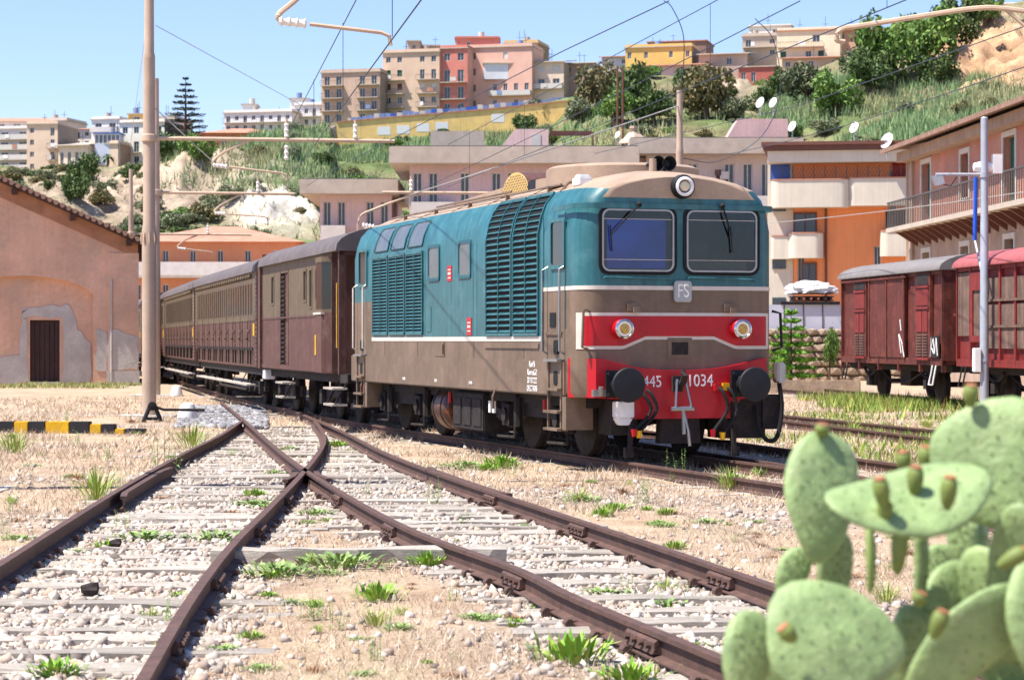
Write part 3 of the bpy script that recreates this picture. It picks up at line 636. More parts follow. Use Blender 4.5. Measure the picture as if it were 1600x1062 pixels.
# cab ladders with steps and rungs, handrails
for t0, rear in ((.62, False), (11.75, True)):
    ld = MB().b2(-1.50, -1.47, t0, t0 + .05, .40, 1.37).b2(-1.50, -1.47, t0 + .55, t0 + .6, .40, 1.37).b2(-1.49, -1.1, t0 - .18, t0 - .02, .42, .87).build('ladder', 'brown', loco)
    for z in (.42, .66, .97, 1.37): MB().b2(-1.56, -1.40, t0, t0 + .6, z - .02, z + .015).build('step', 'steel' if z > 1.3 else 'brown', ld)
    for z in (1.12, 1.55): MB().prism(rrect(.18, .2, .05, 3, t0 + .3, z), SX, -1.479, -1.46).build('foot_hole', 'gapshade', ld)
    for t in (t0 - .02, t0 + .72): MB().tube([(-1.45, t, 1.45), (-1.53, t, 1.5), (-1.53, t, 2.62), (-1.45, t, 2.68)], .018, 6).build('handrail', 'steel' if not rear else 'cream', loco)
MB().b2(-1.462, -1.449, .98, 1.22, 1.83, 2.03).build('step_recess', 'gapshade', loco); MB().b2(-1.47, -1.449, .7, 1.4, 1.72, 1.76).build('door_sill', 'brown', loco)
MB().tube([(-1.30, .04, 2.05), (-1.40, -.02, 2.05), (-1.42, -.02, 1.55), (-1.32, .04, 1.53)], .02, 6).build('handrail', 'brown', loco); MB().tube([(1.42, .1, 2.05), (1.52, .04, 2.02), (1.54, .04, 1.55), (1.42, .1, 1.5)], .02, 6).build('handrail', 'under', loco)
MB().b2(-1.458, -1.449, 1.5, 1.52, 1.5, 3.4).b2(-1.458, -1.449, .56, .575, 1.8, 3.4).build('door_seam', 'teal_dark', loco)
# roof fittings
rf = parts['roof']
MB().lathe((.05, 2.35, 3.97), (0, 0, 1), [(1.12, -.1), (1.12, .16), (1.05, .2), (.95, .2), (.9, .12), (.1, .12)], 36).build('fan_housing', 'roofpaint', rf); MB().lathe((.05, 3.7, 3.95), (0, 0, 1), [(.85, -.1), (.85, .13), (.1, .15)], 30).build('fan_housing', 'roofpaint', rf)
for x in (-.12, .05): MB().lathe((x + .1, .95, 4.12), (0, -1, 0), [(.03, -.2), (.04, 0), (.06, .12), (.11, .2), (.10, .21), (.05, .1)], 14).cyl((x + .1, .95, 3.98), (x + .1, .95, 4.1), .03, n=8).build('horn', 'black', rf)
mat('mesh_yellow', 'c9a765', .6, 0, .3, 60)
mb = MB(); ar = [( -.62 + .62 * 1 * (1 - math.cos(a)), .34 * math.sin(a)) for a in [math.pi * k / 14 for k in range(15)]]
gb = MB().prism([(-.66, -.12)] + [(x, z) for x, z in ar] + [(.66, -.12)], lambda u, v, d: (d, 5.6 + u * 1.1, 3.98 + v), -.55, .55).build('exhaust_hood', 'maroon', rf)
gm_ = MB()
for r_ in range(7):
    for c_ in range(16):
        u = -.6 + 1.2 * (c_ + .5 * (r_ % 2)) / 16; z = .03 + .29 * r_ / 7
        if z < .34 * math.sqrt(max(0, 1 - (u / .62) ** 2)) - .03: gm_.cyl((-.555, 5.6 + u * 1.1, 3.98 + z), (-.55, 5.6 + u * 1.1, 3.98 + z), .019, n=6)
MB().prism([(x, z) for x, z in ar], lambda u, v, d: (d, 5.6 + u * 1.1, 3.98 + v), -.553, -.549).build('mesh_grille', 'mesh_yellow', gb); gm_.build('grille_holes', 'gapshade', gb)
MB().b2(-.6, .5, 4.35, 4.85, 3.9, 4.14).build('roof_duct', 'black', rf, bevel=.03)
MB().prism([(6.4, 3.9), (9.5, 3.9), (9.1, 4.06), (6.5, 4.14)], lambda u, v, d: (d, u, v), -.5, .5).build('silencer_cover', 'roofpaint', rf, bevel=.03); MB().cyl((0, 7.2, 4.1), (0, 7.2, 4.2), .16, n=14).build('exhaust_stack', 'black', rf)
MB().tube([(-1.12, 1.7, 3.86), (-1.12, 11.2, 3.86)], .018, 5).tube([(-1.0, 4.4, 3.93), (-1.0, 8.6, 3.93)], .018, 5).tube([(-1.2, 1.5, 3.74), (-1.05, 1.6, 3.88), (-.6, 1.6, 3.99), (0, 1.6, 4.05), (.6, 1.6, 3.99)], .022, 5).build('roof_rail', 'brown', rf)
for t in (2.2, 4.2, 6.2, 8.2, 10.2): MB().b2(-1.15, -1.09, t, t + .05, 3.78, 3.87).build('rail_bracket', 'brown', rf)
for t in (3, 5, 7, 9, 11): MB().tube([(x * s, t, z + .006) for s, L in ((-1, PROF[9:]), (1, PROF[9:][::-1])) for x, z in L], .008, 4).build('roof_seam', 'brown', rf)
MB().b2(-1.12, -.92, .95, 1.25, 3.80, 3.92).b2(-1.1, -.94, 1.0, 1.2, 3.91, 3.96).build('roof_lamp', 'white', rf, bevel=.015)
MB().cyl((.95, .9, 3.8), (.95, .9, 4.0), .03, n=8).cyl((.95, .9, 3.98), (.95, .9, 4.06), .05, n=8).build('aerial', 'rusttank', rf); MB().cyl((-.1, .75, 3.9), (-.1, .75, 4.18), .06, .05, 10).build('aerial', 'roofpaint', rf)
# ------------------------------------------------------------ carriages
def arcroof(hw_, ze, zt, n=14, over=.08):
    return [((hw_ + over) * math.cos(math.pi * k / n), ze + (zt - ze) * math.sin(math.pi * k / n) ** .8) for k in range(n + 1)]
def bogie(parent, bc, wb=1.1, wr=.46):
    bo = empty('bogie', (0, bc, 0)); bo.parent = parent
    for s in (-1, 1):
        MB().prism([(-wb - .5, .62), (wb + .5, .62), (wb + .4, .4), (wb - .2, .34), (.4, .48), (-.4, .48), (-wb + .2, .34), (-wb - .4, .4)], lambda u, v, d: (d, u, v), s * 1.0, s * 1.1).build('bogie_frame', 'under', bo)
        for y in (-wb, wb): MB().lathe((s * .68, y, wr), (s, 0, 0), [(.1, .14), (wr - .04, .13), (wr, .1), (wr, .02), (wr + .03, 0), (wr + .03, -.03), (.1, -.03)], 22).build('wheel', 'under', bo); 
        for y in (-wb, wb): MB().b2(s*1.0, s*1.2, y - .14, y + .14, wr - .14, wr + .16).build('axle_box', 'under', bo)
    return bo
def holes_wall(mb, x, y0, y1, z0, z1, holes, depth):
    """wall plane at x facing -X between y0..y1, z0..z1 with real openings; depth = reveal"""
    cy = sorted({y0, y1, *[h[0] for h in holes], *[h[1] for h in holes]}); cz = sorted({z0, z1, *[h[2] for h in holes], *[h[3] for h in holes]})
    for a, b in zip(cy, cy[1:]):
        for c, d in zip(cz, cz[1:]):
            my, mz = (a + b) / 2, (c + d) / 2
            if any(h[0] < my < h[1] and h[2] < mz < h[3] for h in holes): continue
            mb.add([(x, a, c), (x, b, c), (x, b, d), (x, a, d)], [(0, 3, 2, 1)])
    for h in holes:
        a, b, c, d = h[:4]; k = x + depth
        mb.add([(x, a, c), (x, b, c), (x, b, d), (x, a, d), (k, a, c), (k, b, c), (k, b, d), (k, a, d)], [(0, 1, 5, 4), (1, 2, 6, 5), (2, 3, 7, 6), (3, 0, 4, 7)])
def coach(p0, ang, L, label, detail=True, nwin=26, doors=True, yellowplate=True):
    c = empty('passenger_coach', p0, ang, label, 'railway coach', 'old passenger coaches behind the luggage van')
    H = 1.42; ze = 3.3; zw = 2.15
    wins = []; y = .9; step = (L - 1.8) / nwin
    for k in range(nwin): wins.append((y + step * .13, y + step * .87, 2.24, 3.06)); y += step
    up = MB(); holes_wall(up, -H, .1, L - .1, zw, ze, wins, .02)
    up.add([(H, .1, zw), (H, L - .1, zw), (H, L - .1, ze), (H, .1, ze)], [(0, 1, 2, 3)]); up.build('upper_side', 'olive', c, 0, recalc=False)
    MB().b2(-H + .062, -H + .075, .3, L - .3, 2.2, 3.1).build('inner_wall', 'interior', c)
    lo = MB(); lo.prism([(-H, zw), (-H + .005, 1.5), (-H + .10, .98), (H - .1, .98), (H - .005, 1.5), (H, zw)], FX, .1, L - .1); lo.build('lower_side', 'maroon', c)
    MB().b2(-H, H, .08, .16, .98, ze + .1).b2(-H, H, L - .16, L - .08, .98, ze + .1).prism(arcroof(H - .06, ze, 3.78, 14, 0), FX, .08, .16).build('end_wall', 'maroon', c)
    MB().prism(arcroof(H, ze, 3.82) , FX, 0, L).build('roof', 'coachroof', c, 50)
    MB().b2(-H - .012, -H + .002, .1, L - .1, zw - .03, zw + .03).build('waist_rail', 'olive', c)
    MB().b2(-1.25, 1.25, .1, L - .1, .80, .98).build('underframe', 'under', c)
    for k, (a, b, z0, z1) in enumerate(wins):
        f = MB().ring([(a, z0), (b, z0), (b, z1), (a, z1)], [(a + .035, z0 + .035), (b - .035, z0 + .035), (b - .035, z1 - .035), (a + .035, z1 - .035)], SX, -H - .004, -H + .02).build('window', 'olive', c, 0)
        MB().b2(-H + .006, -H + .012, a + .03, b - .03, z0 + .03, z1 - .03).build('pane', 'darkwin', f, 0)
        if detail:
            if k % 3 == 1:
                MB().b2(-H - .025, -H + .01, a - .04, b + .04, 1.86, 1.9).cyl((-H - .01, b + .1, 1.7), (-H - .05, b + .1, 1.7), .05, n=6).tube([(-H, a - .08, 1.6), (-H - .05, a - .08, 1.65), (-H - .05, a - .08, 2.25), (-H, a - .08, 2.3)], .009, 4).build('door_fittings', 'olive', c)
                MB().b2(-H - .008, -H + .03, a - .1, a - .075, 1.05, 2.12).build('door_seam', 'under', c); MB().b2(-H - .008, -H + .03, b + .075, b + .1, 1.05, 2.12).build('door_seam', 'under', c)
            MB().b2(-H - .012, -H + .05, a, b, 1.40, 1.46).build('hinge', 'under', c)
            MB().lathe((-H - .06, (a + b) / 2, 3.2), (-1, 0, 0), [(.05, -.08), (.06, .02), (.02, .04)], 8).build('vent', 'olive', c)
    MB().b2(-1.5, -1.28, 1.5, L - 1.5, .52, .56).build('footboard', 'sleeper', c)
    for k in range(7): MB().tube([(-1.2, 1.6 + k * (L - 3.2) / 6, .9), (-1.38, 1.6 + k * (L - 3.2) / 6, .54)], .02, 4).build('footboard_bracket', 'under', c)
    MB().tube([(-1.1, 3.6, .85), (-1.1, 5.2, .35), (-1.1, L - 5.2, .35), (-1.1, L - 3.6, .85)], .04, 5).build('truss_rod', 'under', c)
    for bc in (2.6, L - 2.6): bogie(c, bc)
    for s in (-1, 1):
        for e, d in ((0, -1), (L, 1)): MB().cyl((s * .875, e + .1 * -d, 1.05), (s * .875, e + .35 * d, 1.05), .09, n=10).lathe((s * .875, e + .35 * d, 1.05), (0, d, 0), [(.22, 0), (.22, .04), (.05, .05)], 14).build('buffer', 'under', c)
    # gangway bellows
    MB().b2(-.5, .5, -.30, .06, 1.0, 3.1).build('gangway', 'black', c)
    # end rivets strip
    mb = MB()
    for z in np.arange(1.05, 3.25, .11): mb.b2(-H - .012, -H + .01, .16, .20, z, z + .05)
    mb.build('rivet_strip', 'cream', c, 0)
    if yellowplate: MB().b2(-H - .014, -H, .5, .8, 1.75, 2.05).build('destination_plate', 'yellow', c)
    return c
coach(Vector((-4.75, 54.2, 0)), R(12.9), 17.5, 'olive and maroon passenger coach coupled right behind the luggage van')
coach(Vector((-8.78, 72.0, 0)), R(11.9), 17.4, 'olive and maroon passenger coach, second behind the luggage van', True, 26)
coach(Vector((-12.5, 89.8, 0)), R(12.4), 17.4, 'passenger coach partly behind the concrete mast, third behind the van', False, 22)
coach(Vector((-16.35, 107.4, 0)), R(12.6), 17.4, 'farthest passenger coach, glimpsed between the shed corner and the mast', False, 22)
# luggage van
vn = empty('luggage_van', LOC0 + dL * 13.95, R(14.8), 'olive and maroon luggage van with bay window coupled behind the locomotive', 'railway van')
H = 1.42; ze = 3.38; L = 10.2
dh = (6.3, 7.35, 1.1, 3.15)
wv = [(2.3, 2.75, 2.45, 3.15), (3.15, 3.5, 2.3, 3.15), (3.85, 4.25, 2.45, 3.15), (8.3, 8.75, 2.45, 3.15)]
mb = MB(); holes_wall(mb, -H, .9, L, 2.15, ze, [h for h in wv] + [(dh[0], dh[1], 2.15, 3.15)], .07); mb.add([(H, .9, 2.15), (H, L, 2.15), (H, L, ze), (H, .9, ze)], [(0, 1, 2, 3)]); mb.build('upper_side', 'olive', vn, 0, recalc=False)
mb = MB(); holes_wall(mb, -H, .9, L, .98, 2.15, [(dh[0], dh[1], 1.1, 2.15)], .07); mb.add([(H, .9, .98), (H, L, .98), (H, L, 2.15), (H, .9, 2.15)], [(0, 1, 2, 3)]); mb.build('lower_side', 'maroon', vn, 0, recalc=False)
MB().b2(-H + .08, -H + .1, 1, L - .1, 1.0, 3.3).build('inner_wall', 'interior', vn)
MB().b2(-H, H, .86, .94, .98, ze).prism(arcroof(H - .06, ze, 3.84, 14, 0), FX, .86, .94).b2(-H, H, L - .05, L, .98, ze + .3).build('end_wall', 'maroon', vn)
MB().b2(-H - .02, -H + .12, -.02, .08, .98, 3.5).b2(H - .12, H + .02, -.02, .08, .98, 3.5).b2(-H, H, -.02, .06, 3.3, 3.5).build('porch_frame', 'maroon', vn)
MB().b2(-.6, .6, .80, .86, 1.05, 3.1).build('end_door', 'under', vn)
MB().prism(arcroof(H, ze, 3.9, 16, .10), FX, -.1, L + .1).build('roof', 'coachroof', vn, 50)
MB().b2(-1.25, 1.25, 0, L, .80, .98).build('underframe', 'under', vn)
d = MB().b2(-H + .03, -H + .06, dh[0] + .02, dh[0] + .55, 1.12, 3.13).build('sliding_door', 'maroon', vn); MB().b2(-H - .01, -H + .03, dh[0] - .06, dh[0], 1.05, 3.2).b2(-H - .01, -H + .03, dh[1], dh[1] + .06, 1.05, 3.2).build('door_frame', 'maroon', d)
mb = MB()
for k in range(19): mb.b2(-H + .0, -H + .03, dh[0] + .55, dh[1] - .02, 1.15 + k * .105, 1.19 + k * .105)
mb.build('door_grille', 'under', d)
for a, b, z0, z1 in wv:
    f = MB().ring([(a, z0), (b, z0), (b, z1), (a, z1)], [(a + .05, z0 + .05), (b - .05, z0 + .05), (b - .05, z1 - .05), (a + .05, z1 - .05)], SX, -H - .012, -H + .05).build('window', 'olive', vn, 0); MB().b2(-H + .03, -H + .036, a + .03, b - .03, z0 + .03, z1 - .03).build('pane', 'greywin' if a > 3 else 'darkwin', f, 0)
# projecting guard's look-out bay at the front end
by = MB(); by.prism([(.9, -H), (1.05, -H - .18), (1.75, -H - .18), (1.95, -H)], lambda u, v, d: (v, u, d), 2.2, 2.26); by.prism([(.9, -H), (1.05, -H - .18), (1.75, -H - .18), (1.95, -H)], lambda u, v, d: (v, u, d), 3.2, 3.3); by.build('lookout_bay', 'olive', vn)
MB().prism([(.9, -H), (1.05, -H - .18), (1.75, -H - .18), (1.95, -H)], lambda u, v, d: (v, u, d), 1.0, 2.2).build('lookout_panel', 'maroon', vn); MB().prism([(.92, -H + .01), (1.07, -H - .165), (1.73, -H - .165), (1.93, -H + .01)], lambda u, v, d: (v, u, d), 2.26, 3.2).build('lookout_pane', 'darkwin', vn)
MB().b2(-H - .20, -H, 1.0, 1.9, 2.16, 2.2).build('bay_sill', 'cream', vn)
MB().b2(-H - .012, -H, 1.95, L, 2.13, 2.17).b2(-H - .014, -H, 1.95, L, 1.0, 1.08).build('waist_rail', 'maroon', vn)
MB().b2(-H - .196, -H - .18, 1.6, 1.72, 1.35, 1.75).build('inspection_plate', 'yellow', vn)
for x, z0, z1 in ((-H - .05, 1.5, 2.75), (-.9, 1.6, 2.6)): MB().tube([(x, -.0, z0), (x - .02, -.06, z0), (x - .02, -.06, z1), (x, 0, z1)], .011, 5).build('handrail', 'yellow', vn)
for t in (.1, 6.3):
    for z in (.36, .68): MB().b2(-1.55, -1.25, t, t + 1.0, z, z + .04).build('step', 'sleeper', vn)
    MB().tube([(-1.2, t + .05, .9), (-1.5, t + .05, .36)], .025, 4).tube([(-1.2, t + .95, .9), (-1.5, t + .95, .36)], .025, 4).build('step_bracket', 'under', vn)
for bc in (2.3, L - 2.3): bogie(vn, bc)
for s in (-1, 1): MB().cyl((s * .875, .1, 1.05), (s * .875, -.3, 1.05), .09, n=10).lathe((s * .875, -.3, 1.05), (0, -1, 0), [(.22, 0), (.22, .04), (.05, .05)], 14).build('buffer', 'under', vn)
mb = MB()
for z in np.arange(1.1, 3.3, .12): mb.b2(-H - .03, -H + .0, L + .0, L + .05, z, z + .06)
mb.build('rivet_strip', 'cream', vn, 0); MB().b2(-H - .06, -H + .1, L - .02, L + .32, .98, 3.45).build('end_frame', 'maroon', vn)
MB().b2(-1.4, -1.15, L - .3, L + .1, .72, .95).build('end_lamp', 'white', vn, bevel=.02)
# ------------------------------------------------------------ goods shed on the left
mat('shedwall', 'd2a68a', .9, 0, .2, .45, .5, 18, streak=.035, dirt='b39a86', dirtamt=.6, fine=.06)
mat('shedplaster', 'b8afa5', .95, 0, .15, 1.5, .6, 15, dirt='b5a99c', fine=.1)
mat('shedband', 'a8775a', .9, 0, .25, 1.2, .5, 20, dirt='b07a58')
mat('tile', '8d6f5e', .9, 0, .25, 3, .5, 12)
mat('darkdoor', '3d2826', .8, 0, .2, 3, streak=.3)
mat('timber', '4a352c', .9, 0, .25, 4)
SH0 = Vector((-15.3, 91.5, -.16)); SA = R(11.0)
shed = empty('goods_shed', SH0, SA, 'old ochre plastered goods shed with a low gable and brown door', 'building')
# local: X from -16 (left) to 0 (right corner), -Y towards us
WL = -17.0; eh = 5.75; sl2 = .445; ridge = -8.5
def ztop(x): return eh + sl2 * (min(-x, x - WL))
DX0, DX1, DZ = -4.30, -3.12, 2.62
AX0, AX1 = -7.4, -1.78
mb = MB(); N = 30
# gable wall with a shallow arched recess and the door opening
def arch(x): u = (x - (AX0 + AX1) / 2) / ((AX1 - AX0) / 2); return 3.35 + 1.05 * math.sqrt(max(0, 1 - u * u * .9))
xs = sorted({WL, 0, ridge, AX0, AX1, DX0, DX1, *[AX0 + (AX1 - AX0) * k / 16 for k in range(17)]})
for a, b in zip(xs, xs[1:]):
    m = (a + b) / 2; ina = AX0 < m < AX1; ind = DX0 < m < DX1; y = .30 if ina else 0
    za, zb_ = (arch(a), arch(b)) if ina else (0, 0)
    if ina:
        z0 = DZ if ind else 0
        mb.add([(a, y, z0), (b, y, z0), (b, y, zb_), (a, y, za)], [(0, 1, 2, 3)]); mb.add([(a, 0, za), (b, 0, zb_), (b, y, zb_), (a, y, za)], [(0, 1, 2, 3)])
    mb.add([(a, 0, za), (b, 0, zb_), (b, 0, ztop(b)), (a, 0, ztop(a))], [(0, 1, 2, 3)])
for x in (AX0, AX1): mb.add([(x, 0, 0), (x, .30, 0), (x, .30, arch(x)), (x, 0, arch(x))], [(0, 1, 2, 3)])
for x in (DX0, DX1): mb.add([(x, .30, 0), (x, .55, 0), (x, .55, DZ), (x, .30, DZ)], [(0, 1, 2, 3)])
mb.add([(DX0, .30, DZ), (DX1, .30, DZ), (DX1, .55, DZ), (DX0, .55, DZ)], [(0, 1, 2, 3)])
mb.add([(0, 0, 0), (0, 14, 0), (0, 14, eh), (0, 0, eh)], [(0, 1, 2, 3)]); mb.add([(WL, 0, 0), (WL, 14, 0), (WL, 14, eh), (WL, 0, eh)], [(3, 2, 1, 0)])
mb.add([(WL, 14, 0), (0, 14, 0), (0, 14, eh), (ridge, 14, ztop(ridge)), (WL, 14, eh)], [(4, 3, 2, 1, 0)])
mb.build('wall', 'shedwall', shed, 0)
# corner pilaster, darker band along the gable below the roofline, bare grey plaster patches, plinth
MB().b2(-1.2, .05, -.06, .0, 0, 5.35).build('pilaster', 'shedwall', shed)
def blobplate(pts, y, th, name, m): return MB().prism(pts, FX, y - th, y).build(name, m, shed)
rn = random.Random(3)
def ragged(pts, j=.09, n=4):
    out = []
    for a, b in zip(pts, pts[1:] + pts[:1]):
        for k in range(n): t = k / n; out.append((a[0] + (b[0]-a[0])*t + rn.uniform(-j, j), a[1] + (b[1]-a[1])*t + rn.uniform(-j, j)))
    return out
blobplate(ragged([(DX1 + .12, .06), (AX1 - .12, .06), (AX1 - .12, 1.6), (-2.4, 2.3), (-2.75, 3.2), (-3.4, 3.25), (-4.6, 3.05), (DX0 - .35, 2.9), (DX0 - .35, 2.72), (DX1 + .12, 2.72)], .07), .298, .03, 'bare_plaster', 'shedplaster')
blobplate(ragged([(DX0 - .1, .06), (DX0 - .1, 2.7), (DX0 - .35, 2.6), (DX0 - .45, 1.2), (-6.8, .9), (-6.8, .06)], .06), .298, .03, 'bare_plaster', 'shedplaster')
blobplate(ragged([(-1.68, .55), (-1.22, .55), (-1.22, 2.15), (-1.66, 2.3)], .05), -.001, .025, 'bare_plaster', 'shedplaster'); blobplate(ragged([(-1.18, .62), (.02, .62), (.02, 1.95), (-.6, 2.1), (-1.15, 2.3)], .05), -.062, .025, 'bare_plaster', 'shedplaster')
blobplate([(-1.25, 0), (.08, 0), (.08, .55), (-1.25, .55)], -.06, .05, 'plinth', 'shedplaster')
MB().prism([(0.02, eh - .62), (0.02, eh - .02), (ridge, ztop(ridge) - .02), (WL, eh - .02), (WL, eh - .62), (ridge, ztop(ridge) - .62)], FX, -.05, .01).build('gable_band', 'shedband', shed)
dr = empty('door', (0, 0, 0)); dr.parent = shed
for k in range(6): w_ = (DX1 - DX0) / 6; MB().b2(DX0 + k * w_ + .012, DX0 + (k + 1) * w_ - .012, .44, .485, .02, DZ - .02).build('plank', 'darkdoor', dr, bevel=.008)
MB().b2(DX0, DX1, .49, .52, 0, DZ).build('door_back', 'timber', dr)
MB().b2(DX0 - .1, DX1 + .1, -.02, .5, -.02, .10).build('doorstep', 'shedplaster', shed)
# roof sheets with a tiled rake edge and purlin ends
rf2 = MB()
for s in (0, 1):
    X = lambda d: (-d) if s == 0 else (WL + d)
    a, b = X(-.62), X(8.5); za, zb_ = eh - .62 * sl2 + .0, eh + 8.5 * sl2
    rf2.add([(a, -.55, za), (b, -.55, zb_), (b, 14.5, zb_), (a, 14.5, za), (a, -.55, za + .14), (b, -.55, zb_ + .14), (b, 14.5, zb_ + .14), (a, 14.5, za + .14)], [(0, 1, 2, 3), (7, 6, 5, 4), (0, 4, 5, 1), (0, 3, 7, 4), (2, 6, 7, 3), (1, 5, 6, 2)])
rf2.build('roof', 'timber', shed)
tl = MB().cyl((0, -.12, 0), (0, .52, .0), .10, .13, 8).build('roof_tile', 'tile', shed); tl.rotation_euler = (0, 0, 0); tl.location = (.55, -.5, eh - .62 * sl2 + .19)
for k in range(36):
    d = -.5 + k * .25; inst('roof_tile', tl.data, shed, (-d, -.5 + random.uniform(-.03, .03), eh + d * sl2 + .15), (0, random.uniform(-.05, .05), 0))
MB().prism([(.62, eh - .62*sl2 + .145), (-8.5, ztop(ridge) + .145), (-8.5, ztop(ridge) + .26), (.62, eh - .62*sl2 + .24)], FX, 0, 14.5).build('tile_covering', 'tile', shed)
for x in (-.35, -2.6, -4.9, -7.1): MB().b2(x - .11, x + .11, -.5, .02, ztop(x) - .26, ztop(x) - .03).build('purlin_end', 'timber', shed)
MB().tube([(-1.05, -.1, .1), (-1.05, -.1, 4.3)], .035, 6).build('downpipe', 'shedplaster', shed)
# ------------------------------------------------------------ yellow and black kerb, point lever, markers
mat('kerbyellow', 'd8a81c', .8, 0, .15, 4, fine=.15, dirt='a58a4a'); mat('kerbblack', '2c2b2d', .85, 0, .2, 4, fine=.15)
kb = empty('striped_kerb', (0, 0, 0), 0, 'low concrete kerb painted in yellow and black blocks on the left', 'kerb')
Yk = 43.5; edges = [-60, -25, 24, 46, 73, 110, 142, 160, 181, 196, 228]; cols_ = ['kerbyellow', 'kerbblack']
for k, (a, b) in enumerate(zip(edges, edges[1:])):
    A, B = at(a, 660, Yk), at(b, 660, Yk); hgt = .24 if b < 150 else (.19 if b < 190 else .10); MB().b2(A.x + .004, B.x - .004, Yk - .15, Yk + .15, -.22, -.17 + hgt).build('painted_block', cols_[k % 2 == 1 and 1 or 0], kb, bevel=.012)
MB().b2(at(-60, 660, Yk).x, at(222, 660, Yk).x, Yk - .13, Yk + .13, -.22, -.1).build('kerb_core', 'shedplaster', kb)
lv = empty('point_lever', at(238, 658, 49.5) * Vector((1, 1, 0)) + Vector((0, 0, -.17)), R(8), 'black cast iron point lever with rod at the foot of the mast', 'point lever')
MB().tube([(-.2, 0, 0), (-.06, 0, .34)], .05, 6).tube([(.2, 0, 0), (.06, 0, .34)], .05, 6).tube([(-.16, 0, .08), (.16, 0, .08)], .035, 6).build('stand', 'black', lv)
MB().lathe((0, -.08, .36), (0, 1, 0), [(.03, 0), (.10, .01), (.10, .15), (.03, .16)], 14).build('pivot', 'under', lv); MB().tube([(0, 0, .37), (.25, 0, .28), (1.15, 0, .27)], .035, 6).build('throw_bar', 'under', lv)
def marker(p, s, label):
    o = empty('point_marker', p, 0, label, 'marker'); MB().lathe((0, 0, 0), (0, 0, 1), [(.20*s, 0), (.20*s, .06*s), (.17*s, .2*s), (.13*s, .30*s), (.05*s, .33*s)], 18).build('counterweight', 'white', o); MB().lathe((0, 0, -.05), (0, 0, 1), [(.24*s, 0), (.24*s, .06)], 14).build('base', 'shedplaster', o)
marker(at(293, 648, 50.5) * Vector((1, 1, 0)) + Vector((0, 0, -.14)), 1.15, 'white rounded weight on the bar of the point lever'); marker(at(276, 612, 72) * Vector((1, 1, 0)) + Vector((0, 0, -.14)), 1.0, 'smaller white marker in the grass beside the coaches')
# ------------------------------------------------------------ masts and overhead line
def insulator(parent, p, ax, n=4, r=.07, L=.34):
    pr = []
    for k in range(n): pr += [(.045, L * k / n), (r, L * (k + .35) / n), (r * .8, L * (k + .5) / n), (.045, L * (k + .6) / n)]
    return MB().lathe(p, ax, pr, 12).build('insulator', 'porcelain', parent)
def mast(name, label, base, h, r0, m='concretepole', group=None):
    o = empty(name, base, 0, label, 'mast', group); rr = r0
    MB().lathe((0, 0, 0), (0, 0, 1), [(rr, 0), (rr, h * .41), (rr * 1.03, h*.415), (rr * .86, h * .43), (rr * .84, h * .80), (rr * .85, h*.805), (rr * .70, h * .815), (rr * .66, h)], 20).build('shaft', m, o)
    MB().b2(-.7, .7, -.6, .6, -.3, .03).build('footing', 'shedplaster', o, bevel=.03); return o
def crossarm(parent, z, L, ang, drops, x0=.12):
    c, s = math.cos(ang), math.sin(ang)
    P = lambda u, v=0, zz=0: Vector((c * u - s * v, s * u + c * v, z + zz))
    MB().lathe(P(0, 0, -.09), (0, 0, 1), [(.17, 0), (.185, .02), (.185, .16), (.17, .18)], 16).build('clamp', 'armpaint', parent)
    a = MB().tube([P(x0), P(L)], .05, 8).build('crossarm', 'armpaint', parent)
    for u in drops: 
        insulator(parent, P(u, 0, .05), (0, 0, 1), 3, .062, .4); MB().tube([P(u, 0, -.02), P(u, 0, .5)], .03, 6).build('support_pin', 'armpaint', parent)
    return P
def registration(parent, P, u0, u1, zi, zl, uc):
    """curved hanger tube from the crossarm at u1 down to an insulator at u0, and the steady arm to the contact wire at uc"""
    MB().tube(crom([P(u1, 0, 0), P(u1 - .25, 0, -.04), P(u0 + .25, 0, zi + .3), P(u0, 0, zi + .08), P(u0 + .02, 0, zi)], 5), .035, 7).build('hanger_tube', 'armpaint', parent)
    d = (P(uc, 0, zl) - P(u0, 0, zi)).normalized(); insulator(parent, P(u0, 0, zi), d, 4, .065, .38)
    MB().tube([P(u0, 0, zi) + d * .38, P(uc - .1, 0, zl), P(uc, 0, zl - .04), P(uc + .02, 0, zl - .16)], .026, 6).build('steady_arm', 'armpaint', parent)
B1 = gnd(233, 650, -.16); M1 = mast('overhead_line_mast', 'thick tan concrete mast standing in front of the goods shed', B1, 10.6, .17)
P = crossarm(M1, 6.60, 5.85, R(8), (3.25, 4.9)); registration(M1, P, 1.5, 2.6, -.62, -.80, 3.25)
insulator(M1, P(3.25, 0, -.48), (0, 0, 1), 3, .062, .4); 
MB().tube([(.1, 0, 7.35), (1.55, .2, 6.0)], .012, 4).tube([(-.1, 0, 9.0), (-.45, 0, 6.4)], .008, 4).build('stay_wire', 'wirepale', M1)
mb = MB()
for k in range(9): a = 2 * math.pi * k / 9; mb.tube([(.175 * math.cos(a), .175 * math.sin(a), 4.35), (.20 * math.cos(a), .20 * math.sin(a), 4.2), (.18 * math.cos(a), .18 * math.sin(a), 4.08)], .018, 4)
mb.build('spiked_collar', 'armpaint', M1)
B2 = gnd(243.5, 618, -.16); M2 = mast('overhead_line_mast', 'concrete mast right behind the thick one, showing only its right edge', B2, 10.3, .15)
P = crossarm(M2, 6.60, 4.5, R(10), (3.3,)); registration(M2, P, 1.9, 3.0, -.65, -.75, 3.6)
B3 = gnd(262, 597, -.16); M3 = mast('overhead_line_mast', 'distant tan mast beside the coaches, partly behind the concrete masts', Vector((-16.5, 97, -.16)), 9.2, .13)
P = crossarm(M3, 6.4, 5.2, R(10), (3.3,)); registration(M3, P, 2.0, 3.1, -.6, -.75, 3.5)
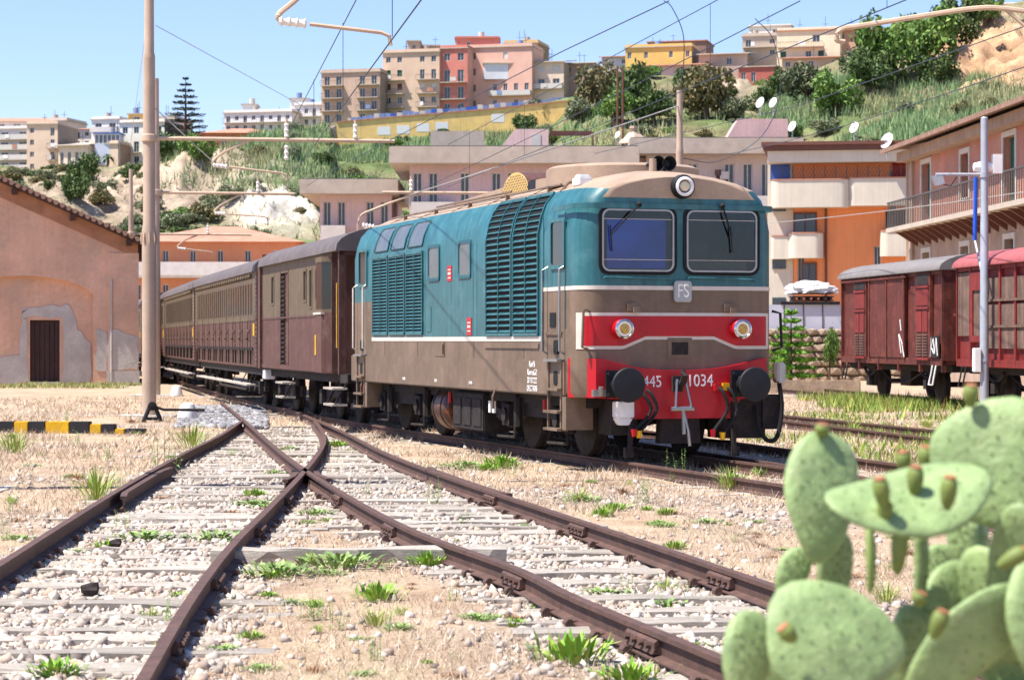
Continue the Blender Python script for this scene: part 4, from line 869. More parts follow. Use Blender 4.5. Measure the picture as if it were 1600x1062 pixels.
MR = mast('overhead_line_mast', 'slim tan mast rising behind the roof of the locomotive', at(1062, 531, 70) * Vector((1, 1, 0)) + Vector((0, 0, -.16)), 9.6, .14)
P = crossarm(MR, 6.35, -9.3, R(6), (-8.4,), -.12); MB().tube(crom([P(-7.6), P(-8.4, 0, -.1), P(-9.5, 0, -.5), P(-10.0, 0, -.8), P(-10.02, 0, -1.6)], 4), .035, 6).build('hanger_tube', 'armpaint', MR); insulator(MR, P(-9.9, 0, -1.0), (1, .1, -.15), 4, .09, .4); MB().tube([P(-9.5, 0, -1.05), P(-8.0, 0, -1.2)], .026, 5).build('steady_arm', 'armpaint', MR)
MB().tube(crom([(-.02, 0, 9.6), (.12, 0, 10.4), (.1, 0, 11.4), (-.25, 0, 12.2), (-.5, 0, 12.4)], 5), .016, 5).tube(crom([(.0, 0, 7.5), (1.2, .2, 7.4), (2.6, .4, 8.2), (3.2, .5, 9.6), (3.0, .5, 11.2), (2.4, .4, 11.9)], 5), .014, 5).build('jumper_wire', 'wire', MR)
insulator(MR, (.12, 0, 6.9), (1, 0, .2), 2, .08, .25)
M0 = mast('overhead_line_mast', 'near concrete mast just outside the left edge, its bracket reaching in', Vector((-6.75, 27, -.17)), 10.4, .16)
P = crossarm(M0, 6.60, 5.4, R(8), (5.1,)); registration(M0, P, 3.92, 4.9, -.86, -.98, 5.28)
MX = mast('overhead_line_mast', 'near mast beyond the right edge with a long curved bracket tube reaching in', Vector((9.4, 33, -.17)), 10.4, .16)
pts = [at(px, py, 33) - Vector((9.4, 33, -.17)) for px, py in ((1800, 60), (1680, 30), (1600, 40), (1570, 14), (1520, 14), (1450, 24), (1350, 40), (1315, 46), (1307, 62), (1320, 66))]
MB().tube(crom([Vector((-.1, 0, pts[0].z + .1))] + pts[:2], 4), .04, 7).tube(crom([pts[1]] + pts[3:], 4), .04, 7).build('bracket_tube', 'armpaint', MX); MB().tube([pts[1], pts[2], pts[3]], .03, 5).build('bracket_brace', 'armpaint', MX)
# steel lamp post on the right with floodlight arm and junction box; blue pipe behind
GP = at(1538, 531, 53) * Vector((1, 1, 0)) + Vector((0, 0, -.16)); lp = empty('lamp_post', GP, 0, 'grey steel post with a side arm before the red wagons', 'lamp post')
MB().lathe((0, 0, 0), (0, 0, 1), [(.105, 0), (.105, 2.6), (.10, 2.62), (.095, 4.6), (.09, 4.62), (.085, 7.05), (.06, 7.08)], 16).build('post', 'galv', lp)
MB().b2(-.26, -.1, -.14, .14, 1.05, 1.62).build('junction_box', 'white', lp, bevel=.015); MB().lathe((0, 0, 1.3), (0, 0, 1), [(.125, 0), (.125, .07)], 14).build('band_clamp', 'galv', lp); MB().lathe((0, 0, 5.65), (0, 0, 1), [(.115, 0), (.115, .12)], 14).build('band_clamp', 'galv', lp)
MB().tube([(-.08, 0, 5.72), (-1.15, 0, 5.72)], .04, 8).build('lamp_arm', 'galv', lp); f = MB().prism([(-1.25, 5.68), (-1.0, 5.68), (-.95, 5.5), (-1.15, 5.45)], FX, -.12, .12).build('floodlight', 'galv', lp); MB().tube([(-1.0, 0, 5.5), (-.8, 0, 5.45), (-.65, 0, 5.66)], .012, 4).build('lamp_cable', 'black', f)
f = MB().lathe((.05, .1, 5.9), (-1, 0, 0), [(.05, -.2), (.12, -.15), (.14, .1), (.10, .28), (.03, .3)], 14).build('siren', 'white', lp); MB().b2(.2, .42, -.05, .15, 5.75, 6.2).build('control_box', 'white', lp)
MB().lathe((0, 0, -.05), (0, 0, 1), [(.25, 0), (.25, .12), (.12, .14)], 14).build('base_plate', 'shedplaster', lp)
mat('bluepipe', '1f57c4', .5, 0, .1, 3); MB().tube([(-.1, .6, 4.2), (-.08, .6, 5.7)], .05, 8).build('blue_conduit', 'bluepipe', lp); MB().tube([(-.1, .6, 4.2), (-.04, .08, 3.4)], .03, 6).build('conduit_bend', 'galv', lp)
# overhead wires
def catenary(a, b, hs, label, n, sag=.35, r=.009, drops=0):
    """contact wire from a to b with its messenger wire hs above and droppers between"""
    o = empty('overhead_wire', (0, 0, 0), 0, label, 'wire'); a, b = Vector(a), Vector(b)
    MB().tube([a + (b - a) * (k / n) for k in range(n + 1)], r, 5).build('contact_wire', 'wire', o)
    mz = lambda t: hs - sag * 4 * ((t * drops) % 1) * (1 - (t * drops) % 1) if drops else hs
    MB().tube([a + (b - a) * (k / 60) + Vector((0, 0, mz(k / 60))) for k in range(61)], r, 5).build('messenger_wire', 'wire', o)
    for k in range(n):
        t = (k + .5) / n; p = a + (b - a) * t; MB().tube([p + Vector((-.02, 0, 0)), p + Vector((-.02, 0, mz(t)))], .006, 4).build('dropper', 'wire', o)
    return o
wa = at(608, 65, 27); wb = at(462, 262, 53); wc = at(430, 318, 72); d = wa - wb
catenary(wa + d * .55, wb + (wc - wb) * .3, 1.3, 'contact and messenger wires running up the left side of the sky', 5, .2)
catenary(at(1600, -75, 26), at(700, 292, 72), 1.35, 'contact and messenger wires crossing above the locomotive', 5, .3)
def singlewire(pts, label, r=.009, m='wire', sag=0):
    P = [at(*p) for p in pts]
    if sag: a, b = P[0], P[-1]; P = [a + (b - a) * (k / 14) - Vector((0, 0, sag * 4 * (k/14) * (1 - k/14))) for k in range(15)]
    return tag(MB().tube(P, r, 5).build('overhead_wire', m, None), label, 'wire')
singlewire([(1045, 2, 30), (880, 80, 36), (540, 255, 62), (480, 290, 75)], 'dark wire falling left from the top centre behind the pink flats')
singlewire([(1250, 2, 34), (1110, 78, 40), (870, 205, 62), (560, 340, 90)], 'dark wire falling from the top above the yellow house', sag=.1)
singlewire([(1600, 42, 40), (1250, 165, 62), (930, 240, 88)], 'dark wire sweeping down from the right edge over the green slope', .011)
singlewire([(1600, 105, 44), (1340, 190, 70), (1080, 250, 92)], 'lowest dark wire crossing before the orange building', .011, sag=.25)
singlewire([(1062, 165, 70), (780, 260, 64), (640, 305, 67)], 'pale wire from the slim mast to the far bracket arm', .02, 'wirepale')
singlewire([(243, 40, 53), (480, 170, 75), (560, 230, 88)], 'thin pale stay wire leaving the top of the thick mast', .010, 'wirepale')
singlewire([(1180, 350, 108), (1430, 326, 86), (1600, 300, 70)], 'pale cable strung in front of the orange building', .016, 'wirepale', sag=.1)
# ------------------------------------------------------------ goods wagons
def wagon(p, L, name, label, body, roofm, style):
    w_ = empty(name, p, WT, label, 'goods wagon', 'red goods wagons on the far siding'); H = 1.38; z0, z1 = 1.12, 3.45
    MB().b2(-H + .06, H - .06, .06, L - .06, z0, z1).build('body', body, w_)
    rp = [(-H - .12, z1 - .02)] + [((H + .12) * math.cos(math.pi - math.pi * k / 12), z1 + .02 + .42 * math.sin(math.pi * k / 12)) for k in range(13)] + [(H + .12, z1 - .02)]
    MB().prism(rp, FX, -.06, L + .06).build('roof', roofm, w_, 40)
    for y in np.arange(.0, L + .01, L / 9 if style else L / 5): MB().b2(-H - .03, -H + .08, y - .05 if y > .1 else y, y + .05 if y < L - .1 else y, z0 - .3 if style == 0 else z0, z1).build('stanchion', body, w_)
    MB().b2(-H - .02, -H + .08, 0, L, z0 - .12, z0 + .06).b2(-H - .01, -H + .08, 0, L, z1 - .12, z1).b2(-H + .0, H, -.0, .08, z0 - .1, z0 + .05).build('sole_bar', body, w_)
    MB().b2(-1.1, 1.1, .1, L - .1, .82, 1.04).build('underframe', 'under', w_)
    for y in (L * .22, L * .78):
        for s in (-1, 1):
            MB().lathe((s * .68, y, .48), (s, 0, 0), [(.1, .14), (.44, .13), (.48, .1), (.48, .02), (.5, 0), (.5, -.03), (.1, -.03)], 22).build('wheel', 'under', w_)
            MB().prism([(y - .5, .95), (y + .5, .95), (y + .2, .35), (y - .2, .35)], lambda u, v, d: (d, u, v), s * .98, s * 1.06).b2(s*1.02, s*1.2, y - .14, y + .14, .36, .62).build('axle_guard', 'under', w_)
            MB().tube([(s*1.12, y - .6, .86), (s*1.12, y - .3, .70), (s*1.12, y, .64), (s*1.12, y + .3, .70), (s*1.12, y + .6, .86)], .045, 5).build('leaf_spring', 'under', w_)
        MB().cyl((-.75, y, .48), (.75, y, .48), .07, n=8).build('axle', 'under', w_)
    MB().tube([(-1.0, L*.3, .8), (-1.0, L*.45, .5), (-1.0, L*.6, .5), (-1.0, L*.7, .8)], .03, 5).b2(-.9, -.5, L*.45, L*.55, .4, .85).build('brake_gear', 'under', w_)
    for s in (-1, 1):
        for e, d in ((0, -1), (L, 1)): MB().cyl((s * .875, e, 1.05), (s * .875, e + .4 * d, 1.05), .08, n=10).lathe((s * .875, e + .4 * d, 1.05), (0, d, 0), [(.2, 0), (.2, .04), (.05, .05)], 14).build('buffer', 'under', w_)
    for y in (.5, L - .75): MB().tube([(-H - .02, y, 1.0), (-H - .12, y, .5), (-H - .12, y + .3, .5), (-H - .02, y + .3, 1.0)], .025, 5).build('step', 'under' if y > 1 else 'white', w_)
    return w_, H, z0, z1
LW = 9.4
w1, H, z0, z1 = wagon(W0 - dW * 10.1, LW, 'goods_wagon', 'dark rusty red boxcar with grey roof and hinged vents', 'boxred', 'boxroof', 0)
for c in (1.55, 7.35):
    v = MB().b2(-H - .05, -H + .05, c - .62, c + .62, z0 + .02, z1 - .05).build('vent_bay', 'boxred', w1, bevel=.01)
    MB().b2(-H - .065, -H - .05, c - .5, c + .5, 2.55, 2.98).build('vent_flap', 'boxred2', v); MB().b2(-H - .06, -H - .05, c - .5, c + .5, 3.08, 3.36).build('vent_opening', 'under', v)
    for z in (2.48, 3.03, 1.16): MB().b2(-H - .09, -H - .05, c - .56, c + .56, z - .03, z + .03).build('vent_rail', 'boxred2', v)
    for s in (-.25, .25):
        MB().b2(-H - .072, -H - .05, c + s - .22, c + s + .22, 1.86, 2.4).build('vent_door', 'boxred2', v)
        for k in range(8): MB().b2(-H - .075, -H - .05, c + s - .2, c + s + .2, 1.24 + k * .075, 1.27 + k * .075).build('slat', 'boxwood', v)
MB().b2(-H - .045, -H + .05, 3.15, 6.4, z0 + .06, z1 - .08).build('sliding_door', 'boxred', w1); 
for y in (3.15, 4.75, 6.4): MB().b2(-H - .075, -H - .03, y - .05, y + .05, z0 + .04, z1 - .05).build('door_post', 'boxred', w1)
MB().b2(-H - .10, -H - .04, 2.9, 9.2, z1 - .14, z1 - .09).build('door_rail', 'boxred', w1); MB().b2(-H - .07, -H - .04, .15, .85, 1.2, 1.75).build('notice_board', 'under', w1)
gr = MB()
for a, b in (((.2, 1.25), (.3, 1.7)), ((.3, 1.7), (.42, 1.3)), ((.42, 1.3), (.55, 1.68)), ((.55, 1.68), (.7, 1.45)), ((.7, 1.45), (.5, 1.3)), ((.72, 1.7), (.78, 1.22)), ((3.3, 1.3), (3.5, 1.8)), ((3.5, 1.8), (3.2, 1.55)), ((3.25, 1.6), (3.05, 1.2)), ((3.3, 1.9), (3.4, 2.2))): gr.tube([(-H - .082, a[0], a[1]), (-H - .082, b[0], b[1])], .014, 4)
gr.build('chalk_scribble', 'white', w1)
MB().b2(-H, H, -.02, .06, z0, z1).b2(-.7, .7, -.06, -.02, z0 + .1, 3.0).build('end_wall', 'boxred', w1)
w2, H, z0, z1 = wagon(W0 - dW * 20.6, LW, 'goods_wagon', 'brighter red wagon with pink roof and timber panels at the right edge', 'boxred2', 'pinkroof', 1)
for k in range(9):
    a = L_ = LW / 9; y = k * a
    if k in (8,):  v = MB().b2(-H - .01, -H + .05, y + .1, y + a - .1, 1.75, 3.3).build('timber_panel', 'boxwood', w2)
    elif k == 7: v = MB().ring([(y + .08, 1.6), (y + a - .08, 1.6), (y + a - .08, 3.3), (y + .08, 3.3)], [(y + .2, 1.75), (y + a - .2, 1.75), (y + a - .2, 2.85), (y + .2, 2.85)], SX, -H - .04, -H + .05).build('framed_panel', 'boxred2', w2); MB().b2(-H + .0, -H + .055, y + .2, y + a - .2, 1.75, 2.85).build('panel_board', 'boxwood', v)
    else:
        for z in (1.45, 2.0, 2.62): v = MB().b2(-H - .005, -H + .05, y + .09, y + a - .09, z, z + .5).build('grey_panel', 'boxwood', w2)
        for z in (1.97, 2.59): MB().b2(-H - .045, -H + .05, y, y + a, z - .03, z + .03).build('cross_rail', 'boxwood', w2)
e2 = MB().b2(-H, H, LW - .05, LW + .03, z0, z1).build('end_wall', 'boxred2', w2); MB().b2(-.9, .9, LW + .03, LW + .05, 1.3, 2.2).build('dark_opening', 'under', e2); MB().b2(-H, H, LW + .03, LW + .3, 2.25, 2.31).build('brakeman_shelf', 'boxred2', e2)
# ------------------------------------------------------------ buildings
WN = ('frame_white', 'glass_far', 'shutter_green', 'shutter_white', 'shutter_brown')
mat('frame_white', 'c9c2b8', .7, 0, .08, 3); mat('glass_far', '39434a', .15, 0, .25, .6, spec=.6); mat('shutter_green', '2f5a4a', .7, 0, .1, 2); mat('shutter_white', 'cfcac2', .7, 0, .1, 2); mat('shutter_brown', '6a4438', .7, 0, .1, 2)
mat('fence_blue', '7b90b8', .7, 0, .2, .5); mat('railing', '5b5653', .6, .2, .1, 3); mat('slab', 'b5a898', .85, 0, .12, 1, dirt='9c8d7d', dirtamt=.4); mat('terracotta', 'b58069', .9, 0, .2, 1.2, .6, 6, fine=.15); mat('awning_blue', '3a63b0', .6, 0, .15, 1); mat('dish', 'd9d6d0', .5, 0, .05, 2)
def pl(c, n=None, dirt=None): 
    nm = 'plaster_' + (n or c); c = hexc(c); g_ = sum(c) / 3; c = tuple(min(.74, (v * .82 + g_ * .18) * 1.5) for v in c)
    return nm if nm in MATS else (mat(nm, c, .9, 0, .10, .35, .15, 4, streak=.07, fine=.05, dirt=dirt, dirtamt=.35), nm)[1]
def wallx(mb, W, z0, z1, holes, depth, y=0, x0=0):
    """front wall in the plane y, facing -Y, spanning x0..x0+W, with real openings"""
    cx = sorted({x0, x0 + W, *[h[0] for h in holes], *[h[1] for h in holes]}); cz = sorted({z0, z1, *[h[2] for h in holes], *[h[3] for h in holes]})
    for a, b in zip(cx, cx[1:]):
        for c, d in zip(cz, cz[1:]):
            mx, mz = (a + b) / 2, (c + d) / 2
            if not any(h[0] < mx < h[1] and h[2] < mz < h[3] for h in holes): mb.add([(a, y, c), (b, y, c), (b, y, d), (a, y, d)], [(0, 1, 2, 3)])
    for h in holes:
        a, b, c, d = h[:4]; k = y + depth
        mb.add([(a, y, c), (b, y, c), (b, y, d), (a, y, d), (a, k, c), (b, k, c), (b, k, d), (a, k, d)], [(1, 0, 4, 5), (2, 1, 5, 6), (3, 2, 6, 7), (0, 3, 7, 4), (4, 5, 6, 7)])
def window(par, a, b, c, d, y, kind, name='window'):
    """frame set into the opening with its pane, or closed shutters"""
    t = min(.09, (b - a) * .12); fm = {'w': 'frame_white', 'd': 'frame_white', 's': 'shutter_green', 'u': 'shutter_white', 'b': 'shutter_brown'}[kind]
    f = MB().ring([(a, c), (b, c), (b, d), (a, d)], [(a + t, c + t), (b - t, c + t), (b - t, d - t), (a + t, d - t)], FX, y + .10, y + .17).build(name, fm, par, 0)
    m = 'glass_far' if kind in 'wd' else fm
    MB().b2(a + t, b - t, y + .135, y + .15, c + t, d - t).build('pane' if kind in 'wd' else 'shutter_leaf', m, f, 0)
    if kind in 'wd': MB().b2((a + b) / 2 - t * .4, (a + b) / 2 + t * .4, y + .115, y + .16, c + t, d - t).build('mullion', fm, f, 0)
    return f
def building(label, px0, px1, pyt, pyb, Y, col, rows=(), depth=10, rot=0, balc=(), roof='flat', roofm='slab', sidecol=None, name='apartment_building', cat='building', group=None, sink=4, wz=(.28, .75), fl0=0, railm='railing', parapet=.5, wfrac=.46):
    """a block whose street front spans px0..px1 (photo columns) at distance Y; rows: one string per storey from the top, one letter per bay"""
    A = at(px0, pyb, Y); W = (px1 - px0) / F * Y; H = (pyb - pyt) / F * Y
    b = empty(name, A, rot, label, cat, group); m = pl(col); nr = len(rows); fh = H / nr if nr else H; holes = []; info = []
    for r, row in enumerate(rows):
        zb_ = H - (r + 1) * fh; n = len(row); bw = W / n
        for k, ch in enumerate(row):
            if ch == '.': continue
            ww = min(bw * wfrac, 1.5); cx_ = bw * (k + .5); tall = ch in 'd'
            h = (cx_ - ww / 2, cx_ + ww / 2, zb_ + (.05 if tall else fh * wz[0]), zb_ + fh * wz[1]); holes.append(h); info.append((h, ch))
    mb = MB(); wallx(mb, W, 0, H, holes, .2)
    mb.add([(0, 0, 0), (0, depth, 0), (0, depth, H), (0, 0, H)], [(0, 3, 2, 1)[::-1]]); mb.add([(W, 0, 0), (W, depth, 0), (W, depth, H), (W, 0, H)], [(0, 1, 2, 3)]); mb.add([(0, depth, 0), (W, depth, 0), (W, depth, H), (0, depth, H)], [(3, 2, 1, 0)])
    mb.add([(0, 0, -sink), (W, 0, -sink), (W, 0, 0), (0, 0, 0)], [(0, 1, 2, 3)]); mb.add([(0, 0, -sink), (0, depth, -sink), (0, depth, 0), (0, 0, 0)], [(0, 1, 2, 3)]); mb.add([(W, 0, -sink), (W, depth, -sink), (W, depth, 0), (W, 0, 0)], [(0, 1, 2, 3)])
    mb.build('wall', m, b, 0, recalc=False)
    if sidecol: MB().b2(W + .005, W + .04, 0.02, depth, -sink, H - .02).build('side_wall', pl(sidecol), b, 0)  # mostly darker plaster: shade of the right flank put into the colour
    for h, ch in info: window(b, *h, 0, ch)
    if roof == 'flat':
        MB().b2(-.25, W + .25, -.3, depth + .2, H, H + .22).build('cornice', roofm, b, 0)
        if parapet: MB().b2(0, W, 0, .2, H + .22, H + .22 + parapet).b2(0, .2, .2, depth, H + .22, H + .22 + parapet).b2(W - .2, W, .2, depth, H + .22, H + .22 + parapet).build('parapet', m, b, 0)
    elif roof == 'hip':
        e = .6; rh = min(W, depth) * .12
        MB().add([(-e, -e, H), (W + e, -e, H), (W + e, depth + e, H), (-e, depth + e, H), (min(W, depth) * .42, depth * .5, H + rh), (W - min(W, depth) * .42, depth * .5, H + rh)], [(0, 1, 5, 4), (1, 2, 5), (2, 3, 4, 5), (3, 0, 4), (3, 2, 1, 0)]).build('roof', roofm, b, 0)
    elif roof == 'shed':
        MB().add([(-.5, -.7, H - .1), (W + .5, -.7, H - .1), (W + .5, depth, H + 1.3), (-.5, depth, H + 1.3), (-.5, -.7, H + .1), (W + .5, -.7, H + .1), (W + .5, depth, H + 1.5), (-.5, depth, H + 1.5)], [(3, 2, 1, 0), (4, 5, 6, 7), (0, 1, 5, 4), (1, 2, 6, 5), (3, 0, 4, 7), (2, 3, 7, 6)]).build('roof', roofm, b, 0)
    if Y > 400:
        rc = random.Random(int(px0 * 3 + pyt))
        for k in range(rc.randint(0, 2)):
            x = rc.uniform(.1, .9) * W; zr = H + (.22 if roof == 'flat' else .5); MB().tube([(x, 3, zr), (x, 3, zr + rc.uniform(1.6, 3))], .05, 4).b2(x - .6, x + .6, 2.97, 3.03, zr + 1.4, zr + 1.47).build('aerial', 'railing', b, 0)
        if roof == 'flat' and rc.random() < .6: x = rc.uniform(.2, .8) * W; MB().cyl((x, 2, H + .2), (x, 2, H + 1.5), .6, n=10).build('water_tank', rc.choice(('frame_white', 'fence_blue', 'slab')), b, 0)
    for r, k0, k1, solid in balc:
        if Y > 400 and random.random() < .55:
            n_ = len(rows[r]); xx = W / n_ * (k0 + random.uniform(.2, .6) * (k1 - k0)); zz = H - (r + 1) * fh
            MB().b2(xx, xx + random.uniform(.7, 1.4), -1.22, -1.19, zz + .2, zz + .95).build('laundry', random.choice(('white', 'fence_blue', 'terracotta', 'frame_white')), b, 0)
        n = len(rows[r]); bw = W / n; zb_ = H - (r + 1) * fh; x0, x1 = k0 * bw + .15, k1 * bw - .15
        s = MB().b2(x0, x1, -1.15, .0, zb_ - .16, zb_ + .02).build('balcony', 'slab', b, 0)
        if solid: MB().b2(x0, x1, -1.15, -1.05, zb_ + .02, zb_ + .95).b2(x0, x0 + .1, -1.05, 0, zb_ + .02, zb_ + .95).b2(x1 - .1, x1, -1.05, 0, zb_ + .02, zb_ + .95).build('balcony_parapet', solid if isinstance(solid, str) else 'frame_white', s, 0)
        else:
            rl = MB(); q = x0
            while q <= x1: rl.b2(q - .02, q + .02, -1.13, -1.09, zb_, zb_ + .95); q += .35
            rl.b2(x0, x1, -1.14, -1.08, zb_ + .92, zb_ + .98).build('balcony_railing', railm, s, 0)
    return b, W, H
YB = 452
G = 'houses of the hilltop town'
def bl(*a, **k):
    if len(a) < 9 and 'rot' not in k: k['rot'] = R(-14)
    return building(*a, group=G, **k)[0]
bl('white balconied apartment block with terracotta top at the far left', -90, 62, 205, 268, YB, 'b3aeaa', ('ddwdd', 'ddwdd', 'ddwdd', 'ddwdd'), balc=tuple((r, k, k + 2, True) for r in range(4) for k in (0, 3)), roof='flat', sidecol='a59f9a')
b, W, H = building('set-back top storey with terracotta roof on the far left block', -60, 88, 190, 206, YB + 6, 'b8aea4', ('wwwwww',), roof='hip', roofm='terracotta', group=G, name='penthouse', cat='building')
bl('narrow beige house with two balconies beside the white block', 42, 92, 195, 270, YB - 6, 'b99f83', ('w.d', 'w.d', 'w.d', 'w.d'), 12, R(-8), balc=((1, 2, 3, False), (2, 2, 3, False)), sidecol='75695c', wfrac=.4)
bl('low cream row house below the shade-brown wall', 91, 141, 228, 268, YB - 8, 'c4ab8e', ('wdww',), roof='shed', roofm='slab')
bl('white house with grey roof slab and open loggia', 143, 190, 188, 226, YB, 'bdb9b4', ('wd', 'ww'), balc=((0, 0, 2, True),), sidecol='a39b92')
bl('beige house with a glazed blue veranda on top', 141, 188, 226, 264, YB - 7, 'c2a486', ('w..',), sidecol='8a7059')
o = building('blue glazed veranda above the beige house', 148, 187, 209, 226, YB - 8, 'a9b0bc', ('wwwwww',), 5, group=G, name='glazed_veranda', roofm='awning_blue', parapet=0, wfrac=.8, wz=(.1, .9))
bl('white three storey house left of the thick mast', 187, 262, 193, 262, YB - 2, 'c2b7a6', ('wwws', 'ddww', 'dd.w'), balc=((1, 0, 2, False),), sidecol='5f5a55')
bl('yellow roof cabin on the white house', 200, 226, 179, 193, YB + 3, 'c2973f', ('w',), 5, parapet=0)
bl('grey shaded block behind the tall pine', 240, 275, 187, 250, YB + 8, '8c8780', ('w.', 'w.', '.w'))
bl('villa with terracotta roof and orange porch right of the pine', 318, 428, 208, 246, YB - 10, 'a9673a', ('.wd.w',), 12, roof='hip', roofm='terracotta')
bl('long white modern terrace left of the tan flats', 350, 462, 178, 208, YB + 10, 'bcbdc0', ('dwdwdwdw', 'dwdwdwdw'), balc=((0, 0, 8, False), (1, 0, 4, False)))
bl('second white modern terrace, stepping up towards the tan flats', 460, 512, 166, 200, YB + 12, 'bdbfc2', ('dwdw', 'dwdw'), balc=((0, 0, 4, False),))
bl('white stair tower on the modern terrace', 378, 400, 164, 178, YB + 14, 'c5c2bd', ('.',), 6, parapet=0)
bl('white roof pavilion on the second terrace', 453, 482, 155, 167, YB + 16, 'c5c0b6', ('.',), 6, parapet=0)
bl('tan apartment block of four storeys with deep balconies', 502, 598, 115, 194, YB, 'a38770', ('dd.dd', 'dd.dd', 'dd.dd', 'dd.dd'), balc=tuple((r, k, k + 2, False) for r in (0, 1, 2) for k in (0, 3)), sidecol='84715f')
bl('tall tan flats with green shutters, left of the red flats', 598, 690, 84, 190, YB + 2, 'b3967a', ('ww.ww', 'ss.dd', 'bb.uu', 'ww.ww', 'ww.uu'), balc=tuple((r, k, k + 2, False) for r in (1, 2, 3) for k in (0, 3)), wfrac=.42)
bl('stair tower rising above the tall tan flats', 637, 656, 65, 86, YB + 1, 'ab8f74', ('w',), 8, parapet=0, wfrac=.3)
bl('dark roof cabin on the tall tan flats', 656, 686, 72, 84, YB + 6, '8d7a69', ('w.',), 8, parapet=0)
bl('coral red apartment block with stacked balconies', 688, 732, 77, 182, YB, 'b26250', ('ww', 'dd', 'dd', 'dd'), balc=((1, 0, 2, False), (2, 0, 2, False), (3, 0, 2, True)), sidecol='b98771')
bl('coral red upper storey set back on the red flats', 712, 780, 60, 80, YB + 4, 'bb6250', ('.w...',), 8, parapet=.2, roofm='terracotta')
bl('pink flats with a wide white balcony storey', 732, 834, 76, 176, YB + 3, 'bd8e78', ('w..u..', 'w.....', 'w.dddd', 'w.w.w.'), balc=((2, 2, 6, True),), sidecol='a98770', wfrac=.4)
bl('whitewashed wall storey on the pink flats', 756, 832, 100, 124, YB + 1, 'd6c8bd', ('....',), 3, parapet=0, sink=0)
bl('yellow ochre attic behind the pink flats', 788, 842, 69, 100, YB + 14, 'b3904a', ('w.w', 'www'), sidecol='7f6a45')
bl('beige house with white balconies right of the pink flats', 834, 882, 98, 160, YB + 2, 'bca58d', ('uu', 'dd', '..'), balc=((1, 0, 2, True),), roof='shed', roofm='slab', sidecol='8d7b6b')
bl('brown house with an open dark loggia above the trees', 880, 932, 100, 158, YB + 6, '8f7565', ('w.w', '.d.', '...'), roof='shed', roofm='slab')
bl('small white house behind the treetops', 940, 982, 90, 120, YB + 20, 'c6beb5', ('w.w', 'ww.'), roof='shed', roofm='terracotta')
bl('bright yellow house with shade-brown side wall on the crest', 977, 1082, 76, 122, YB + 4, 'bd973c', ('w.w..w.w', '.......'), sidecol='6b5749', roofm='slab')
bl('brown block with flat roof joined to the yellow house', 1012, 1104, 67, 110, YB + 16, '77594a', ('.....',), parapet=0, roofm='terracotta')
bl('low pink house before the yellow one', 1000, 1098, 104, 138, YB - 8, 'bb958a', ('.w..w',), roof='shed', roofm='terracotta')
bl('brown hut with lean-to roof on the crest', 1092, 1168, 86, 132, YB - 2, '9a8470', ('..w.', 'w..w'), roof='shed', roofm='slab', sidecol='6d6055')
bl('grey tan house with a roof terrace', 1160, 1216, 58, 92, YB + 8, 'a08f7e', ('d.w', 'w.w'), balc=((0, 0, 3, False),))
bl('pale top storey with glass balustrade on the crest', 1170, 1236, 43, 60, YB + 14, 'c5b8aa', ('w.w.',), parapet=.2)
bl('small red house with white windows', 1154, 1216, 106, 142, YB - 10, '9a4a3c', ('ww..',), parapet=0, wz=(.35, .8))
bl('cream house with green shutters and a long roof', 1214, 1312, 50, 100, YB, 'c4ae8c', ('..w.', 's.ws.'), roofm='terracotta', balc=((0, 0, 3, False),))
bl('patchwork house of orange and grey walls below the cream one', 1222, 1312, 92, 128, YB - 12, 'a98a70', ('w.d.w', 'w.w..'), roof='shed', roofm='terracotta')
bl('salmon house with low tiled roof right of the cream house', 1305, 1400, 48, 96, YB + 2, 'b08468', ('w..w.', '.w..w'), roof='shed', roofm='terracotta')
bl('long brown gabled house behind the big trees', 1395, 1458, 42, 80, YB + 8, '8f614c', ('.w.w',), roof='shed', roofm='terracotta')
bl('pale house at the top right edge of the hill', 1492, 1575, 14, 44, YB + 18, 'c6af98', ('w.w.', '....'), roof='shed', roofm='terracotta'); bl('white house on the skyline at the right edge', 1560, 1640, 8, 34, YB + 26, 'cabcaa', ('w..w',), parapet=.2)
bl('pale low house behind the foot of the tall pine', 268, 322, 212, 250, YB + 4, 'b3a595', ('w.w.w', 'w.d.w'), roof='shed', roofm='terracotta')
bl('white narrow house left of the house with the loggia', 100, 146, 203, 232, YB + 10, 'bab2a8', ('wdw', 'wdw'), roof='hip', roofm='terracotta')
bl('grey white house between the villa and the white terrace', 420, 468, 186, 214, YB + 22, 'b5b0aa', ('w.ww', 'wdw.'))
bl('far beige block on the skyline behind the white block', 62, 108, 190, 220, YB + 26, 'b5a592', ('wwww', 'wwww'))
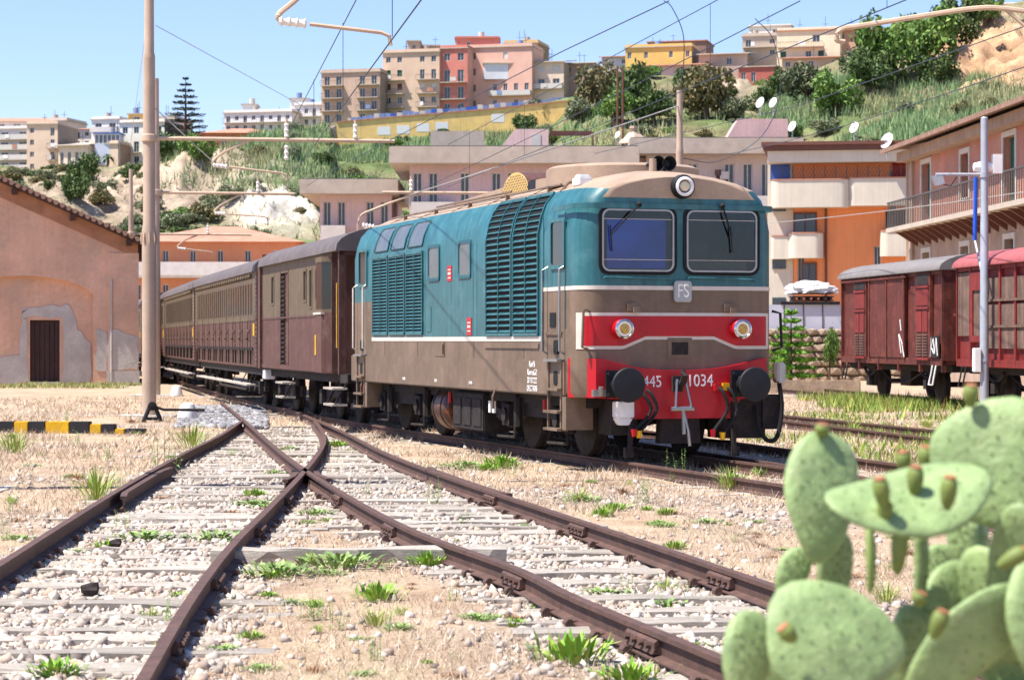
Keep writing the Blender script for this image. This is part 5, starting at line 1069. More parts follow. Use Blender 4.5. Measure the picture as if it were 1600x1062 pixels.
# yellow retaining wall of the street and its blue fence
rw = empty('retaining_wall', (0, 0, 0), 0, 'long yellow retaining wall below the tan and red flats', 'wall')
mat('wallyellow', 'ecc67c', .9, 0, .10, .5, streak=.08, dirt='c0a878', dirtamt=.5)
tops = [(526, 192), (640, 182), (760, 172), (896, 158)]; YW = 438
for (a, ya), (b_, yb) in zip(tops, tops[1:]):
    n = 3
    for k in range(n):
        x0, x1 = a + (b_ - a) * k / n, a + (b_ - a) * (k + 1) / n; y0, y1 = ya + (yb - ya) * k / n, ya + (yb - ya) * (k + 1) / n
        p, q = at(x0, y0, YW), at(x1, y1, YW); q.x -= .04
        MB().add([(p.x, YW, p.z - 8), (q.x, YW, q.z - 8), (q.x, YW, q.z), (p.x, YW, p.z), (p.x, YW + .6, p.z - 8), (q.x, YW + .6, q.z - 8), (q.x, YW + .6, q.z), (p.x, YW + .6, p.z)], [(0, 1, 2, 3), (7, 6, 5, 4), (3, 2, 6, 7), (1, 5, 6, 2), (0, 3, 7, 4)]).build('wall_panel', 'wallyellow', rw, 0)
        MB().add([(p.x, YW - .2, p.z), (q.x, YW - .2, q.z), (q.x, YW + .7, q.z), (p.x, YW + .7, p.z), (p.x, YW - .2, p.z + .25), (q.x, YW - .2, q.z + .25), (q.x, YW + .7, q.z + .25), (p.x, YW + .7, p.z + .25)], [(3, 2, 1, 0), (4, 5, 6, 7), (0, 1, 5, 4), (1, 2, 6, 5), (0, 4, 7, 3), (2, 3, 7, 6)]).build('coping', 'terracotta', rw, 0)
for px, py in ((600, 204), (630, 202), (661, 199), (690, 197), (778, 184)): p = at(px - 10, py + 7, YW); q = at(px + 10, py - 6, YW); MB().b2(p.x, q.x, YW - .03, YW - .001, p.z, q.z).build('white_patch', 'white', rw, 0)
fn_ = empty('blue_fence', (0, 0, 0), 0, 'blue panel fence along the street above the yellow wall', 'fence'); k = 0
for px in range(548, 890, 9):
    y = np.interp(px, [t[0] for t in tops], [t[1] for t in tops]); p = at(px, y - 1, YW + 2); q = at(px + 8.4, y - 1, YW + 2)
    MB().b2(p.x, q.x, YW + 2, YW + 2.08, p.z - .6, p.z + random.uniform(.6, 1.1)).build('fence_panel', random.choice(('fence_blue', 'fence_blue', 'frame_white', 'awning_blue')), fn_, 0)
tw = empty('retaining_wall', (0, 0, 0), 0, 'bare sloping concrete wall left of the yellow wall', 'wall'); p = [at(442, 232, 432), at(470, 205, 436), at(525, 196, 438), at(525, 222, 438), at(470, 236, 434)]
MB().add([tuple(v) for v in p] + [(v.x, v.y + .8, v.z) for v in p], [(0, 1, 2, 3, 4), (9, 8, 7, 6, 5), (0, 5, 6, 1), (1, 6, 7, 2), (2, 7, 8, 3)]).build('wall_face', pl('a08a78'), tw, 0)
# ---- flat-roofed lilac flats in the middle distance
def flats(label, px0, px1, pyt, pyb, Y, wallc, rows, slabh, depth=14, side=0, **k):
    b, W, H = building(label, px0, px1, pyt, pyb, Y, wallc, rows, depth, 0, roof='none', name='flat_roofed_flats', **k)
    MB().b2(-1.2 - side, W + .5, -1.4, depth, H, H + slabh).build('roof_slab', 'slab', b, 0, bevel=.03); MB().b2(-1.1 - side, W + .4, -1.3, depth, H + slabh, H + slabh + .06).build('roof_edge', 'railing', b, 0); return b, W, H
fb, W, H = flats('long lilac flats with thick flat roof behind the locomotive', 640, 985, 258, 590, 140, 'a88f8e', ('wd.w.dw.wd.w.d', '.d.w.dw.wd.w.d', '.d.w.dw.wd.w.d', '.w.w.ww.ww.w.w'), 1.05, balc=((0, 0, 3, True), (0, 5, 8, False), (0, 9, 12, True)), sink=0, wz=(.2, .86), wfrac=.6)
MB().b2(1.2, 4.6, 3, 6.5, H + 1.1, H + 2.4).build('roof_terrace_edge', 'slab', fb, 0)
A = at(640, 590, 140); q = lambda px, py, Y=140: at(px, py, Y) - A
c0, c1 = q(800, 236), q(858, 196); st = MB().prism([(c0.x - 1.0, H + 1), (c1.x, H + 1), (c1.x, c1.z), (c0.x + .2, c1.z)], FX, 2.5, 6).build('stair_house', pl('b8968c'), fb, 0); MB().b2(c1.x - 1.1, c1.x - .5, 2.46, 2.5, H + 1.1, c1.z - .3).build('stair_door', 'frame_white', st)
for k in range(4): MB().b2(c1.x + .1, c1.x + 2.8, 3 + k * .8, 3.12 + k * .8, H + 2.4 - .08, H + 2.5 - .08).build('pergola_beam', 'shutter_brown', fb, 0)
for k in (0, 2.6): MB().b2(c1.x + .2 + k, c1.x + .3 + k, 3, 3.1, H + 1, H + 2.35).build('pergola_post', 'shutter_brown', fb, 0)
fa, W, H = flats('lower lilac flats with a small balcony at the left end', 500, 612, 305, 590, 146, 'b0958f', ('dw.dw', 'dw.dw', '.d.w.', 'w.w.'), .95, balc=((0, 0, 2, True), (0, 3, 5, True), (1, 0, 2, True)), sink=0, wz=(.2, .86), wfrac=.55)
fc_, W, H = flats('lilac grey flats with a broad roof behind the cab', 1010, 1240, 243, 590, 150, 'a3948c', ('wdw.dww.', '.wd.w.d.', '.w.w.w..', '.w.w....'), 1.05, balc=((0, 1, 3, False), (0, 4, 7, True)), sink=0, wz=(.2, .86), wfrac=.55)
A = at(1010, 590, 150); c0, c1 = at(1150, 236, 150) - A, at(1238, 180, 150) - A; MB().prism([(c0.x - .6, H + 1), (c1.x, H + 1), (c1.x, c1.z), (c0.x + .4, c1.z)], FX, 2.5, 6).build('stair_house', pl('b08a83'), fc_, 0)
MB().b2(4.9, 5.5, -.35, -.0, H - 1.6, H - 1.1).build('air_conditioner', 'frame_white', fc_)
cq = at(992, 236, 150) - A; ch = MB().b2(cq.x - .55, cq.x - .25, 1, 1.9, H + .5, cq.z + .6).b2(cq.x + .25, cq.x + .55, 1, 1.9, H + .5, cq.z + .6).b2(cq.x - .8, cq.x + .8, .8, 2.1, cq.z - .8, cq.z - .4).build('chimney', pl('a08570'), fc_); MB().lathe((cq.x, 1.45, cq.z + .6), (0, 0, 1), [(1.15, 0), (1.1, .12), (.35, .75), (.12, .8), (.12, 1.0), (.28, 1.05), (.28, 1.2), (.05, 1.22)], 4).build('chimney_cap', pl('a08570'), ch, 0)
for x in (-.55, -.2): MB().tube([(cq.x - .55 + x, 1.4, cq.z - .4), (cq.x - .55 + x, 1.4, cq.z + 5.8)], .07, 6).build('flue_pipe', 'shutter_brown', fc_)
# ---- orange building on the right
MATS['plaster_d0763f'] = mat('orangewall', 'e8935e', .9, 0, .08, .5, .15, 4, streak=.06)
ob, W, H = building('orange apartment house with cream curved balconies right of the locomotive', 1240, 1428, 238, 592, 116, 'd0763f', ('......d.', 'w....d..', 'w......w'), 12, R(-9), roof='none', name='orange_apartment_house', sink=0)
A = at(1240, 592, 116); q = lambda px, py, Y=116: at(px, py, Y) - A
mat('creampaint', 'cdc3b0', .8, 0, .08, .8, streak=.06)
MB().b2(-1.5, W + .3, -1.4, 12, H, H + .25).b2(-1.6, W + .35, -1.5, 12, H + .25, H + .42).build('eave', 'shutter_brown', ob, 0); MB().b2(-1.3, W, -1.2, -.02, H - .62, H - .02).build('fascia', 'creampaint', ob)
MB().b2(-1.35, -.02, .1, 8, 0, H).build('left_wing', 'creampaint', ob); MB().b2(-1.2, -.2, .05, .09, q(1240, 282).z, q(1240, 250).z).build('blue_shutter', 'awning_blue', ob)
for z in (q(0, 420).z, q(0, 330).z, q(0, 510).z): MB().b2(-1.1, -.4, .04, .09, z, z + 1.5).build('wing_window', 'glass_far', ob)
def curved(px0, px1, pyt, pyb, out, name='balcony', r=.45):
    a, b_ = q(px0, pyb), q(px1, pyt); n = 6; pl_ = [(a.x, 0)] + [(a.x + r * (1 - math.cos(R(90 * k / n))), -out + r - r * math.sin(R(90 * k / n))) for k in range(n + 1)] + [(b_.x - r * (1 - math.cos(R(90 * k / n))), -out + r - r * math.sin(R(90 * k / n))) for k in range(n, -1, -1)] + [(b_.x, 0)]
    o = MB().prism(pl_, lambda u, v, d: (u, v, d), a.z, b_.z).build(name, 'creampaint', ob, 40); MB().prism([(u * 1, v - (.04 if v < 0 else 0)) for u, v in pl_], lambda u, v, d: (u, v, d), b_.z, b_.z + .06).build('balcony_coping', 'terracotta', o); return o, a, b_
o, a, b_ = curved(1206, 1326, 284, 326, 1.2); o2, a2, b2_ = curved(1322, 1428, 282, 324, 1.0)
rl = MB(); x = a.x
while x < b2_.x: rl.cyl((x, -.9, b_.z), (x, -.9, b_.z + .75), .02, n=4); x += .55
x = a.x
while x < b2_.x - .4: rl.tube([(x, -.9, b_.z + .1), (x + .35, -.9, b_.z + .7)], .008, 3).tube([(x + .35, -.9, b_.z + .1), (x, -.9, b_.z + .7)], .008, 3); x += .18
rl.build('wire_mesh_railing', 'railing', o)
ch = MB().lathe((q(1308, 0).x, .3, b_.z), (0, 0, 1), [(.25, 0), (.25, 1.0), (.32, 1.05), (.32, 1.2)], 10).build('chimney_pot', 'creampaint', ob); MB().lathe((q(1308, 0).x, .3, b_.z + 1.2), (0, 0, 1), [(.2, 0), (.22, .25), (.05, .27)], 10).build('chimney_cowl', 'black', ch)
curved(1232, 1286, 366, 404, .9); curved(1205, 1240, 370, 405, .6, r=.2); curved(1373, 1428, 364, 402, .9)
for px, pt, pb in ((1240, 332, 365), (1252, 410, 446)): p, r_ = q(px, pb), q(px + 36 if px < 1250 else px + 24, pt); wd = MB().b2(p.x, r_.x, -.09, -.02, p.z, r_.z).build('french_window', 'shutter_brown', ob); MB().b2(p.x + .08, (p.x + r_.x) / 2 - .03, -.11, -.09, p.z + .08, r_.z - .1).build('pane', 'glass_far', wd); MB().b2((p.x + r_.x) / 2 + .03, r_.x - .08, -.11, -.09, p.z + .08, r_.z - .1).build('pane', 'glass_far', wd)
p, r_ = q(1382, 365), q(1426, 330); MB().b2(p.x, r_.x, -.06, -.01, p.z, r_.z).build('dark_loggia', 'darkwin', ob)
p, r_ = q(1330, 285), q(1332, 326); MB().cyl((q(1290, 0).x, -.1, .3), (q(1290, 0).x, -.1, q(0, 326).z), .06, n=8).build('downpipe', 'shutter_brown', ob)
mat('redpaint2', '8d1f1a', .8, 0, .1, 1); p, r_ = q(1392, 280), q(1428, 240); MB().b2(p.x, r_.x, -.05, -.005, p.z, r_.z).build('red_wall_panel', 'redpaint2', ob)
def dish(p, s, label, par=None):
    o = empty('satellite_dish', p, 0, label, 'satellite dish', 'satellite dishes on the roofs'); d = Vector((-.75, -.5, .35)).normalized()
    MB().lathe(Vector((0, 0, .9)), d, [(.02, -.10*s), (.25*s, -.07*s), (.42*s, .0), (.5*s, .05*s), (.48*s, .06*s), (.25*s, -.04*s), (.02, -.07*s)], 20).build('reflector', 'dish', o, 60); MB().tube([(0, 0, 0), (0, 0, .95)], .035, 6).tube([(0, 0, .7), tuple(Vector((0, 0, .9)) + d * .5 * s)], .018, 4).build('support', 'galv', o)
for px, py, Y, s, l in ((1188, 181, 154, .8, 'satellite dish at the left of the pair on the lilac stair house'), (1208, 181, 154, .75, 'satellite dish at the right of the pair on the lilac stair house'), (1238, 219, 149, .75, 'satellite dish left of the orange house roof'), (1335, 226, 118, .65, 'satellite dish at the middle of the orange house roof'), (1386, 248, 113.7, .85, 'satellite dish at the right end of the orange house'), (965, 233, 142, .5, 'small satellite dish before the roof of the lilac flats')): dish(at(px, py, Y), s, l)
# ---- old station building on the right, its long front running towards us
mat('oldpink', 'b87f6c', .95, 0, .2, .5, .4, 8, streak=.2, dirt='a58f80', dirtamt=.7, fine=.08); mat('oldstone', 'a8917f', .95, 0, .2, .7, .4, 10, streak=.2, dirt='8f7a6a', dirtamt=.6)
OB0 = at(1424, 531, 92) * Vector((1, 1, 0)) + Vector((0, 0, -.16)); OA = math.atan(.055)
old = empty('station_building', OB0, OA, 'old weathered pink two storey building with iron balcony at the right', 'building')
LN = 52; Hh = 9.55; zb = 6.35; wins = []
for k in range(8):
    y = -2.6 - k * 6.0; kind = 'd' if k % 2 == 0 else 'w'
    wins.append((y - .75, y + .75, zb + .06, zb + 2.5, kind) if kind == 'd' else (y - .6, y + .6, zb + .75, zb + 2.4, kind)); wins.append((y - .6, y + .6, 3.9, 5.3, 'w'))
for nm, m_, c, d in (('lower_wall', 'oldstone', 0, zb), ('upper_wall', 'oldpink', zb, Hh)):
    mb = MB(); holes_wall(mb, 0, -LN, 0, c, d, [w_[:4] for w_ in wins if c <= w_[2] < d], .3); mb.add([(0, 0, c), (12, 0, c), (12, 0, d), (0, 0, d)], [(0, 1, 2, 3)]); mb.add([(12, 0, c), (12, -LN, c), (12, -LN, d), (12, 0, d)], [(0, 1, 2, 3)]); mb.add([(0, -LN, c), (12, -LN, c), (12, -LN, d), (0, -LN, d)], [(0, 1, 2, 3)]); mb.build(nm, m_, old, 0, recalc=False)
for a, b_, c, d, kd in wins:
    f = MB().ring([(a - .16, c - .05), (b_ + .16, c - .05), (b_ + .16, d + .2), (a - .16, d + .2)], [(a, c), (b_, c), (b_, d), (a, d)], SX, -.05, .02).build('window', 'frame_white', old, 0); MB().b2(.24, .3, a, b_, c, d).build('shutter_leaf' if kd == 'd' else 'pane', 'shutter_green' if kd == 'd' else 'glass_far', f, 0)
MB().prism([(-1.1, Hh - .05), (-1.1, Hh + .12), (6, Hh + 1.9), (13, Hh + .1), (13, Hh - .1), (6, Hh + 1.7)], FX, -LN - .8, .9).build('roof', 'tile', old, 0); MB().b2(-.55, .0, -LN, .3, Hh - .45, Hh - .06).build('eave_cornice', 'oldstone', old)
bk = MB().b2(-1.15, 0, -LN, -.4, zb - .18, zb).build('balcony', 'slab', old, 0); rl = MB(); y = -.5
while y > -34: rl.cyl((-1.08, y, zb), (-1.08, y, zb + 1.05), .022, n=4); y -= .28
rl.b2(-1.11, -1.05, -LN, -.4, zb + 1.0, zb + 1.06).build('balcony_railing', 'railing', bk, 0)
for k in range(28): MB().prism([(0, zb - .18), (-.9, zb - .18), (0, zb - .75)], lambda u, v, d: (u, d, v), -1 - k * 1.1, -1.14 - k * 1.1).build('corbel', 'shutter_brown', bk, 0)
MB().tube([(-.12, .1, .2), (-.12, .1, Hh - .5), (-.5, .1, Hh - .1)], .08, 8).build('downpipe', 'oldstone', old); MB().b2(-.12, .02, -.55, .1, 0, Hh - .1).build('corner_quoin', 'oldstone', old)
# ---- orange flats behind the coaches
MATS['plaster_b8683f'] = mat('orangewall2', 'd2906a', .9, 0, .08, .5, .15, 4, streak=.06)
og, W, H = building('long orange flats with terracotta roof behind the coaches', 205, 462, 378, 590, 158, 'b8683f', ('w.d.w.d.w.d.', 'w.d.w.d.w.d.', 'w.d.w.d.w.d.', '............'), 12, 0, roof='hip', roofm='terracotta', name='orange_flats', sink=0, balc=((0, 0, 9, 'shutter_white'), (1, 0, 9, False), (2, 0, 9, False)))
# ---- walls, panels, pallets behind the siding on the right
mat('roughstone', 'a8947d', .95, 0, .3, 2, .9, 7, dirt='7d6c58', fine=.2); mat('panelwhite', 'c9c8d2', .6, 0, .08, 1)
sw = empty('stone_wall', (0, 0, 0), 0, 'rough tan stone retaining wall behind the young conifer', 'wall'); rn = random.Random(5)
p0, p1 = at(1185, 592, 100), at(1345, 522, 100); zt, zb0 = at(0, 516, 100).z, -.3; x = p0.x - 1; row = 0
SM = []
for k in range(5):
    bm = bmesh.new(); bmesh.ops.create_icosphere(bm, subdivisions=1, radius=.5)
    for v in bm.verts: v.co = Vector((max(-.48, min(.48, v.co.x * 1.35)), max(-.45, min(.45, v.co.y * 1.3)), max(-.47, min(.47, v.co.z * 1.35)))) * rn.uniform(.92, 1.05)
    me = bpy.data.meshes.new('wall_stone'); bm.to_mesh(me); bm.free(); me.materials.append(MATS['roughstone']); SM.append(me)
z = zb0
while z < zt:
    h = rn.uniform(.26, .40); x = p0.x - 1 + rn.uniform(-.3, 0)
    while x < p1.x + 2: l_ = rn.uniform(.4, .85); inst('wall_stone', rn.choice(SM), sw, (x + l_ / 2, 100 + rn.uniform(-.05, .05), z + h / 2), (0, rn.uniform(-.1, .1), 0), (l_ * 1.04, .6, h * 1.06)); x += l_
    z += h
MB().b2(p0.x - 1, p1.x + 2, 100.05, 100.6, zb0, zt).build('wall_core', 'roughstone', sw)
lw = tag(MB().b2(at(1180, 0, 76).x, at(1345, 0, 76).x, 76, 76.35, -.3, at(0, 594, 76).z).build('low_wall', 'roughstone', None, bevel=.04), 'low concrete wall in the grass left of the red wagons', 'wall')
pf = empty('panel_fence', (0, 0, 0), 0, 'white panel fence with dark rail above the stone wall', 'fence')
for k in range(4): a = at(1196 + k * 30, 516, 101); b_ = at(1224.5 + k * 30, 476, 101); MB().b2(a.x, b_.x, 101, 101.06, a.z, b_.z).build('panel', 'panelwhite', pf); MB().b2(b_.x, b_.x + .05, 100.97, 101.08, a.z, b_.z).build('post', 'railing', pf)
a, b_ = at(1220, 474, 101), at(1312, 471, 101); MB().b2(a.x, b_.x, 100.9, 103, a.z - .05, b_.z).build('platform_rail', 'black', pf)
pp = empty('tarpaulin_pile', at(1268, 471, 102.2), 0, 'heap of sacks and timber under a crumpled white tarpaulin', 'pile')
for k in range(3): MB().b2(-.95, .95, -.5, .5, .02 + k * .16, .08 + k * .16).build('board', 'timber', pp); 
for k in range(6): MB().b2(-.9 + k * .33, -.78 + k * .33, -.5, .5, .09, .17).build('pallet_block', 'timber', pp)
bm = bmesh.new(); bmesh.ops.create_icosphere(bm, subdivisions=4, radius=1)
for v in bm.verts: v.co = Vector((v.co.x * 1.1, v.co.y * .65, max(v.co.z, -.3) * .42)) * (1 + .28 * noise.noise(v.co * 2.6) + .12 * noise.noise(v.co * 7)); v.co.z += .5
me = bpy.data.meshes.new('tarpaulin'); bm.to_mesh(me); bm.free(); me.materials.append(MATS['white']); link(bpy.data.objects.new('tarpaulin', me), pp)
# ------------------------------------------------------------ vegetation
def leafcloud(name, centres, n, size, cols, rng, flat=.0, m='leafv', shell=.55):
    """leaf-sized quads spread through ellipsoids (x, y, z, rx, ry, rz); denser near the surface, uneven outline"""
    Vs, Cs = [], []; tot = sum(c[3] * c[4] * c[5] for c in centres)
    for cx, cy, cz, rx, ry, rz in centres:
        k = max(8, int(n * rx * ry * rz / tot)); d = rng.normal(size=(k, 3)); d /= np.linalg.norm(d, axis=1)[:, None]
        r = (shell + (1 - shell) * rng.random(k)) * (1 + .22 * np.sin(d[:, 0] * 7 + cx * 5) * np.cos(d[:, 2] * 6 + cy)); P = d * r[:, None] * np.array([rx, ry, rz]) + np.array([cx, cy, cz])
        u = rng.normal(size=(k, 3)); u /= np.linalg.norm(u, axis=1)[:, None]; v = np.cross(u, rng.normal(size=(k, 3))); v /= np.linalg.norm(v, axis=1)[:, None]
        s = size * (.6 + .8 * rng.random(k))[:, None]; q = np.stack([P - u * s, P + v * s * .45, P + u * s, P - v * s * .45], 1); Vs.append(q.reshape(-1, 3))
        base = cols[rng.integers(0, len(cols), k)] * (.75 + .5 * rng.random(k))[:, None]; Cs.append(base)
    V = np.concatenate(Vs); F_ = np.arange(len(V)).reshape(-1, 4); return V, F_, np.concatenate(Cs)
def cl(*h): return np.array([hexc(x) for x in h])
DARK = cl('4a5c30', '3d5030', '566b38', '64783f'); MID = cl('5c7a35', '6b8a3f', '4c6a30', '7d954a'); GREY = cl('6d7656', '7a8060', '59654a', '8a8a66'); BRN = cl('77704a', '6b6845', '8a7a52', '5a6038')
def meshonly(name, V, F_, cols, m='leafv'):
    o = npmesh(name, V, F_, m, None, cols); me = o.data; bpy.data.objects.remove(o); return me
CROWN = {}
for nm, cc in (('dark', DARK), ('mid', MID), ('grey', GREY), ('brown', BRN)):
    for v in range(2):
        rg = np.random.default_rng(ord(nm[0]) + v * 13 + len(nm)); cs = [(rg.uniform(-.55, .55), rg.uniform(-.45, .45), rg.uniform(.45, 1.05), rg.uniform(.28, .48), rg.uniform(.28, .45), rg.uniform(.24, .42)) for k in range(11)]
        CROWN[nm, v] = meshonly('crown', *leafcloud('crown', cs, 2600, .075, cc, rg))
TRK = MB().tube([(0, 0, -.15), (.02, 0, .3), (.0, .02, .75)], [.06, .05, .02], 7).tube([(.01, 0, .3), (-.25, .05, .7)], [.03, .012], 5).tube([(.01, 0, .35), (.28, -.05, .75)], [.03, .012], 5).build('trunk', 'bark', None).data
bpy.data.objects.remove([o for o in bpy.data.objects if o.data == TRK][0])
def tree(p, h, wd, kind, label, v=0, name='tree', group='trees on the hillside'):
    o = empty(name, p, random.uniform(0, 6), label, 'tree', group); inst('trunk', TRK, o, (0, 0, 0), None, (wd, wd, h * .75)); inst('crown', CROWN[kind, v], o, (0, 0, 0), None, (wd * .55, wd * .55, h * .75)); return o
TR = [(992, 178, 9.5, 9, 'dark', 'large dark round tree left of the slim mast'), (935, 172, 8.5, 8, 'brown', 'olive brown tree at the end of the blue fence'), (1022, 196, 7, 8, 'dark', 'dark tree low on the slope left of the slim mast'), (905, 196, 5, 6, 'grey', 'greyish tree over the stair house of the lilac flats'), (1075, 150, 6, 7, 'dark', 'dark tree just right of the slim mast top'), (1102, 186, 9, 9, 'brown', 'broad brownish tree right of the slim mast'), (1148, 190, 5, 6, 'grey', 'grey green tree left of the pair of satellite dishes'), (958, 196, 6, 6, 'mid', 'fresh green tree between the dark trees'),
      (1395, 130, 11, 11, 'mid', 'tallest green tree below the salmon house'), (1362, 148, 8, 9, 'dark', 'dark green tree left of the tallest one'), (1445, 108, 10, 10, 'mid', 'bushy green tree beside the ochre cliff'), (1492, 74, 9, 9, 'dark', 'dark tree on the brow above the ochre cliff'), (1425, 78, 7, 8, 'dark', 'dark tree right under the brown gabled house'), (1540, 46, 8, 8, 'mid', 'bright green tree on the brow near the right edge'), (1308, 182, 7, 8, 'mid', 'round green tree alone above the orange house'), (1262, 160, 7, 9, 'grey', 'grey green tree right of the small red house'), (1222, 150, 6, 6, 'dark', 'small dark tree beside the small red house'), (1468, 140, 6, 7, 'dark', 'low dark tree at the left foot of the ochre cliff'), (1335, 120, 5, 6, 'grey', 'grey tree under the patchwork house'),
      (128, 300, 6.5, 5.5, 'dark', 'dark shrubby tree above the goods shed roof'), (118, 318, 5, 5, 'dark', 'dark shrub lower above the goods shed roof'), (262, 252, 5, 6, 'dark', 'dark tree at the foot of the tall pine'), (310, 250, 4.5, 6, 'mid', 'green garden tree right of the tall pine'), (842, 190, 5, 6, 'grey', 'greyish tree at the right end of the yellow wall'), (820, 205, 4, 6, 'dark', 'dark bush tree below the yellow wall')]
for k, (px, py, h, wd, kd, lb) in enumerate(TR): p = hillpt(px, py); tree(p - Vector((0, 0, .5)), h, wd, kd, lb, k % 2)
# tall araucaria and the young conifer: tiers of drooping branches
def conifer(p, h, wd, tiers, per, cc, label, name, droop=.12, leaf=.2, seed=1):
    rg = np.random.default_rng(seed); o = empty(name, p, 0, label, 'tree'); MB().tube([(0, 0, -.5), (0, 0, h * .6), (0, 0, h)], [wd * .03, wd * .02, wd * .004], 7).build('trunk', 'bark', o); Vs, Cs = [], []; br = MB()
    for t in range(tiers):
        f = t / (tiers - 1); z = h * (.12 + .86 * f); R_ = wd / 2 * (1 - f) ** .75 * (.8 + .25 * rg.random()) + wd * .02
        for b in range(per):
            a = 2 * math.pi * (b + rg.random() * .4) / per + t; n = max(5, int(16 * R_ / (wd / 2))); d = np.array([math.cos(a), math.sin(a), 0]); s_ = np.array([-math.sin(a), math.cos(a), 0])
            br.tube([(0, 0, z), tuple(d * R_ * .6 + np.array([0, 0, z - droop * R_ * .4])), tuple(d * R_ + np.array([0, 0, z + droop * R_ * .2]))], [wd * .006, wd * .004, wd * .002], 4)
            for q in range(n):
                r = R_ * (.25 + .75 * (q + .5) / n); c = d * r + np.array([0, 0, z - droop * R_ * math.sin(r / R_ * 2.4)])
                for sd in (-1, 1, 0):
                    L_ = leaf * (1.2 - .5 * r / R_) * (.7 + .6 * rg.random()); e = (s_ * sd * .8 + d * .6 + np.array([0, 0, rg.uniform(.0, .7)])); e /= np.linalg.norm(e); w_ = np.cross(e, rg.normal(size=3)); w_ /= np.linalg.norm(w_); w_ *= L_ * .22
                    Vs.append(np.stack([c - w_, c + e * L_ * .5 - w_ * 1.4, c + e * L_, c + w_])); Cs.append(cc[rg.integers(len(cc))] * rg.uniform(.75, 1.25))
    V = np.concatenate(Vs); npmesh('crown', V, np.arange(len(V)).reshape(-1, 4), 'leafv', o, np.array(Cs)); br.build('branches', 'bark', o); return o
conifer(at(290, 256, 447), 17.2, 12.0, 13, 7, cl('3f5048', '4a5c4e', '35453e'), 'tall araucaria pine standing out against the sky', 'araucaria_tree', -.08, .62, 4)
conifer(gnd(1236, 597, -.16) + Vector((0, 0, 0)), 3.0, 2.7, 9, 6, cl('6f9c3c', '84ad4a', '5d8a35'), 'young bright green conifer before the stone wall', 'young_conifer', .1, .30, 6)
bsh = empty('garden_bush', at(1222, 590, 97.5), 0, 'leafy bush behind the young conifer', 'bush'); inst('crown', CROWN['mid', 0], bsh, (0, 0, 0), None, (.5, .4, 1.2)); inst('trunk', TRK, bsh, (0, 0, 0), None, (.6, .6, 1.2))
bsh = empty('garden_bush', at(1296, 590, 97.5), 0, 'thin leafy bush at the left end of the red wagons', 'bush'); inst('crown', CROWN['mid', 1], bsh, (0, 0, 0), None, (.45, .4, 1.6)); inst('trunk', TRK, bsh, (0, 0, 0), None, (.8, .8, 2.0))
pm = empty('palm_tree', at(168, 264, 442), 0, 'small palm in front of the beige house', 'tree'); MB().tube([(0, 0, -1), (.05, 0, 2.4)], [.22, .18], 8).build('trunk', 'bark', pm); Vs = []
for k in range(26):
    a = k * 2.4; el = random.uniform(-.3, 1.2); d = Vector((math.cos(a) * math.cos(el), math.sin(a) * math.cos(el), math.sin(el))); s_ = d.cross(Vector((0, 0, 1))).normalized() * .22; c = Vector((.05, 0, 2.4))
    for q in range(3): A, B = c + d * .6 * q + Vector((0, 0, -.12 * q * q)), c + d * .6 * (q + 1) + Vector((0, 0, -.12 * (q + 1) ** 2)); Vs += [A - s_, A + s_, B + s_ * (1 - q / 3), B - s_ * (1 - q / 3)]
npmesh('crown', [tuple(v) for v in Vs], np.arange(len(Vs)).reshape(-1, 4), 'leafv', pm, np.tile(hexc('4f6338'), (len(Vs) // 4, 1)))
# shrubs scattered on the slopes
rn = random.Random(11); BUSH = [('grey', 0), ('dark', 1), ('brown', 0), ('mid', 1), ('grey', 1)]
def bush(p, s, kind, i):
    o = inst('hillside_shrub', CROWN[kind], None, p, (0, 0, rn.uniform(0, 6)), (s, s, s * rn.uniform(.6, .9))); px = 800 + F * p.x / p.y; py = 531 - (p.z - CH) / p.y * F; where = 'above the goods shed roof' if px < 225 else 'between the thick mast and the white rock' if px < 420 else 'among the reeds under the yellow wall' if px < 880 else 'on the slope below the yellow house' if px < 1180 else 'on the slope above the orange house' if px < 1440 else 'around the ochre cliff'
    c_ = {'grey': 'grey green', 'dark': 'dark green', 'brown': 'olive brown', 'mid': 'fresh green'}[kind[0]]; z_ = 'small' if s < 1.9 else 'broad'; h_ = 'high' if py < 200 + (60 if px < 420 else 0) else 'low'; tag(o, '%s %s shrub %s %s' % (z_, c_, h_, where), 'shrub', '%s %s shrubs %s %s' % (z_, c_, h_, where))
cnt = 0
while cnt < 330:
    px = rn.uniform(-80, 1640) if cnt < 260 else rn.uniform(-60, 480); yv = rn.uniform(YF + 20, YC - 4); x = (px - 800) / F * yv; z = hz(x, yv); py = 531 - (z - CH) / yv * F
    if py > 385: continue
    if (430 < px < 830 and py < 285) and rn.random() < .6: continue
    if 1440 < px < 1600 and 40 < py < 145 and rn.random() < .9: continue
    if 390 < px < 500 and py > 290 and rn.random() < .8: continue
    wgt = [.45, .2, .2, .05, .1] if px < 480 else [.2, .3, .15, .25, .1]; bush(Vector((x, yv, z - .4)), rn.uniform(1.2, 2.9), rn.choices(BUSH, wgt)[0], cnt); cnt += 1
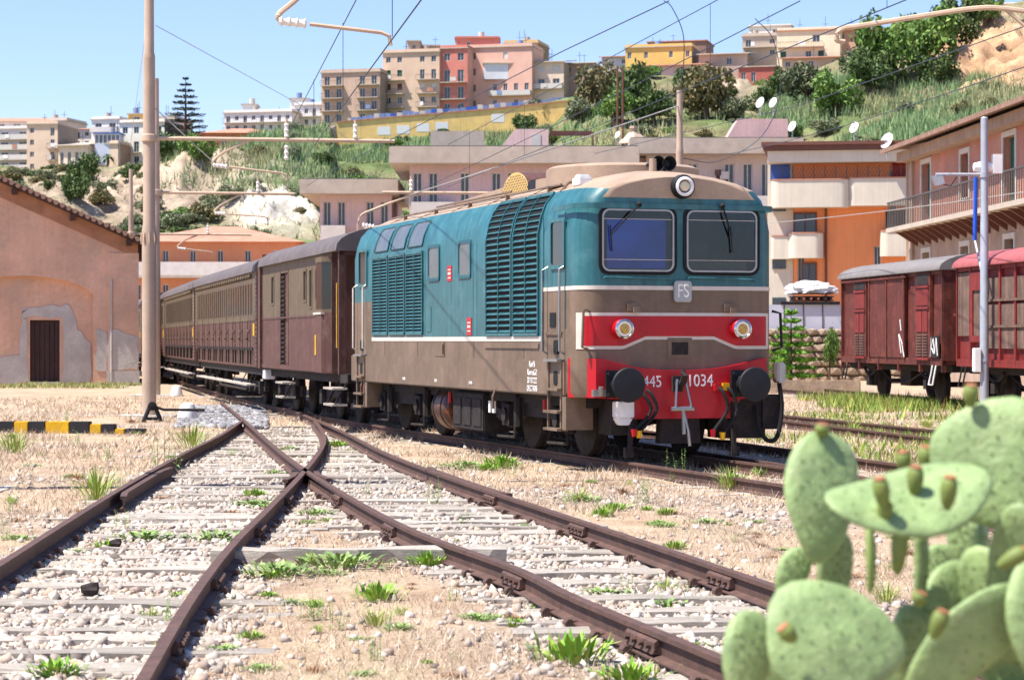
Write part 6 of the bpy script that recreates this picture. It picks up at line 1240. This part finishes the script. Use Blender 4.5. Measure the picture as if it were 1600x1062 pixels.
# reed beds
def blades(name, P, L, W_, cols, lean, rng, label, bend=.0, m='blade'):
    n = len(P); a = rng.uniform(0, 2 * np.pi, n); le = rng.normal(0, lean, (n, 2)); s = np.stack([np.cos(a), np.sin(a), np.zeros(n)], 1) * W_[:, None]
    t = np.stack([le[:, 0], le[:, 1], np.ones(n)], 1); t /= np.linalg.norm(t, axis=1)[:, None]; tip = P + t * L[:, None] + np.stack([np.zeros(n), np.zeros(n), -bend * L], 1)
    V = np.stack([P - s, P + s, tip], 1).reshape(-1, 3); F_ = np.arange(3 * n).reshape(-1, 3); o = npmesh(name, V, F_, m, None, cols); return tag(o, label, 'grass', None, 'stuff')
def reedbed(n, regs, label, seed):
    rng = np.random.default_rng(seed); P = []
    while len(P) < n:
        px = rng.uniform(regs[0], regs[1]); yv = rng.uniform(regs[4], regs[5]); x = (px - 800) / F * yv; z = hz(x, yv); py = 531 - (z - CH) / yv * F
        if 515 < px < 905 and py < np.interp(px, [526, 896], [192, 158]) + 40: continue
        if regs[2] < py < regs[3] and noise.noise((x * .045 + seed, yv * .045, 3)) > -.22: P.append((x, yv, z - .2))
    P = np.array(P); cc = cl('758f60', '829c6c', '6c8658', '93a274'); tn = np.clip(nz(P[:, 0], P[:, 1], .06, seed + 50) * 2.5 + .15, 0, 1)[:, None]; col = cc[rng.integers(0, 4, n)] * rng.uniform(.8, 1.2, n)[:, None]; col = col * (1 - tn) + tn * cl('a3a076', '8f9468')[rng.integers(0, 2, n)]; blades('reed_bed', P, rng.uniform(.8, 2.3, n), rng.uniform(.06, .15, n), col, .25, rng, label)
reedbed(26000, (235, 860, 192, 300, 250, 436), 'dense green reeds covering the slope under the yellow wall', 3); reedbed(18000, (1190, 1600, 120, 232, 220, 425), 'dense green reeds on the slope above the orange house', 5); reedbed(2500, (880, 1130, 150, 240, 230, 425), 'green reeds on the slope above the lilac flats', 8)
rng = np.random.default_rng(99); P = []
while len(P) < 14000:
    px = rng.uniform(-80, 1640); yv = rng.uniform(YF + 10, YC - 2); x = (px - 800) / F * yv; z = hz(x, yv); py = 531 - (z - CH) / yv * F
    if py < 390 and not (515 < px < 905 and py < np.interp(px, [526, 896], [192, 158]) + 34) and noise.noise((x * .05, yv * .05, 9)) > -.1: P.append((x, yv, z - .1))
P = np.array(P); n = len(P); blades('dry_scrub', P, rng.uniform(.4, 1.3, n), rng.uniform(.05, .14, n), cl('a0906a', '8d8a60', '7d8055', 'b09f7c')[rng.integers(0, 4, n)] * rng.uniform(.7, 1.2, n)[:, None], .5, rng, 'dry grass and low scrub over the hillside')
# ---- dry grass of the yard
rng = np.random.default_rng(21)
def zs(X, Y_): b = bed(X, Y_); return -.175 - .02 * b + .03 * nz(X, Y_, .55, 3) * (1 - b * .5) + .018 * nz(X, Y_, 2.3, 9) + (1 - b) * .012
def scatter(n, y0, y1, pw, halfw=.262):
    u = rng.random(n); Y_ = (y0 ** pw + u * (y1 ** pw - y0 ** pw)) ** (1 / pw); X = rng.uniform(-halfw, halfw, n) * Y_; return X, Y_
X, Y_ = scatter(190000, 9.2, 70, .25); b = bed(X, Y_); den = nz(X, Y_, .6, 41); keep = (rng.random(len(X)) > b * .80) & (den > -.28 + .2 * rng.random(len(X))); X, Y_ = X[keep], Y_[keep]; n = len(X)
P = np.stack([X, Y_, zs(X, Y_) - .01], 1); cc = cl('c9b69c', 'b5a087', 'd6c8b2', 'a38a72', 'c3ab91'); sz = np.clip(Y_ / 22, .7, 2.2)
blades('dry_grass', P, rng.uniform(.03, .12, n) * np.clip(Y_ / 20, .9, 1.7), rng.uniform(.003, .006, n) * sz, cc[rng.integers(0, 5, n)] * rng.uniform(.7, 1.2, n)[:, None], .9, rng, 'straw coloured dry grass covering the yard between the tracks')
# green grass flushes: along the shed, under the wagons, between the far sidings
def flush(n, boxes, label, L0, L1, cc=cl('7a9440', '8fa553', '6a8538', 'b0a860')):
    Ps = []
    for (x0, x1, y0, y1, w_) in boxes: k = int(n * w_); q = np.stack([rng.uniform(x0, x1, k), rng.uniform(y0, y1, k)], 1); kk = nz(q[:, 0], q[:, 1], .5, 61) > -.15; Ps.append(q[kk])
    q = np.concatenate(Ps); n = len(q); P = np.stack([q[:, 0], q[:, 1], np.full(n, -.18)], 1); blades('green_grass', P, rng.uniform(L0, L1, n), rng.uniform(.012, .03, n), cc[rng.integers(0, len(cc), n)] * rng.uniform(.75, 1.2, n)[:, None], .35, rng, label)
flush(4200, ((-24, -14.6, 84, 91, 1),), 'green grass strip along the foot of the goods shed', .06, .24, cl('8f9a58', 'a3a468', '7d8a4a', 'b5a878'))
flush(5000, ((8.2, 14, 50, 66, .6), (8.6, 10.8, 56, 68, .4)), 'tall green grass around the wheels of the red wagons', .15, .45)
flush(9000, ((4.2, 10.5, 31, 42, .5), (6.5, 13, 40, 56, .5)), 'patchy green grass between the far sidings', .06, .22)
# ---- ballast stones
X, Y_ = scatter(120000, 9.2, 47, .3); b = bed(X, Y_); pt = np.clip(nz(X, Y_, .35, 21) * 2.2 + .1, 0, 1); keep = rng.random(len(X)) < np.maximum(b * .75, .13 * pt + .015); X, Y_ = X[keep], Y_[keep]
n = len(X); sz = rng.gamma(2.6, .0036, n) + .006; sz = np.clip(sz, .007, .034); Z = zs(X, Y_) + sz * .25
cube = np.array([(a, c, e) for a in (-1, 1) for c in (-1, 1) for e in (-1, 1)], float); V = cube[None] * (1 + rng.uniform(-.42, .32, (n, 8, 1))) * rng.uniform(.65, 1.2, (n, 1, 3)); q = rng.normal(size=(n, 4)); q /= np.linalg.norm(q, axis=1)[:, None]; w_, x_, y_, z_ = q.T
RM = np.stack([1-2*(y_**2+z_**2), 2*(x_*y_-z_*w_), 2*(x_*z_+y_*w_), 2*(x_*y_+z_*w_), 1-2*(x_**2+z_**2), 2*(y_*z_-x_*w_), 2*(x_*z_-y_*w_), 2*(y_*z_+x_*w_), 1-2*(x_**2+y_**2)], 1).reshape(n, 3, 3)
V = np.einsum('nij,nkj->nki', RM, V) * sz[:, None, None] + np.stack([X, Y_, Z], 1)[:, None, :]; FQ = np.array([(0, 1, 3, 2), (4, 6, 7, 5), (0, 4, 5, 1), (2, 3, 7, 6), (0, 2, 6, 4), (1, 5, 7, 3)]); FA = (FQ[None] + 8 * np.arange(n)[:, None, None]).reshape(-1, 4)
cc = cl('bdb0a2', 'ab9e91', 'c9beb1', '968a80', 'ae9989', 'bfa994', '756b64'); col = cc[rng.choice(7, n, p=[.26, .2, .2, .12, .1, .08, .04])] * rng.uniform(.8, 1.15, n)[:, None]
tag(npmesh('ballast', V.reshape(-1, 3), FA, 'stone', None, np.repeat(col, 6, 0)), 'pale broken ballast stones between the rails', 'gravel', None, 'stuff')
# grey chippings beside the coaches
Xc = rng.uniform(-6.9, -5.0, 3500) ; Yc = rng.uniform(46, 60, 3500); Xc += -(Yc - 46) * .12; n = len(Xc); sz = rng.uniform(.03, .07, n); V = cube[None] * (1 + rng.uniform(-.4, .3, (n, 8, 1))) * sz[:, None, None] + np.stack([Xc, Yc, np.full(n, -.15)], 1)[:, None, :]; FA = (FQ[None] + 8 * np.arange(n)[:, None, None]).reshape(-1, 4)
tag(npmesh('grey_chippings', V.reshape(-1, 3), FA, 'stone', None, np.repeat(cl('8f8d8f', 'a5a2a2', '7d7b7e')[rng.integers(0, 3, n)], 6, 0)), 'grey stone chippings beside the switch blades', 'gravel', None, 'stuff')
def lump(px, py, s, label): 
    bm = bmesh.new(); bmesh.ops.create_icosphere(bm, subdivisions=2, radius=s)
    for v in bm.verts: v.co *= 1 + .5 * noise.noise(v.co * (1.6 / s)); v.co.z *= .65
    me = bpy.data.meshes.new('dark_stone'); bm.to_mesh(me); bm.free(); me.materials.append(MATS['under']); o = bpy.data.objects.new('dark_stone', me); link(o); p = gnd(px, py, -.14); o.location = p; tag(o, label, 'stone')
lump(143, 920, .075, 'black stone lying between the rails at lower left'); lump(596, 863, .075, 'black charred lump beside the raised sleeper'); lump(182, 848, .06, 'dark stone farther up between the left rails')
# ---- green weeds
def leaf(Vs, Cs, c, d, L_, w_, col, curl=.25):
    d = Vector(d).normalized(); s_ = d.cross(Vector((0, 0, 1))); s_ = s_.normalized() * w_ if s_.length > 1e-3 else Vector((w_, 0, 0)); A = Vector(c); m = A + d * L_ * .5 + Vector((0, 0, L_ * .08)); t = A + d * L_ - Vector((0, 0, curl * L_ * .4))
    Vs += [A - s_ * .3, A + s_ * .3, m + s_, m - s_, m - s_, m + s_, t + s_ * .15, t - s_ * .15]; Cs += [col, col]
def weedmesh(kind, seed):
    rn = random.Random(seed); Vs, Cs = [], []; 
    pal = {'rosette': ('79a233', '8db340', '67902f', '9aa552'), 'herb': ('7a944f', '8da35e', '6a8444'), 'stalk': ('6f8f45', '829f55', '93a866'), 'tuft': ('86a03f', '9ab052', 'a9ab62'), 'dry': ('8a6248', '9c7050', '7a5a42', 'a5835c')}[kind]
    C_ = lambda: np.array(hexc(rn.choice(pal))) * rn.uniform(.75, 1.25)
    if kind == 'dry':
        for k in range(130): a = rn.uniform(0, 6.28); el = rn.uniform(.1, 1.3); r = rn.uniform(0, .7); leaf(Vs, Cs, (r * math.cos(a) * .9, r * math.sin(a) * .9, rn.uniform(0, .15)), (math.cos(a) * math.cos(el), math.sin(a) * math.cos(el), math.sin(el)), rn.uniform(.15, .4), rn.uniform(.012, .03), C_())
    elif kind == 'rosette':
        for k in range(120): a = rn.uniform(0, 6.28); el = rn.uniform(.45, 1.5); r = rn.uniform(0, .6); leaf(Vs, Cs, (r * math.cos(a), r * math.sin(a), rn.uniform(0, .12)), (math.cos(a) * math.cos(el), math.sin(a) * math.cos(el), math.sin(el)), rn.uniform(.22, .55), rn.uniform(.03, .06), C_())
    elif kind == 'herb':
        for k in range(170): a = rn.uniform(0, 6.28); el = rn.uniform(.0, 1.0); r = rn.uniform(0, .85) ** .7; leaf(Vs, Cs, (r * math.cos(a) * .9, r * math.sin(a) * .9, rn.uniform(0, .2 * (1 - r * .5))), (math.cos(a) * math.cos(el), math.sin(a) * math.cos(el), math.sin(el)), rn.uniform(.14, .3), rn.uniform(.03, .055), C_())
    elif kind == 'stalk':
        for q in range(7):
            x, y, t = rn.uniform(-.3, .3), rn.uniform(-.3, .3), rn.uniform(.5, 1.1); lx_, ly = rn.uniform(-.2, .2), rn.uniform(-.2, .2)
            for k in range(13): f = k / 13; a = k * 2.4 + q; leaf(Vs, Cs, (x + lx_ * f, y + ly * f, t * f), (math.cos(a), math.sin(a), .6), .16 * (1.2 - f), .022, C_())
            leaf(Vs, Cs, (x, y, 0), (lx_, ly, t), t, .008, C_(), 0)
    else:
        for k in range(80): a = rn.uniform(0, 6.28); el = rn.uniform(.7, 1.5); r = rn.uniform(0, .3); leaf(Vs, Cs, (r * math.cos(a), r * math.sin(a), 0), (math.cos(a) * math.cos(el), math.sin(a) * math.cos(el), math.sin(el)), rn.uniform(.4, .9), .014, C_(), .3)
    V = np.array([tuple(v) for v in Vs]); return meshonly('weed', V, np.arange(len(V)).reshape(-1, 4), np.array(Cs))
WM = {k: [weedmesh(k, i * 7 + len(k)) for i in range(3)] for k in ('rosette', 'herb', 'stalk', 'tuft', 'dry')}
WN_ = {'rosette': ('leafy_weed', 'small bright green leafy weed', 'small leafy weeds'), 'herb': ('creeping_weed', 'low grey green creeping weed', 'creeping weeds'), 'stalk': ('stalky_weed', 'thin upright green weed with small leaves', 'stalky weeds'), 'tuft': ('grass_tuft', 'fine green grass tuft', 'grass tufts'), 'dry': ('dry_weed', 'small rusty brown withered weed', 'withered weeds')}
def weed(p, kind, wpx, label=None):
    """wpx: width in photo pixels"""
    s = wpx / F * p.y / (.95 if kind in ('rosette', 'herb', 'dry') else .7); nm, lb, gp = WN_[kind]; o = inst(nm, random.choice(WM[kind]), None, p, (0, 0, random.uniform(0, 6)), (s, s, s * random.uniform(.75, 1.0))); xa, xb, xc, xd = (float(np.interp(p.y, ys, q)) for q in (XA, XB, XC, XD)); where = 'left of the left track' if p.x < xa else 'inside the left track' if p.x < xb and p.x < xc else 'between the two crossing tracks' if p.x < xc else 'inside the right track' if p.x < xd else 'on the dry strip before the locomotive' if p.x < xat(railE, p.y) else 'beyond the locomotive track'
    far = 'near' if p.y < 15 else 'midway' if p.y < 24 else 'far'; tag(o, label or '%s %s, %s' % (lb, where, far), 'weed', None if label else '%s %s, %s' % (gp, where, far))
def gp_(px, py): p = gnd(px, py, -.16); p.z = gz(p.x, p.y) - .005; return p
for px, py, kd, wd, lb in ((590, 938, 'rosette', 58, 'bright green rosette weed in the middle of the foreground'), (893, 1034, 'rosette', 92, 'largest bright green weed at the bottom, right of the middle'), (982, 1062, 'rosette', 80, 'bright green weed cut by the bottom edge'), (88, 1045, 'rosette', 72, 'bright green leafy weed in the bottom left corner between sleepers'), (668, 880, 'rosette', 48, 'bright weed at the right end of the raised sleeper'), (436, 898, 'herb', 70, 'grey green weed over the left end of the raised sleeper'), (533, 886, 'herb', 90, 'spreading grey green weed along the raised sleeper'), (730, 732, 'herb', 52, 'rounded green bush weed beside the train track'), (786, 732, 'rosette', 46, 'bright low weed right of the rounded bush weed'), (228, 838, 'herb', 66, 'green weed in the middle of the left track'), (338, 838, 'herb', 62, 'green weed against the right rail of the left track'), (278, 924, 'rosette', 28, 'small bright clump at the right rail of the left track'), (400, 785, 'herb', 46, 'dark green weed farther up beside the right rail of the left track'), (495, 803, 'herb', 36, 'green weed in the ballast left of the frog rail'), (150, 778, 'tuft', 60, 'green grass patch left of the left rail'), (300, 700, 'tuft', 44, 'green grass patch beside the far end of the left rail'), (22, 706, 'tuft', 44, 'grass clump at the left edge below the striped kerb'), (118, 745, 'herb', 28, 'grey green weed tuft below the striped kerb'), (950, 922, 'herb', 46, 'round green weed between the rails of the right track'), (1045, 940, 'herb', 52, 'leafy weed near the cactus between the rails of the right track'), (910, 782, 'herb', 40, 'low weed on the dry strip beyond the right track'), (966, 792, 'herb', 34, 'second low weed on the dry strip beyond the right track'), (1142, 766, 'tuft', 42, 'bright tuft beside the locomotive track near the cactus'), (1052, 742, 'stalk', 34, 'pale dry weed standing before the front wheels'), (265, 738, 'stalk', 44, 'tall thin weed left of the left rail'), (1255, 850, 'stalk', 52, 'tall weed left of the upright cactus pad')): weed(gp_(px, py), kd, wd, lb)
rn = random.Random(77)
for k in range(360):
    py = 660 + 400 * rn.random() ** 1.25; px = rn.uniform(-20, 1500); p = gp_(px, py); bb_ = float(bed(np.array([p.x]), np.array([p.y]))[0])
    if rn.random() < bb_ * .45 or (py < 730 and 560 < px < 1230): continue
    kd = rn.choices(('rosette', 'herb', 'stalk', 'tuft', 'dry'), (.10, .30, .18, .20, .22))[0]; weed(p, kd, rn.uniform(14, 40) * (.55 + .6 * (py - 600) / 460), None)
# ------------------------------------------------------------ prickly pear in the right foreground
def padmat(name, col, dots):
    m = mat(name, col, .5, 0, .25, 13, .35, 50, fine=.06, dirt='a2ad7a', dirtamt=.45); return m
padmat('pad', '869c65', 1); mat('pad_young', '93a860', .6, 0, .1, 7); mat('fruit', '6f7d3c', .6, 0, .15, 20); mat('fruit_tip', 'a06a48', .7, 0, .2, 20); mat('areole', '6b7d4a', .9, 0, .1, 5)
pr_ = empty('prickly_pear', Vector((1.05, 5.0, -.17)), 0, 'prickly pear cactus with thick pads filling the lower right corner', 'cactus'); ORG = Vector((1.05, 5.0, -.17))
def pad(px, py, Y, w, h, roll, tilt=0, yaw=0, th=.026, m='pad', seed=0, egg=.22, name='pad', warp=0):
    """obovate pad centred at the photo direction (px, py); w, h in metres, roll in the picture plane, tilt leans the face up (+) and yaw turns it sideways"""
    nu, nv = 26, 9; mb = MB(); rn_ = random.Random(seed + int(px)); ph = rn_.uniform(0, 6)
    M = Matrix.Rotation(R(yaw), 3, 'Z') @ Matrix.Rotation(R(-tilt), 3, 'X') @ Matrix.Rotation(R(-roll), 3, 'Y'); c = at(px, py, Y) - ORG
    rings = []
    for j in range(nv + 1):
        f = j / nv; a = math.pi * f; rr = math.sin(a) ** .42 if 0 < f < 1 else 0; yv = -math.cos(a) * th * .62
        rings.append([(rr, yv)])
    k0 = len(mb.v)
    for j in range(nv + 1):
        rr, yv = rings[j][0]
        for i in range(nu):
            t = 2 * math.pi * i / nu; e = 1 + egg * math.sin(t); wob = 1 + .03 * math.sin(3 * t + ph) + .02 * math.sin(5 * t + 2 * ph); x = math.cos(t) * w / 2 * e * wob * rr; z = math.sin(t) * h / 2 * wob * rr; b = .02 * math.sin(x * 14 + ph) + .022 * math.sin(z * 11 + ph) + warp * (z / h * 2) ** 2
            mb.v.append(tuple(c + M @ Vector((x, yv + b * .6, z))))
    for j in range(nv):
        for i in range(nu): mb.f.append((k0 + j*nu + i, k0 + j*nu + (i+1) % nu, k0 + (j+1)*nu + (i+1) % nu, k0 + (j+1)*nu + i))
    o = mb.build(name, m, pr_, 180)
    ar = MB()
    for k in range(30):
        rr = math.sqrt((k + .5) / 30) * .88; t = 2 * math.pi * k * .381966 + rn_.uniform(-.2, .2); x = math.cos(t) * w / 2 * rr * (1 + egg * math.sin(t)); z = math.sin(t) * h / 2 * rr; dp = th * .62 * max(0, 1 - rr ** 4.7) ** .5; b = .02 * math.sin(x * 14 + ph) + .022 * math.sin(z * 11 + ph) + warp * (z / h * 2) ** 2
        for sd in (-1, 1): p = c + M @ Vector((x, sd * dp + b * .6, z)); q = c + M @ Vector((x, sd * (dp + .004) + b * .6, z)); ar.cyl(p, q, .003, .001, 5)
    ar.build('areoles', 'areole', o, 0, kind='stuff'); return o
pad(1280, 775, 5.0, .172, .30, -8, 8, 12); pad(1565, 727, 4.9, .31, .29, 0, 12, -10, seed=2); pad(1412, 795, 4.7, .22, .38, 103, 55, 8, seed=3, th=.024, egg=-.2, warp=-.08)
pad(1302, 1005, 4.5, .25, .30, 78, 20, 14, th=.024, seed=4); pad(1160, 1030, 4.6, .11, .21, -12, 10, 20, seed=5); pad(1234, 895, 5.2, .075, .13, -24, 6, 15, seed=6, th=.02)
pad(1312, 890, 5.15, .10, .20, 5, 0, 40, seed=7); pad(1480, 892, 5.4, .085, .14, 10, 8, 10, seed=8); pad(1424, 880, 4.85, .05, .24, 4, 0, 60, seed=9, th=.018); pad(1522, 905, 5.0, .08, .26, 6, -5, 65, seed=10)
pad(1590, 885, 4.7, .13, .27, -8, -12, -20, seed=11); pad(1508, 1012, 4.6, .15, .32, -42, -12, 15, seed=12, th=.02); pad(1438, 1030, 4.75, .11, .24, 8, 5, 30, seed=13); pad(1585, 1010, 4.9, .2, .3, 15, 8, -20, seed=14); pad(1345, 870, 5.3, .04, .17, 4, 0, 70, seed=15, m='pad_young', th=.016); pad(1510, 838, 5.35, .10, .16, 0, 8, 0, seed=16); pad(1466, 960, 4.9, .13, .25, -25, 5, 35, seed=17); pad(1556, 945, 4.85, .16, .26, 22, 2, -35, seed=18); pad(1390, 1055, 4.9, .14, .2, 30, 10, 30, seed=19); pad(1225, 1062, 4.85, .13, .2, 20, 8, 10, seed=20); pad(1620, 960, 4.6, .18, .26, -20, 10, 25, seed=21)
for k, (px, py, h) in enumerate(((1330, 1180, .34), (1480, 1200, .36), (1180, 1180, .3), (1590, 1200, .38), (1420, 1400, .42), (1540, 1420, .42), (1290, 1380, .38), (1440, 1640, .45), (1500, 1780, .42))): pad(px, py, 4.8 + .1 * (k % 3), h * .62, h, -14 + 9 * (k % 4), 4, 20 - 14 * (k % 4), seed=30 + k, th=.026)
def fruit(px, py, Y, L_, roll=0, m='fruit'):
    c = at(px, py, Y) - ORG; d = Vector((math.sin(R(roll)), -.15, math.cos(R(roll)))); o = MB().lathe(c - d * L_ / 2, d, [(.006, 0), (.013, L_ * .2), (.018, L_ * .55), (.017, L_ * .85), (.011, L_ * .96)], 12).build('fruit', m, pr_, 60); MB().lathe(c + d * L_ * .44, d, [(.013, 0), (.014, L_ * .05), (.006, L_ * .09)], 10).build('fruit_tip', 'fruit_tip', o)
for px, py, Y, L_, rl_ in ((1378, 770, 4.6, .065, -12), (1382, 800, 4.62, .045, 5), (1430, 752, 4.68, .065, 2), (1482, 770, 4.58, .07, 4), (1412, 722, 4.95, .05, -8), (1446, 716, 4.95, .055, 6), (1517, 618, 4.9, .05, 0), (1285, 672, 5.0, .03, 5), (1466, 975, 4.45, .06, 20), (1582, 872, 4.5, .065, 60), (1232, 990, 4.4, .04, -40), (1405, 860, 4.62, .10, 3), (1436, 935, 4.6, .03, 20)): fruit(px, py, Y, L_, rl_)
